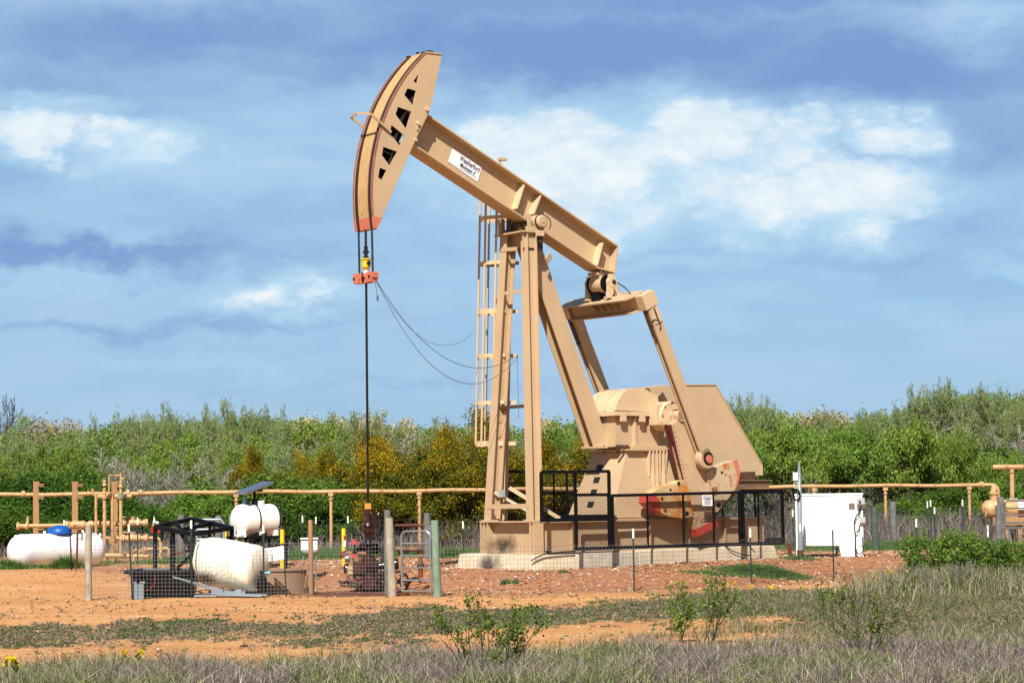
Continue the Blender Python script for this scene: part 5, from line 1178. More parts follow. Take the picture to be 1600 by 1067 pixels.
# steel containment ring
g_ = gxy(428, 47.6); T = TH('containment_ring', 'low brown steel ring tank between the tipped tank and the wellhead', 'containment tank', g_)
zr = atY(480, 890, 47.6)[2] - g_[2]; b = MB(); rr = .80
b.lathe([(rr - .015, .0), (rr, 0), (rr, zr), (rr + .03, zr), (rr + .03, zr + .02), (rr - .015, zr + .02), (rr - .015, .02)], g_, n=36); me_ = T.part(b, 'ring_wall', 'containment')
bm = bmesh.new(); bm.from_mesh(me_.data); bmesh.ops.delete(bm, geom=[f for f in bm.faces if len(f.verts) > 8], context='FACES'); bm.to_mesh(me_.data); bm.free()
b = MB(); b.lathe([(rr - .03, .0), (rr - .03, .03)], g_, n=30); T.part(b, 'ring_floor', 'brown_dark')
# notice board on the stand
kx = K(405, 840, 21.34)
cq = [atY(*kx(x, y), Y_) for x, y, Y_ in ((185, 350, 46.15), (825, 262, 45.75), (830, 715, 45.75), (215, 800, 46.15))]
T = TH('notice_board', 'white notice board tilted between the tipped tank and the yellow post', 'sign', cq[3])
n3 = nrm(np.cross(cq[1] - cq[0], cq[3] - cq[0])); n3 = n3 if n3[1] < 0 else -n3
b = MB(); b.add([q + n3 * .008 for q in cq] + cq, [(0, 1, 2, 3), (7, 6, 5, 4), (0, 4, 5, 1), (1, 5, 6, 2), (2, 6, 7, 3), (3, 7, 4, 0)]); T.part(b, 'board_face', 'sign_white', smooth=False)
eX = cq[1] - cq[0]; eY = cq[0] - cq[3]; eY = nrm(eY - nrm(eX) * np.dot(eY, nrm(eX)))
for s, fx, fy, sz_ in (('NO', .10, .34, .075), ('SMOKING', .50, .34, .06), ('DANGER', .52, .56, .075), ('NO TRESPASSING', .48, .80, .06)):
    pass
b = MB(); rr_ = np.random.RandomState(12)                     # worn, unreadable letter rows
for fy, f0_, f1_ in ((.30, .08, .42), (.52, .28, .62), (.76, .06, .66)):
    fx = f0_
    while fx < f1_:
        w_ = rr_.uniform(.018, .04); o_ = cq[0] + (cq[1] - cq[0]) * fx + (cq[3] - cq[0]) * (fy) + n3 * .011
        b.box(o_, (.022 * rr_.uniform(.5, 1.2), .002, .05 * rr_.uniform(.6, 1)), (nrm(eX), n3, eY)); fx += w_ + .022
T.part(b, 'worn_lettering', 'grey', smooth=False)
b = MB(); q = cq[1] + (0, .02, .03); b.bar(cq[0] + (0, .03, .01), q, .03, .02); g_ = gxy(447, 45.75); b.bar(q, (g_[0], g_[1], g_[2]), .03, .03); b.bar(cq[3] + (0, .02, 0), (cq[3][0], cq[3][1] + .02, hz(*cq[3][:2])), .035, .035); T.part(b, 'board_frame', 'black', smooth=False)

# ------------------------------------------------------------------ chemical tank with solar panel
Yc = 55.5; kc = K(340, 740, 8.208)
def pc(x, y, dy=0): return atY(*kc(x, y), Yc + dy)
ca, cb2 = pc(198, 600, -.25), pc(782, 598, .55); x = nrm((cb2 - ca) * (1, 1, 0)); Lc = np.linalg.norm(cb2 - ca); rc = 207 / 8.208 * sc(Yc)
T = TH('chemical_tank', 'white horizontal plastic tank with two black straps on a black stand', 'plastic tank', (*((ca + cb2) / 2)[:2], hz(*((ca + cb2) / 2)[:2])))
prof = [(rc * math.sin(t), rc * .62 * (1 - math.cos(t))) for t in np.linspace(.03, math.pi / 2, 10)]
mid_ = Lc * .53; prof += [(rc, mid_ - .06), (rc * .996, mid_ - .03), (rc * .996, mid_ + .03), (rc, mid_ + .06)]
prof += [(rc * math.sin(t), Lc - rc * .62 * (1 - math.cos(t))) for t in np.linspace(math.pi / 2, .03, 10)]
b = MB(); b.lathe(prof, ca, x, 40); T.part(b, 'tank_shell', 'poly_white', ang=50)
c = ca + x * Lc * .53 + np.array((0, 0, rc)); b = MB(); b.lathe([(.19, -.08), (.19, .06), (.17, .08), (.02, .085)], c, n=20); T.part(b, 'tank_lid', 'white')
for f in (.43, .86):
    b = MB(); o_ = ca + x * Lc * f; s2 = np.cross(x, (0, 0, 1)); b.path([o_ + (s2 * math.cos(t) + np.array((0, 0, 1)) * math.sin(t)) * (rc * 1.015) for t in np.linspace(-.5, math.pi + .5, 26)], .019, 6); T.part(b, 'tank_strap', 'black')
zt1 = pc(500, 812)[2]; lo_, hi_ = ca + x * .05, cb2 + x * .05
b = MB()
for f in (.38, .5, .80, .95):
    o_ = ca + x * Lc * f; b.box((o_[0], o_[1], zt1 + .12), (.12, .66, .24), (x, np.cross((0, 0, 1), x), np.array((0, 0, 1.)))) if f in (.5, .8) else None
T.part(b, 'cradle_foot', 'poly_white', smooth=False)
b = MB(); s2 = np.cross((0, 0, 1), x)
for v in (-.42, .42): b.bar(lo_ * (1, 1, 0) + s2 * v + (0, 0, zt1), hi_ * (1, 1, 0) + s2 * v + (0, 0, zt1), .07, .05)
for f in (.02, .5, .98): q_ = lo_ + (hi_ - lo_) * f; b.bar(q_ * (1, 1, 0) + s2 * -.42 + (0, 0, zt1), q_ * (1, 1, 0) + s2 * .42 + (0, 0, zt1), .06, .05)
T.part(b, 'stand_frame', 'black', smooth=False)
for f in (.06, .94):
    for v in (-.42, .42):
        q_ = (lo_ + (hi_ - lo_) * f) * (1, 1, 0) + s2 * v; b = MB(); b.bar(q_ + (0, 0, hz(q_[0], q_[1])), q_ + (0, 0, zt1), .06, .06); T.part(b, 'stand_leg', 'black', smooth=False)
b = MB(); q_ = pc(500, 860, -.1); b.box(q_, (.35, .3, .3)); b.box(q_ + (.2, 0, .1), (.12, .2, .2)); b.tube(q_ + (0, 0, .15), q_ + (0, 0, .35), .05); T.part(b, 'injection_pump', 'black')
b = MB(); q_ = pc(310, 760, -.75); b.box(q_, (.22, .06, .20)); T.part(b, 'outlet_plate', 'poly_white', smooth=False); b = MB(); b.tube(pc(225, 795, -.7), pc(330, 800, -.8), .04); b.tube(pc(222, 640, -.5), pc(222, 800, -.6), .025); T.part(b, 'outlet_pipe', 'grey')
b = MB(); q_ = pc(348, 365); b.lathe([(.06, -.08), (.06, .04), (.04, .05), (.04, .14)], q_, n=12); T.part(b, 'vent_cap', 'cyan')
sp_ = [pc(205, 240, -.15), pc(355, 243, -.5), pc(722, 100, .5), pc(580, 98, .95)]
sp_ = [np.array(q) for q in sp_]; sp_[3] = sp_[0] + sp_[2] - sp_[1]
T = TH('solar_panel', 'tilted solar panel on a black post above the white strapped tank', 'solar panel', pc(470, 380))
n3 = nrm(np.cross(sp_[1] - sp_[0], sp_[3] - sp_[0])); n3 = n3 if n3[2] > 0 else -n3
b = MB(); b.add([q for q in sp_] + [q - n3 * .05 for q in sp_], [(0, 1, 2, 3), (7, 6, 5, 4), (0, 4, 5, 1), (1, 5, 6, 2), (2, 6, 7, 3), (3, 7, 4, 0)]); T.part(b, 'panel_frame', 'galv', smooth=False)
cen = sum(sp_) / 4; b = MB(); ins = [cen + (q - cen) * .93 + n3 * .004 for q in sp_]; b.add(ins + [q - n3 * .003 for q in ins], [(0, 1, 2, 3), (7, 6, 5, 4), (0, 4, 5, 1), (1, 5, 6, 2), (2, 6, 7, 3), (3, 7, 4, 0)]); T.part(b, 'solar_cells', 'solar', smooth=False)
b = MB(); b.tube(pc(472, 380), cen - n3 * .06, .035, 10); b.box(cen - n3 * .09, (.4, .3, .06)); b.box(pc(480, 360), (.14, .12, .12)); b.tube(pc(445, 380), pc(472, 300), .015, 6); T.part(b, 'panel_mast', 'black')

# ------------------------------------------------------------------ markers, meter box
for px, yt, yb, Y, h, lab, bad in ((441, 827, 888, 54, 0, 'tall yellow marker post behind the white notice board', 0), (352, 826, 880, 56.0, 0, 'yellow marker post half hidden behind the tipped tank', 0), (537, 825, 882, 55, 0, 'yellow marker post left of the red valve wheel', 1)):
    g_ = gxy(px, Y); q = atY(px, yt, Y); T = TH('marker_post', lab, 'marker post', g_, 'yellow pipeline marker posts')
    b = MB(); b.path([g_ - (0, 0, .05), g_ + (q - g_) * .97, q], [.055, .055, .045], 10); T.part(b, 'post_tube', 'yellow')
    if bad: b = MB(); b.box(g_ + (q - g_) * .60 + (.03, -.055, 0), (.06, .01, .16)); T.part(b, 'white_label', 'sign_white', smooth=False); b = MB(); b.box(g_ + (q - g_) * .74 + (.03, -.057, 0), (.05, .01, .12)); T.part(b, 'red_label', 'red', smooth=False)
k10 = K(400, 830, 9.7); Yb = 53
def pb_(x, y, dy=0): return atY(*k10(x, y), Yb + dy)
g_ = gxy(483, Yb); T = TH('meter_box', 'white meter box on a low stand behind the tan pipe post', 'meter box', g_)
c = (pb_(690, 110) + pb_(935, 280)) / 2; b = MB(); b.box(c, (.40, .25, .27)); b.box(c + (0, -.02, .145), (.43, .30, .03)); T.part(b, 'box_shell', 'white', smooth=False)
b = MB(); b.box(c + (-.1, -.13, .11), (.12, .01, .015)); b.box(c + (.13, -.13, .10), (.12, .01, .015)); b.box(c + (0, 0, -.17), (.36, .2, .03)); T.part(b, 'box_trim', 'grey', smooth=False)
b = MB()
for dx_ in (-.15, .15): b.bar(c + (dx_, 0, -.14), (c[0] + dx_, c[1], hz(c[0], c[1])), .04, .04)
T.part(b, 'box_stand', 'wood_grey', smooth=False)
g_ = gxy(486, 46.6); q = atY(485, 812, 46.6); T = TH('pipe_post', 'slim tan pipe post in front of the white meter box', 'pipe post', g_)
b = MB(); b.tube(g_ - (0, 0, .05), q, .05, 10); T.part(b, 'post_tube', 'wood_post_tan'); b = MB(); b.bar(g_ + (.06, 0, 0), g_ + (.06, 0, .42), .03, .03); T.part(b, 'black_stub', 'black', smooth=False)
T = TH('hose', 'loose tan hose curling down beside the slim pipe post', 'hose', gxy(478, 46.9)); b = MB()
b.path([atY(*k10(x, y), 46.9) for x, y in ((810, 415), (740, 460), (680, 500), (675, 540), (700, 565), (760, 570), (785, 600), (760, 700), (745, 850))], .018, 6); b.path([atY(*k10(x, y), 46.9) for x, y in ((855, 570), (815, 580), (790, 610), (800, 700), (790, 830))], .018, 6); T.part(b, 'hose_line', 'wood_post_tan')

# ------------------------------------------------------------------ white equipment cabinet, mast
Yw = 55.0; kw = K(1220, 710, 5.927)
def pw_(x, y, dy=0): return atY(*kw(x, y), Yw + dy)
z_t = pw_(450, 370)[2]; xL, xR = pw_(140, 600)[0], pw_(755, 600)[0]; zg = pw_(450, 962)[2]; zl = pw_(450, 842)[2]
T = TH('white_cabinet', 'large white equipment cabinet on splayed legs behind the blue grey mast', 'equipment cabinet', ((xL + xR) / 2, Yw, zg))
D_ = 1.1
b = MB(); b.bx(xL, xR, Yw, Yw + D_, zl, z_t); b.bx(xL - .02, xR + .02, Yw - .02, Yw + D_ + .02, z_t - .02, z_t + .03); T.part(b, 'cabinet_shell', 'white', smooth=False)
xa, xb_, xc, xd = pw_(215, 842)[0], pw_(200, 962)[0], pw_(538, 842)[0], pw_(565, 962)[0]
b = MB(); b.prism([(xL, zl), (xa, zl), (xb_, zg), (xL, zg)], lambda p: (p[0], Yw, p[1]), lambda p: (p[0], Yw + .06, p[1])); b.prism([(xc, zl), (xR, zl), (xR, zg), (xd, zg)], lambda p: (p[0], Yw, p[1]), lambda p: (p[0], Yw + .06, p[1]))
b.prism([(xL, zl), (xa, zl), (xb_, zg), (xL, zg)], lambda p: (p[0], Yw + D_ - .06, p[1]), lambda p: (p[0], Yw + D_, p[1])); b.prism([(xc + .1, zl), (xR, zl), (xR, zg), (xd + .1, zg)], lambda p: (p[0], Yw + D_ - .06, p[1]), lambda p: (p[0], Yw + D_, p[1]))
b.bx(xL, xL + .05, Yw + .06, Yw + D_ - .06, zg, zl); b.bx(xR - .05, xR, Yw + .06, Yw + D_ - .06, zg, zl); T.part(b, 'cabinet_skirt', 'white', smooth=False)
b = MB(); b.bx(xL - .05, xR + .22, Yw - .2, Yw + D_ + .1, zg - .14, zg); T.part(b, 'slab', 'concrete_grey', smooth=False)
b = MB(); x_ = pw_(640, 0)[0]; b.prism([(0, 0), (.0, .0 + .001), (.0, 0)], lambda p: (0, 0, 0), lambda p: (0, 0, 0)) if False else None
b.bx(pw_(615, 0)[0], pw_(668, 0)[0], Yw - .16, Yw, pw_(0, 458)[2] - .0, pw_(0, 395)[2]); b.bx(xR - .12, xR + .005, Yw - .02, Yw, zl, z_t - .3); b.bx(pw_(470, 0)[0], pw_(605, 0)[0], Yw - .012, Yw, zl - .005, zl + .012)
for i in range(7): x_ = pw_(245 + i * 81, 0)[0]; b.box((x_, Yw - .022, z_t - .02), (.015, .006, .015))
T.part(b, 'vent_hood', 'white', smooth=False)
b = MB(); b.bx(pw_(690, 0)[0], pw_(760, 0)[0], Yw - .18, Yw - .02, pw_(0, 468)[2], pw_(0, 410)[2]); b.bx(pw_(712, 0)[0], pw_(762, 0)[0], Yw - .12, Yw - .02, pw_(0, 640)[2], pw_(0, 585)[2]); T.part(b, 'switch_box', 'grey', smooth=False)
b = MB(); b.lathe([(.03, 0), (.03, .02)], pw_(740, 437, -.2), (0, 1, 0), 12); T.part(b, 'switch_dial', 'ink')
b = MB()
for pts in ([(745, 475), (735, 520), (700, 570), (683, 620), (685, 690), (693, 740), (692, 900), (695, 960), (660, 1000)], [(725, 505), (727, 560)], [(728, 650), (727, 690), (700, 725)], [(758, 760), (762, 890), (735, 925), (705, 905), (695, 860)]):
    b.path([pw_(x, y, -.08) for x, y in pts], .015, 6)
b.path([pw_(330, 962, -.1), pw_(470, 955, -.05), (pw_(510, 930)), pw_(520, 900), pw_(520, 845)], .028, 6); b.box(pw_(385, 968, -.15), (.1, .1, .12)); b.tube(pw_(205, 960, .2), pw_(340, 955, .2), .03); T.part(b, 'power_cable', 'black')
T.o.rotation_euler = (0, 0, R(-8.5))
Ya = 53.6
g_ = gxy(kw(182, 0)[0], Ya); top_p = atY(*kw(168, 60), Ya); T = TH('antenna_mast', 'slim blue grey mast with a small white box by the cabinet', 'mast', g_)
b = MB(); m_ = g_ + (top_p - g_) * .72; b.path([g_, m_, m_ + (0, 0, .02), top_p - (0, 0, .2), top_p], [.062, .058, .045, .040, .012], 10); T.part(b, 'mast_pole', 'blue_grey')
b = MB(); b.lathe([(.075, 0), (.08, .25)], g_ - (0, 0, .03), n=10); T.part(b, 'mast_foot', 'brown_dark')
b = MB(); c = atY(*kw(133, 203), Ya); b.box(c, (.11, .10, .20)); b.box(c + (.0, -.055, 0), (.09, .01, .17)); b.box(c + (.08, 0, 0), (.1, .02, .03)); b.box(atY(*kw(180, 678), Ya - .07), (.035, .01, .20)); T.part(b, 'radio_box', 'white', smooth=False)
b = MB(); c = atY(*kw(148, 375), Ya - .1)
for r_ in (.11, .125, .14): b.path([c + (r_ * .6 * math.cos(t), 0, r_ * math.sin(t)) for t in np.linspace(0, 6.283, 18)], .010, 5, False)
c = atY(*kw(140, 285), Ya - .06); T.part(b, 'cable_coil', 'black'); b = MB(); b.path([c + (.06 * math.cos(t), 0, .07 * math.sin(t)) for t in np.linspace(0, 6.283, 14)], .006, 5, False); T.part(b, 'white_cable', 'white')
g_ = gxy(kw(88, 0)[0], 54.2); b = MB(); b.bar(g_ - (0, 0, .05), (g_[0], g_[1], atY(*kw(88, 820), 54.2)[2]), .10, .10, (1, 0, 0)); o = b.build('steel_stub', 'wear_red', None, smooth=False, off=g_); o.location = g_; tag(o, 'short dark red steel stub left of the blue grey mast', 'post')

# ------------------------------------------------------------------ separator vessel and right side
Yv = 72.0; kv = K(1500, 720, 8.21)
def pv_(x, y, dy=0): return atY(*kv(x, y), Yv + dy)
T = TH('separator_vessel', 'tan horizontal pressure vessel with a domed end joined to the long pipeline', 'pressure vessel', gxy(1570, Yv))
a = pv_(272, 620); rv = 120 / 8.21 * sc(Yv); b = MB(); prof = [(rv * math.sin(t), rv * .95 * (1 - math.cos(t))) for t in np.linspace(.03, math.pi / 2, 10)] + [(rv, 3.2), (rv * .5, 3.5)]; x = nrm((1, .08, 0))
b.lathe(prof, a, x, 32); T.part(b, 'vessel_shell', 'pipe')
b = MB(); c = pv_(438, 520); b.lathe([(.13, -.15), (.13, .20), (.145, .2), (.145, .24), (.17, .24), (.17, .30), (.13, .32), (.12, .36), (.08, .50), (.06, .56)], c, n=20); T.part(b, 'inlet_nozzle', 'pipe')
b = MB(); b.tube(pv_(350, 640, -.35), pv_(325, 720, -.5), .03); b.lathe([(.05, 0), (.05, .05)], pv_(345, 630, -.35), (0, 1, 0), 10); T.part(b, 'drain_elbow', 'pipe_brown')
b = MB(); b.box(pv_(790, 560, -.38), (.22, .01, .32)); T.part(b, 'vessel_label', 'sign_white', smooth=False)
b = MB(); b.tube(pv_(670, 500), pv_(665, 100), .075); b.path([pv_(420, 80), pv_(900, 78)], .085, 10); b.lathe([(.10, 0), (.10, .03)], pv_(662, 150), n=12); T.part(b, 'vent_riser', 'pipe')
b = MB()
for x_ in (585, 760): b.bar(pv_(x_, 700), (pv_(x_, 700)[0], Yv, hz(pv_(x_, 700)[0], Yv)), .14, .14)
b.box(pv_(720, 760), (1.6, .3, .3)); b.tube(pv_(300, 740, .4), pv_(300, 840, .4), .05); T.part(b, 'saddle_leg', 'pipe_brown', smooth=False)
b = MB()
for x_ in (650, 720): b.lathe([(.05, 0), (.05, .08)], pv_(x_, 505), n=8)
T.part(b, 'vessel_fitting', 'grey')
T = TH('tube_gate', 'dark tube gate standing before the tan domed vessel', 'gate', gxy(1572, 62))
def pg_(x, y): return atY(*kv(x, y), 62)
b = MB(); b.path([pg_(580, 900), pg_(580, 540), pg_(610, 510), pg_(900, 508)], .028, 8)
for y in (605, 695, 790, 860): b.tube(pg_(580, y), pg_(960, y), .024, 8)
T.part(b, 'gate_tubes', 'wood_grey')
# loose hoses lying by the base end
T = TH('ground_cable', 'thin dark cable draped over the concrete by the long guard', 'cable', gxy(1160, 51))
b = MB(); k6b = K(1000, 740, 6.667)
for pts in ([(900, 755), (960, 800), (1060, 840), (1160, 850)], [(880, 745), (960, 830), (1080, 880)], [(1035, 440), (1070, 600), (1110, 720), (1200, 820)]): b.path([W3(L(*k6b(x, y), -1.75)[0], -1.75, L(*k6b(x, y), -1.75)[1]) for x, y in pts], .012, 6)
T.part(b, 'cable_run', 'black')
T = TH('drip_hose', 'dark hose resting on the concrete ledge below the base beam', 'hose', W3(.1, -1.15, .72))
b = MB(); b.path([W3(*[(lambda q: (q[0], -1.13, q[1] + .01))(L(*k6(x, y), -1.13))][0]) for x, y in ((800, 470), (850, 440), (920, 408), (1000, 395), (1100, 385), (1215, 378))], .016, 6); T.part(b, 'hose_line', 'dark_steel_shade')
# ================================================================== VEGETATION
def tubes_mesh(name, segs, mats, sides=4):
    S = np.array([(*a, *c, r0, r1) for a, c, r0, r1 in segs]); A = S[:, :3]; B_ = S[:, 3:6]; d = B_ - A; d /= np.linalg.norm(d, axis=1, keepdims=True) + 1e-9
    h = np.where(np.abs(d[:, 2:3]) < .9, np.array([[0, 0, 1.]]), np.array([[1., 0, 0]])); a = np.cross(d, h); a /= np.linalg.norm(a, axis=1, keepdims=True) + 1e-9; q = np.cross(d, a)
    V = []
    for P, r in ((A, S[:, 6:7]), (B_, S[:, 7:8])):
        for k in range(sides): t = 2 * math.pi * k / sides; V.append(P + (a * math.cos(t) + q * math.sin(t)) * r)
    V = np.stack(V, 1).reshape(-1, 3); n = len(S); base = np.arange(n)[:, None] * 2 * sides
    F = np.concatenate([base + np.array([[k, (k + 1) % sides, sides + (k + 1) % sides, sides + k]]) for k in range(sides)], 0)
    return fast_mesh(name, V, F, mats, smooth=True)
def leaves_mesh(name, P, size, rs, mats, tint=None, aspect=1.6, mi=None, up=.0):
    n = len(P); d = rs.randn(n, 3); d[:, 2] = np.abs(d[:, 2]) + up if up else d[:, 2]; d /= np.linalg.norm(d, axis=1, keepdims=True); e = np.cross(d, rs.randn(n, 3)); e /= np.linalg.norm(e, axis=1, keepdims=True)
    s = (size * (.6 + .8 * rs.rand(n)))[:, None] if np.isscalar(size) else size[:, None]
    V = np.stack([P - d * s * aspect * .5, P + e * s * .5, P + d * s * aspect * .5, P - e * s * .5], 1).reshape(-1, 3); F = np.arange(4 * n).reshape(n, 4)
    t = rs.rand(n) if tint is None else tint; t = np.repeat(t, 4, 0)
    return fast_mesh(name, V, F, mats, t, mi=mi)
def grow(rs, base, stems, H, spread, levels, ratio=.62, kids=(2, 4), bend=.12, trop=.06, r0=.05, tipr=.006, ang=(20, 50), first=.35):
    segs = []; tips = []
    def br(p, d, Lb, r, lev):
        n = 3 if lev > 0 else 2; pts = [p]; rr = r
        for i in range(n):
            d = nrm(d + rs.randn(3) * bend + np.array((0, 0, trop))); p2 = p + d * Lb / n; r2 = max(tipr, rr * .80); segs.append((p, p2, rr, r2)); p = p2; rr = r2; pts.append(p)
        if lev <= 1: tips.append((pts[0], pts[-1], lev))
        if lev == 0: return
        for k in range(rs.randint(kids[0], kids[1] + 1)):
            t = rs.uniform(first, 1); q = pts[0] + (pts[-1] - pts[0]) * t if t < .6 else pts[rs.randint(1, len(pts))]
            ax = rs.randn(3); ax = nrm(ax - d * np.dot(ax, d)); an = R(rs.uniform(*ang)); nd = nrm(d * math.cos(an) + ax * math.sin(an)); br(q, nd, Lb * ratio * rs.uniform(.75, 1.2), max(tipr, rr * .72), lev - 1)
        br(pts[-1], d, Lb * ratio, rr * .9, lev - 1)
    for s in range(stems):
        a = rs.uniform(0, 2 * math.pi); ln = rs.uniform(.3, 1) * spread; d = nrm((math.cos(a) * ln, math.sin(a) * ln, 1)); br(np.array(base) + np.array((math.cos(a), math.sin(a), 0)) * .08, d, H * rs.uniform(.34, .44), r0 * rs.uniform(.7, 1.1), levels)
    return segs, tips
def make_tree(name, seed, kind):
    rs = np.random.RandomState(seed)
    if kind == 'mesquite':
        segs, tips = grow(rs, (0, 0, 0), 6, 5.2, .75, 4, r0=.065, kids=(2, 3), bend=.13, trop=.09); nl, sz, jit, mt, bk_ = 50, .041, .20, 'leaf_mesquite', 'bark_grey'
    elif kind == 'open':
        segs, tips = grow(rs, (0, 0, 0), 5, 5.2, .60, 4, r0=.10, tipr=.009, kids=(2, 3), bend=.12, trop=.10, ang=(18, 45)); nl, sz, jit, mt, bk_ = 46, .041, .20, 'leaf_mesquite', 'bark_dark'
    elif kind == 'airy':
        segs, tips = grow(rs, (0, 0, 0), 6, 6.4, .42, 4, r0=.07, kids=(2, 3), bend=.10, trop=.16, ang=(15, 38)); nl, sz, jit, mt, bk_ = 26, .040, .13, 'leaf_airy', 'bark_grey'
    elif kind == 'bare':
        segs, tips = grow(rs, (0, 0, 0), 6, 4.6, .9, 4, r0=.055, tipr=.010, kids=(2, 3), bend=.17, trop=.05); nl, sz, jit, mt, bk_ = 6, .05, .2, 'leaf_sparse', 'bark_pale'
    elif kind == 'dense':
        segs, tips = grow(rs, (0, 0, 0), 7, 2.7, 1.0, 3, r0=.04, kids=(3, 4), bend=.15, trop=.02, ang=(25, 60)); nl, sz, jit, mt, bk_ = 85, .055, .27, 'leaf_dense', 'bark_dark'
    elif kind == 'bright':
        segs, tips = grow(rs, (0, 0, 0), 7, 2.8, 1.0, 3, r0=.04, kids=(3, 4), bend=.15, trop=.03, ang=(25, 60)); nl, sz, jit, mt, bk_ = 76, .055, .26, 'leaf_bright', 'bark_dark'
    elif kind == 'huisache':
        segs, tips = grow(rs, (0, 0, 0), 7, 4.3, .95, 4, r0=.07, kids=(2, 3), bend=.16, trop=.0, ang=(25, 60)); nl, sz, jit, mt, bk_ = 150, .042, .26, 'leaf_huisache', 'bark_dark'
    elif kind == 'straw':
        segs, tips = grow(rs, (0, 0, 0), 5, 5.0, .8, 3, r0=.06, kids=(3, 4), bend=.15, trop=.08); nl, sz, jit, mt, bk_ = 60, .07, .3, 'leaf_straw', 'bark_grey'
    elif kind == 'winter':
        segs, tips = grow(rs, (0, 0, 0), 1, 9.0, .05, 6, r0=.22, tipr=.02, kids=(2, 3), bend=.10, trop=.06, ang=(25, 55), ratio=.68); nl, sz, jit, mt, bk_ = 0, .1, .2, 'leaf_sparse', 'bark_dark'
    zhi = max(s_[1][2] for s_ in segs); tipid = []
    zmin = .25 if kind in ('dense', 'bright') else .5
    P = []; n_t = len(tips); keep = rs.rand(n_t)
    for i, (a, c, lev) in enumerate(tips):
        k = int(nl * rs.uniform(.5, 1.3) * (.55 if lev else 1.0))
        if kind in ('mesquite', 'airy') and keep[i] < .35: k = k // 5
        if kind == 'open' and a[2] < .42 * zhi: k = k // 9
        if k < 1: continue
        tipid += [i] * k; t = rs.rand(k, 1); P.append(a + (c - a) * t + rs.randn(k, 3) * jit * np.array((1, 1, .8)) * .6)
    wood = tubes_mesh('trunk', segs, [bk_])
    crown = None
    if P:
        P = np.concatenate(P); tipid = np.array(tipid)[P[:, 2] > zmin * .4]; P = P[P[:, 2] > zmin * .4]
        if kind == 'huisache':
            n = len(P); hh = P[:, 2] / P[:, 2].max(); clump = vnoise(P[:, 0] * 1.2 + 50, P[:, 2] * 1.2 + 50, 3) + .25 * vnoise(P[:, 1] * 2 + 9, P[:, 2] * 2 + 5, 6); bloom = (rs.rand(n_t) < .55)[tipid]; rr0 = np.hypot(P[:, 0], P[:, 1]); out_ = np.clip(rr0 / (rr0.max() * .6) * .35 + hh ** 1.5 * .95, 0, 1.2)
            mi = (rs.rand(n) < np.where(bloom, .85, .06) * np.clip((clump - .22) * 2.4, .15, 1) * np.clip(out_ * 1.15, 0, 1)).astype(int); crown = leaves_mesh('crown', P, sz, rs, [mt, 'flower_gold'], aspect=1.3, mi=mi)
        else: crown = leaves_mesh('crown', P, sz, rs, [mt], aspect=3.2 if kind in ('mesquite', 'airy', 'open') else 1.6, up=1.1 if kind in ('mesquite', 'airy', 'open') else 0)
    allz = np.array([s[1][2] for s in segs]); allx = np.array([s[1][:2] for s in segs])
    return wood, crown, float(allz.max()), float(np.percentile(np.abs(allx), 97))
protos = {}
for kind, n in (('mesquite', 5), ('open', 4), ('airy', 4), ('bare', 4), ('dense', 3), ('bright', 3), ('huisache', 2), ('straw', 2), ('winter', 1)):
    protos[kind] = [make_tree(kind, 100 + 17 * i + len(kind), kind) for i in range(n)]
rt = np.random.RandomState(77)
def plant(kind, name, label, cat, px, Y, H, group=None, wide=1.0, var=None, dz=0):
    g_ = gxy(px, Y); pr = protos[kind][rt.randint(len(protos[kind])) if var is None else var % len(protos[kind])]
    e = bpy.data.objects.new(name, None); e.empty_display_size = .2; col.objects.link(e); e.location = g_; e.rotation_euler = (0, 0, rt.uniform(0, 6.28))
    s = H / pr[2]; e.scale = (s * wide, s * wide, s); tag(e, label, cat, group)
    for nm, me in (('trunk', pr[0]), ('crown', pr[1])):
        if me is None: continue
        o = bpy.data.objects.new(nm, me); col.objects.link(o); o.parent = e
    return e
def topH(px, yt, Y): g_ = gxy(px, Y); return float(atY(px, yt, Y)[2] - g_[2])
# skyline of the brush: frame row of the tree tops along the frame
SK = [(-60, 650), (60, 655), (150, 648), (230, 636), (300, 640), (400, 632), (480, 642), (560, 645), (660, 648), (760, 655), (860, 650), (930, 648), (1000, 655), (1080, 650), (1130, 628), (1200, 632), (1260, 650), (1340, 648), (1400, 640), (1440, 622), (1500, 605), (1560, 612), (1620, 615), (1700, 620)]
sky_y = lambda x: np.interp(x, [q[0] for q in SK], [q[1] for q in SK]) + 7
GL = {'mesquite': ('mesquite_tree', 'leafy green mesquite tree in the brush behind the site', 'tree', 'mesquite trees in the brush'),
      'open': ('mesquite_tree', 'leafy green mesquite tree in the brush behind the site', 'tree', 'mesquite trees in the brush'),
      'airy': ('slender_tree', 'thin pale green tree rising out of the brush', 'tree', 'slender pale trees in the brush'),
      'bare': ('bare_shrub', 'leafless grey shrub among the green brush', 'shrub', 'bare grey shrubs in the brush'),
      'bright': ('green_bush', 'low bright green bush at the edge of the brush', 'bush', 'bright green bushes at the brush edge'),
      'dense': ('dark_bush', 'low dense dark green bush at the edge of the brush', 'bush', 'dark green bushes at the brush edge'),
      'straw': ('straw_tree', 'pale straw coloured tree top on the skyline', 'tree', 'straw coloured trees on the skyline')}
def grp(kind, px, Y, H, wide=1.0): n, l, c, g_ = GL[kind]; return plant(kind, n, l, c, px, Y, H, g_, wide)
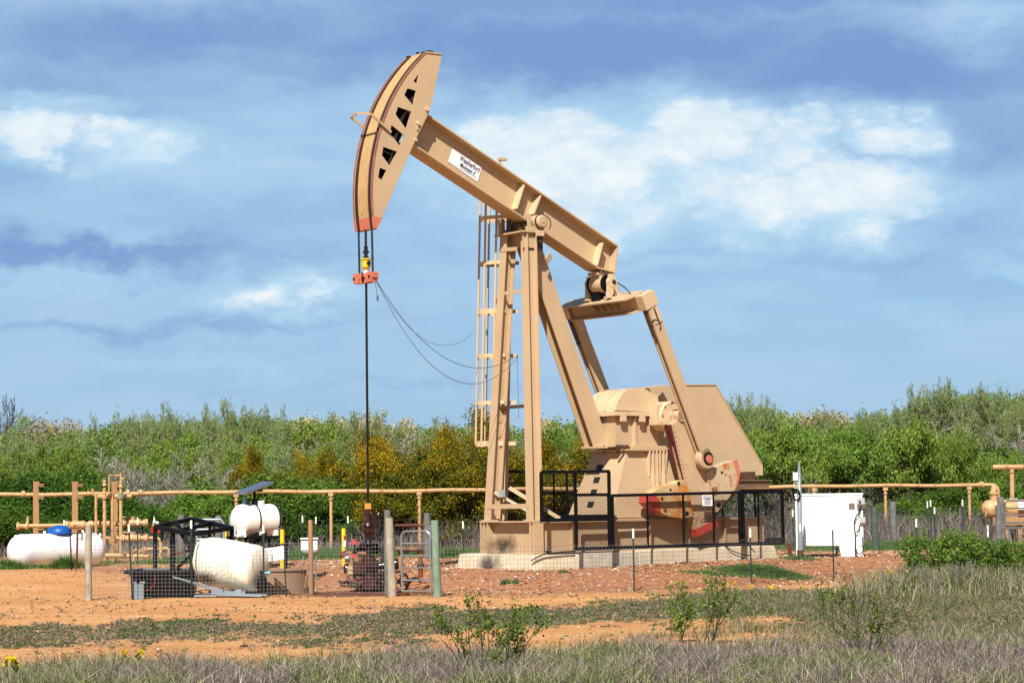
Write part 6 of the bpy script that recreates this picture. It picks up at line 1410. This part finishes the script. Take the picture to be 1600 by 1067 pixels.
for row, (Y, step, off, mixp) in enumerate(((84, 95, 0, (.50, .12, .38)), (93, 84, 40, (.50, .16, .34)), (104, 80, 15, (.52, .22, .26)), (118, 75, 50, (.46, .36, .18)), (136, 66, 20, (.42, .44, .14)))):
    px = -90 + off
    while px < 1690:
        yt = sky_y(px) + rt.uniform(-4, 12) + (4 - row) * rt.uniform(10, 15)
        k = rt.choice(['mesquite', 'airy', 'bare'], p=mixp); k = 'open' if k == 'mesquite' and rt.rand() < .5 else k
        if k == 'airy': yt -= 8
        H = topH(px, yt, Y); grp(k, px + rt.uniform(-18, 18), Y + rt.uniform(-3, 3), H, rt.uniform(1.0, 1.35)); px += step * rt.uniform(.8, 1.2)
for px, yt in ((1130, 600), (1165, 618), (1195, 612), (1440, 600), (1465, 590), (1490, 592), (1520, 596), (1552, 592), (1585, 604), (1372, 625), (240, 626), (265, 640), (290, 630), (375, 622), (400, 622), (430, 628), (205, 632)): grp('airy', px, 112, topH(px, yt, 112), .75)
for px, yt, Y in ((92, 650, 150), (510, 645, 155), (545, 646, 155), (1265, 640, 150), (1300, 638, 150), (855, 650, 150)): grp('straw', px, Y, topH(px, yt, Y))
# front edge of the brush
for px, yt, Y, k, w in ((-15, 770, 76, 'dense', 1.2), (30, 745, 77, 'dense', 1.2), (75, 738, 78, 'dense', 1.2), (115, 742, 77, 'dense', 1.1), (150, 765, 76, 'dense', 1.1), (20, 790, 74, 'dense', 1.2), (210, 795, 75, 'dense', 1.1), (250, 780, 77, 'dense', 1.0), (300, 790, 76, 'bright', 1.0),
                       (335, 770, 75, 'bright', 1.2), (375, 745, 76, 'bright', 1.25), (415, 748, 76, 'bright', 1.2), (450, 745, 75, 'bright', 1.25), (490, 745, 76, 'bright', 1.25), (525, 762, 76, 'bright', 1.1), (540, 775, 75, 'dense', 1.0), (470, 775, 74, 'dense', 1.1), (400, 775, 74.5, 'bright', 1.1),
                       (1200, 770, 80, 'bare', 1.0), (1260, 760, 78, 'bare', 1.1), (1330, 760, 78, 'bare', 1.1), (1400, 780, 78, 'bright', 1.0), (1440, 770, 77, 'bright', 1.0), (1490, 760, 78, 'dense', 1.1), (1540, 775, 78, 'bright', 1.0), (1590, 760, 80, 'dense', 1.2), (1620, 700, 84, 'dense', 1.3),
                       (960, 780, 78, 'bright', 1.0), (1090, 780, 78, 'dense', 1.1)):
    grp(k, px, Y, topH(px, yt, Y), w)
for px, yt, Y, w in ((1210, 655, 80, 1.1), (1290, 650, 80, 1.2), (1345, 660, 81, 1.1), (1425, 650, 80, 1.25), (1480, 670, 81, 1.0), (1560, 700, 80, 1.1), (905, 655, 90, 1.2), (940, 660, 92, 1.2), (870, 680, 88, 1.1)): grp('open', px, Y, topH(px, yt, Y), w)
for px, yt, Y, w in ((300, 700, 79, 1.0), (330, 720, 78, 1.0), (200, 720, 80, 1.0), (20, 740, 80, 1.1), (560, 735, 80, .9), (885, 740, 80, 1.1), (920, 700, 82, 1.1), (1240, 740, 76, 1.2), (1560, 740, 82, 1.2), (1510, 730, 82, 1.1), (1380, 730, 80, 1.0)): grp('bare', px, Y, topH(px, yt, Y), w)
plant('huisache', 'huisache_tree', 'big dark green tree thick with orange flowers behind the post legs', 'tree', 700, 76, topH(700, 638, 76), wide=1.0, var=0)
plant('huisache', 'huisache_tree', 'orange flowering tree just left of the guard, right of the post legs', 'tree', 838, 78, topH(838, 680, 78), wide=.9, var=1)
plant('huisache', 'huisache_tree', 'smaller orange flowering bush at the left foot of the biggest flowering tree', 'tree', 632, 75.5, topH(632, 672, 75.5), wide=.8, var=1)
plant('huisache', 'huisache_tree', 'orange flowering tree in the brush above the solar panel', 'tree', 412, 83, topH(412, 695, 83), wide=.7, var=0)
plant('huisache', 'huisache_tree', 'orange flowering tree in the brush right of the solar panel', 'tree', 484, 83, topH(484, 698, 83), wide=.6, var=1)
plant('huisache', 'huisache_tree', 'dark orange flecked tree low behind the polished rod', 'tree', 750, 77, topH(750, 665, 77), wide=1.1, var=0)
plant('winter', 'leafless_tree', 'tall leafless dark tree standing alone on the skyline', 'tree', 2, 190, topH(2, 615, 190), wide=.8)

# far wood that closes the view under the crowns
rs = np.random.RandomState(5); n = 260000
X = rs.uniform(-62, 62, n); Yy = rs.uniform(158, 178, n); topz = 1.83 + (790 - (sky_y(800 + X / Yy * FPX) + 14)) / FPX * Yy + (fbm(X * .5, Yy * .3, 4) - .5) * 2.4
Zz = .3 + (topz - .3) * rs.rand(n) ** .8; P = np.stack([X, Yy, Zz], 1)
o = bpy.data.objects.new('far_woodland', leaves_mesh('far_woodland', P, .15, rs, ['leaf_mesquite'], aspect=1.5)); col.objects.link(o); tag(o, 'distant green scrub woodland closing the horizon', kind='stuff')

# ------------------------------------------------------------------ blades: grass, weeds, dry stalks
def blades(name, P, h, w, colr, rs, lean=.35, mats=('blades',), curve=.5):
    n = len(P); a = rs.uniform(0, 2 * math.pi, n); dx = np.stack([np.cos(a), np.sin(a), np.zeros(n)], 1); b_ = rs.uniform(0, 2 * math.pi, n); sd = np.stack([np.cos(b_), np.sin(b_), np.zeros(n)], 1)
    ln = (rs.rand(n) * lean)[:, None]; h = h[:, None]; w = w[:, None]; up = np.array([[0, 0, 1.]])
    p1 = P + (up + dx * ln * .6) * h * .5; p2 = P + (up * (1 - ln * .25) + dx * ln * (1 + curve)) * h
    V = np.stack([P - sd * w, P + sd * w, p1 + sd * w * .7, p1 - sd * w * .7, p2 + sd * w * .18, p2 - sd * w * .18], 1).reshape(-1, 3); i = np.arange(n)[:, None] * 6
    F = np.concatenate([i + np.array([[0, 1, 2, 3]]), i + np.array([[3, 2, 4, 5]])], 0); C = np.repeat(colr, 6, 0)
    return fast_mesh(name, V, F, list(mats), C)
def pal(rs, n, cols, probs, jit=.18):
    c = np.array(cols)[rs.choice(len(cols), n, p=probs)]; return np.clip(c * (1 + rs.randn(n, 1) * jit), 0, 1)
def in_frame(X, Y, m=.6): return np.abs(X) < (.2353 * Y + m)
rs = np.random.RandomState(21)
# rough grass nearest the road
N = 560000; X = rs.uniform(-8, 9.5, N); Yy = rs.uniform(20.5, 34, N); fg = front_grass(X, Yy)
cl = fbm(X * 2.6, Yy * 2.6, 31, 3); keep = (rs.rand(N) < fg * (0.30 + 1.3 * np.clip(cl - .32, 0, 1) * 2)) & in_frame(X, Yy)
X, Yy, cl = X[keep], Yy[keep], cl[keep]; n = len(X); P = np.stack([X, Yy, hgt(X, Yy) + .0], 1)
tone = fbm(X * 1.1, Yy * 1.1, 41, 3); right = sst(-1, 5, X) * .8
purple = (rs.rand(n) < np.clip((tone - .42) * 3.0 + .40 * right + .1, .08, .82))
cg = pal(rs, n, [(.12, .17, .05), (.25, .27, .12), (.50, .45, .28), (.05, .08, .03)], [.34, .27, .22, .17]); cp_ = pal(rs, n, [(.25, .185, .195), (.34, .26, .25), (.12, .085, .09), (.50, .44, .36)], [.36, .25, .22, .17])
C = np.where(purple[:, None], cp_, cg); h = (.06 + .25 * rs.rand(n) ** 1.8) * (.3 + 1.35 * cl) * (1 - .22 * sst(0, 4, X)) * np.where(Yy > 23, .85, 1)
o = bpy.data.objects.new('rough_grass', blades('rough_grass', P, h, .0038 + .0025 * rs.rand(n), C, rs, .8)); col.objects.link(o); tag(o, 'rough purple and pale green roadside grass', kind='stuff'); print('grass', n)
# short mixed grass on the verge at the right
N = 210000; X = rs.uniform(.5, 13, N); Yy = rs.uniform(27, 46, N); wd = sst(1.0, 5.5, X + (fbm(X * .5, Yy * .5, 91, 2) - .5) * 5) * sst(46.5, 42.5, Yy + (fbm(X, Yy, 92, 2) - .5) * 3); cl = fbm(X * 1.5, Yy * 1.2, 93, 3)
keep = (rs.rand(N) < wd * np.clip(cl * 2.6 - .95, 0, 1)) & in_frame(X, Yy); X, Yy, cl = X[keep], Yy[keep], cl[keep]; n = len(X); P = np.stack([X, Yy, hgt(X, Yy)], 1)
C = pal(rs, n, [(.13, .17, .06), (.27, .24, .14), (.38, .32, .20), (.07, .11, .04), (.24, .18, .17)], [.28, .22, .18, .17, .15])
o = bpy.data.objects.new('verge_grass', blades('verge_grass', P, (.03 + .13 * rs.rand(n) ** 1.5) * (.4 + cl), .004 + .004 * rs.rand(n), C, rs, 1.1)); col.objects.link(o); tag(o, 'short mixed grass on the verge in front of the right hand fence', kind='stuff'); print('verge', n)
# low weeds on the bare ground: flat leafy clumps
N = 95000; X = rs.uniform(-13, 14, N); Yy = rs.uniform(25, 47, N); wd = np.maximum(weeds(X, Yy) * .8, .008); keep = (rs.rand(N) < wd * (.55 + .5 * fbm(X * 3, Yy * 2, 61, 3))) & in_frame(X, Yy) & (gravel(X, Yy) < .5); X, Yy = X[keep], Yy[keep]
k = 16; nc = len(X); rad_ = .03 + .07 * rs.rand(nc) ** 2; dd = rs.randn(nc, k, 3); dd /= np.linalg.norm(dd, axis=2, keepdims=True); dd[:, :, 2] = np.abs(dd[:, :, 2]) * .75
P = np.stack([X, Yy, hgt(X, Yy) + .004], 1)[:, None, :] + dd * (rad_[:, None] * rs.rand(nc, k) ** .5)[:, :, None]; P = P.reshape(-1, 3); n = len(P)
kind_ = np.repeat(rs.rand(nc) + (fbm(X * .9, Yy * .9, 71, 2) - .5), k); cA = pal(rs, n, [(.11, .155, .06), (.18, .22, .10), (.06, .10, .045)], [.45, .3, .25]); cB = pal(rs, n, [(.24, .19, .14), (.34, .27, .19), (.14, .12, .09)], [.4, .3, .3]); C = np.where((kind_ < .42)[:, None], cA, cB)
o = bpy.data.objects.new('ground_weeds', leaves_mesh('ground_weeds', P, .017, rs, ['blades'], tint=C, aspect=2.2)); col.objects.link(o); tag(o, 'low green and brown weeds scattered on the sandy ground', kind='stuff'); print('weeds', n)
# dry brown undergrowth in front of the brush
N = 130000; X = rs.uniform(-20, 21, N); Yy = rs.uniform(70, 86, N); cl = fbm(X * .8, Yy * .8, 51, 3); keep = (rs.rand(N) < np.clip(cl * 2 - .45, .12, 1)) & in_frame(X, Yy, 1) & ((Yy > 73) | (rs.rand(N) < .3)); X, Yy, cl = X[keep], Yy[keep], cl[keep]; n = len(X); P = np.stack([X, Yy, hgt(X, Yy)], 1)
C = pal(rs, n, [(.22, .185, .18), (.33, .285, .27), (.12, .10, .10), (.13, .15, .07)], [.42, .28, .2, .10]); h = (.30 + .85 * rs.rand(n)) * (.45 + .9 * cl) * np.where(Yy > 73, 1, .6)
o = bpy.data.objects.new('dry_undergrowth', blades('dry_undergrowth', P, h, .009 + .008 * rs.rand(n), C, rs, .55)); col.objects.link(o); tag(o, 'dry grey brown undergrowth along the foot of the brush', kind='stuff'); print('dry', n)
# patches of green ground plants about the equipment
pat = []
for px, Y, rx, ry, nn, hh in ((1190, 50.4, .95, .45, 6000, .24), (1110, 49.7, .8, .2, 700, .10), (10, 56.5, .6, .5, 1600, .3), (60, 57, .6, .2, 250, .15), (103, 56.6, .45, .3, 1100, .42), (290, 60, 1.5, 1, 1600, .3), (130, 60.5, 1.2, .8, 700, .22), (445, 62, 2.5, .9, 3500, .25), (640, 62, 2.2, 1, 3000, .25), (560, 66, 6, 1.5, 5000, .3), (1380, 62, 2.4, 1.2, 5000, .22), (1430, 64, 2.2, 1.2, 4200, .3), (1300, 66, 3.0, 1.5, 4000, .3), (1500, 62, 2.0, 1.2, 5000, .35), (708, 60, .5, .4, 900, .35), (790, 47.6, .10, .06, 160, .12), (805, 47.5, .1, .06, 120, .09), (880, 48.4, .12, .06, 120, .07), (1247, 53.5, .5, .3, 400, .15), (980, 61, 2, 1, 2000, .3)):
    c_ = gxy(px, Y); q = rs.randn(nn, 2) * .5; pat.append(np.stack([c_[0] + q[:, 0] * rx, c_[1] + q[:, 1] * ry, np.full(nn, hh) * np.exp(-(q ** 2).sum(1))], 1))
pat = np.concatenate(pat); n = len(pat); P = np.stack([pat[:, 0], pat[:, 1], hgt(pat[:, 0], pat[:, 1])], 1); C = pal(rs, n, [(.08, .18, .035), (.14, .26, .06), (.05, .11, .03), (.22, .24, .12)], [.4, .3, .2, .1])
o = bpy.data.objects.new('green_ground_plants', blades('green_ground_plants', P, pat[:, 2] * (.4 + .7 * rs.rand(n)) + .03, .005 + .006 * rs.rand(n), C, rs, 1.2)); col.objects.link(o); tag(o, 'soft green ground plants in patches about the equipment', kind='stuff')
# pebbles
N = 60000; X = rs.uniform(-10, 14, N); Yy = rs.uniform(42.5, 62, N); gv = gravel(X, Yy); keep = (rs.rand(N) < gv * .42) & in_frame(X, Yy) & (((X - WELL[0]) / 1.6) ** 2 + ((Yy - WELL[1] + 1) / 2) ** 2 > 1); X, Yy = X[keep], Yy[keep]; 
X2 = rs.uniform(-12, 12, 14000); Y2 = rs.uniform(23, 60, 14000); k2_ = in_frame(X2, Y2); X = np.concatenate([X, X2[k2_]]); Yy = np.concatenate([Yy, Y2[k2_]]); n = len(X)
small = np.arange(n) >= keep.sum(); s = (.010 + .022 * rs.rand(n) ** 2.4) * np.where(small, .6, 1); P = np.stack([X, Yy, hgt(X, Yy) + s * .25], 1)
dirs = np.array([(1, 0, 0), (0, 1, 0), (-1, 0, 0), (0, -1, 0), (0, 0, 1), (0, 0, -1)], float); V = P[:, None, :] + dirs[None] * s[:, None, None] * (1 + rs.rand(n, 6, 1) * .6) * np.array([1.3, 1.3, .8]) + rs.randn(n, 6, 3) * s[:, None, None] * .22
Ft = np.array([(0, 1, 4), (1, 2, 4), (2, 3, 4), (3, 0, 4), (1, 0, 5), (2, 1, 5), (3, 2, 5), (0, 3, 5)]); F = (np.arange(n)[:, None, None] * 6 + Ft[None]).reshape(-1, 3)
C = pal(rs, n, [(.50, .43, .34), (.38, .20, .10), (.26, .10, .045), (.42, .28, .17), (.16, .075, .045)], [.08, .28, .28, .24, .12]); mp = bpy.data.materials.new('stone'); mp.use_nodes = True; M['stone'] = mp
gg = NG(mp.node_tree); a_ = gg.new('ShaderNodeAttribute'); a_.attribute_name = 'tint'; gg.l.new(a_.outputs['Color'], gg.n['Principled BSDF'].inputs['Base Color']); gg.n['Principled BSDF'].inputs['Roughness'].default_value = .9
o = bpy.data.objects.new('gravel', fast_mesh('gravel', V.reshape(-1, 3), F, ['stone'], np.repeat(C, 6, 0))); col.objects.link(o); tag(o, 'loose red and white gravel on the raised pad', kind='stuff'); print('stones', n)

# ------------------------------------------------------------------ shrubs in the foreground
def seedling(name, label, cat, px, Y, H, seed, stems, spread, nl, leafc='leaf_bright', bark='bark_dark', sz=.022, lev=3, r0=.011, jit=.045, keepf=.6, kids=(1, 2)):
    rs = np.random.RandomState(seed); g_ = gxy(px, Y); segs, tips = grow(rs, (0, 0, 0), stems, H * 1.25, spread, lev, r0=r0, tipr=.0028, kids=kids, bend=.16, trop=.10, ang=(20, 45)); T = TH(name, label, cat, g_)
    zmax = max(s[1][2] for s in segs); f = H / zmax; segs = [(a * f, c * f, r_, q) for a, c, r_, q in segs]
    o = bpy.data.objects.new('stem', tubes_mesh('stem', segs, [bark])); col.objects.link(o); o.parent = T.o
    P = []
    for a, c, l_ in tips:
        if rs.rand() > keepf: continue
        k = rs.poisson(nl); t = rs.rand(k, 1) * .7 + .3; P.append((a + (c - a) * t) * f + rs.randn(k, 3) * jit)
    P = np.concatenate(P); o = bpy.data.objects.new('foliage', leaves_mesh('foliage', P, sz, rs, [leafc], aspect=2.2)); col.objects.link(o); o.parent = T.o
seedling('mesquite_seedling', 'mesquite seedling with forked dark stems nearest the camera', 'shrub', 748, 22.8, .98, 3, 6, .7, 15, kids=(1, 2), keepf=.55, jit=.03)
seedling('mesquite_seedling', 'lone upright twiggy seedling just right of the forked one', 'shrub', 797, 22.8, .80, 8, 3, .4, 15, keepf=.6, jit=.03)
seedling('mesquite_seedling', 'leafy bright green shrub clump in the grass below the long guard', 'shrub', 1105, 28.2, 1.0, 15, 7, .7, 8, kids=(1, 3), keepf=.45, jit=.03)
seedling('mesquite_seedling', 'spreading thin shrub with bare dark twigs in the purple grass', 'shrub', 1352, 25.6, 1.0, 24, 6, .95, 9, leafc='leaf_bright', kids=(1, 3), keepf=.25, jit=.025)
seedling('mesquite_seedling', 'small pale seedling low at the grass edge left of the leafy clump', 'shrub', 1056, 29.0, .6, 44, 3, .6, 14)
seedling('green_shrub', 'leafy upright shrub just right of the last front fence post', 'shrub', 1455, 43.5, 1.35, 31, 12, .55, 9, sz=.028, lev=3, r0=.014, jit=.05, keepf=.8, kids=(2, 3))
seedling('green_shrub', 'widest green shrub in the thicket below the tan vessel', 'shrub', 1512, 43.2, 1.30, 33, 14, .7, 9, sz=.028, lev=3, r0=.014, jit=.05, keepf=.8, kids=(2, 3))
seedling('green_shrub', 'green shrub of the thicket nearest the dark tube gate', 'shrub', 1580, 43.0, 1.15, 36, 14, .75, 9, sz=.028, lev=3, r0=.014, jit=.05, keepf=.8, kids=(2, 3))
seedling('dry_shrub', 'leafless grey brown shrub at the left foot of the green thicket', 'shrub', 1432, 42.5, .62, 41, 14, 1.2, 1, leafc='leaf_sparse', bark='bark_grey', lev=3, r0=.010, kids=(3, 4))
seedling('dry_shrub', 'leafless grey brown shrub in the middle of the green thicket', 'shrub', 1500, 42.0, .75, 47, 14, 1.2, 1, leafc='leaf_sparse', bark='bark_grey', lev=3, r0=.010, kids=(3, 4))
# tall grass round the thicket
n = 15000; c_ = gxy(1525, 42.6); q = rs.randn(n, 2) * (1.0, .75); q = q[fbm(q[:, 0] * 2 + 30, q[:, 1] * 2 + 30, 81, 3) > rs.rand(n) * .9]; n = len(q); X = c_[0] + q[:, 0]; Yy = c_[1] + q[:, 1]; P = np.stack([X, Yy, hgt(X, Yy)], 1); C = pal(rs, n, [(.30, .31, .15), (.45, .42, .26), (.09, .14, .05), (.26, .20, .20)], [.28, .24, .24, .24])
o = bpy.data.objects.new('thicket_grass', blades('thicket_grass', P, .2 + .45 * rs.rand(n), .006 + .004 * rs.rand(n), C, rs, .7)); col.objects.link(o); tag(o, 'tall pale grass round the foot of the thicket', kind='stuff')
# yellow wildflowers
leaf_mat('petal', (.75, .50, .01), (.85, .68, .03), hue=0, val=.1)
def flowers(label, px, Y, pts, seed):
    rs = np.random.RandomState(seed); g_ = gxy(px, Y); T = TH('wildflower', label, 'wildflower', g_); segs = []; P = []; Lf = []
    for fx, fy in pts:
        q = atY(fx, fy, Y + rs.uniform(-.1, .1)) - g_; b0 = np.array((q[0] * .5 + rs.randn() * .03, rs.randn() * .03, 0)); mid_ = (b0 + q) / 2 + rs.randn(3) * .01; segs += [(b0, mid_, .004, .003), (mid_, q, .003, .002)]; P.append(q + rs.randn(60, 3) * .011); Lf.append(b0 + (q - b0) * rs.rand(26, 1) * .8 + rs.randn(26, 3) * .022)
    for nm, me in (('stem', tubes_mesh('stem', segs, ['leaf_bright'])), ('petals', leaves_mesh('petals', np.concatenate(P), .016, rs, ['petal'])), ('leaves', leaves_mesh('leaves', np.concatenate(Lf), .03, rs, ['leaf_dense']))):
        o = bpy.data.objects.new(nm, me); col.objects.link(o); o.parent = T.o
flowers('dense cluster of yellow wildflowers nearest the camera', 20, 23.2, [(13, 1028), (18, 1031), (23, 1030), (26, 1036), (8, 1037), (21, 1029)], 1)
flowers('single low yellow wildflower beside the dense yellow cluster', 70, 22.9, [(70, 1053)], 2)
flowers('pair of tall yellow wildflowers at the edge of the sand', 206, 24.6, [(220, 1016), (195, 1018), (192, 1022), (222, 1019)], 3)
flowers('short yellow flowers at the sandy edge between two fence posts', 1200, 35.5, [(1204, 917), (1148, 911), (1170, 915), (1136, 912)], 4)
flowers('tiny yellow flowers at the foot of the dry shrub', 1398, 40, [(1391, 892), (1417, 893)], 5)

# ------------------------------------------------------------------ one object per piece: split meshes whose pieces stand apart
def split_apart(o, gap=.012):
    me = o.data; nv = len(me.vertices)
    if nv > 9000: return
    par = list(range(nv))
    def fd(a):
        while par[a] != a: par[a] = par[par[a]]; a = par[a]
        return a
    for e in me.edges:
        a, c = fd(e.vertices[0]), fd(e.vertices[1])
        if a != c: par[a] = c
    rt_ = np.array([fd(i) for i in range(nv)]); ids = np.unique(rt_)
    if len(ids) < 2 or len(ids) > 160: return
    co = np.empty(nv * 3); me.vertices.foreach_get('co', co); co = co.reshape(-1, 3)
    bb = [(co[rt_ == i].min(0) - gap, co[rt_ == i].max(0) + gap) for i in ids]; g = list(range(len(ids)))
    def fg(a):
        while g[a] != a: a = g[a]
        return a
    for i in range(len(ids)):
        for j in range(i):
            if np.all(bb[i][0] < bb[j][1]) and np.all(bb[j][0] < bb[i][1]): g[fg(i)] = fg(j)
    roots = sorted(set(fg(i) for i in range(len(ids))))
    if len(roots) < 2: return
    comp = {int(ids[i]): fg(i) for i in range(len(ids))}
    for r_ in roots[1:][::-1] + [roots[0]]:
        m2 = me.copy(); bm = bmesh.new(); bm.from_mesh(m2); bm.verts.ensure_lookup_table()
        bmesh.ops.delete(bm, geom=[v for v in bm.verts if comp[int(rt_[v.index])] != r_], context='VERTS'); bm.to_mesh(m2); bm.free()
        if r_ == roots[0]: o.data = m2
        else:
            c = o.copy(); c.data = m2; col.objects.link(c); c.parent = o.parent
STEMS = {'guard_rail', 'shaft_boss', 'pipe_coupling', 'bearing_housing', 'bearing_bracket', 'bearing_seal', 'carrier_bolt', 'cheek_pin', 'bolt_hole', 'access_hole', 'cover_bolt', 'tank_fitting', 'pipe_cap', 'cover_rib', 'housing_rib', 'pedestal_rib', 'stiffener', 'stand_frame',
         'saddle_leg', 'vessel_fitting', 'painted_tip', 'inner_rib', 'cable_track', 'rim', 'wireline', 'cable_anchor', 'bolt_head', 'anchor_bolt', 'crankshaft', 'diagonal_brace', 'cabinet_skirt', 'switch_box', 'power_cable', 'signal_wire', 'hose_line', 'box_stand', 'cable_run', 'control_hose', 'waste_pipe', 'outlet_pipe', 'cradle_foot', 'rack_tooth', 'wellhead_flange', 'side_strap', 'frame_brace', 'motor_deck', 'board_frame', 'waste_pipe', 'underline', 'guard_edge', 'cable_coil', 'radio_box', 'box_trim', 'motor', 'saddle_block', 'bed_plate'}
for o in list(bpy.data.objects):
    if o.type == 'MESH' and o.parent is not None and o.name.split('.')[0] in STEMS and not o.children: split_apart(o)
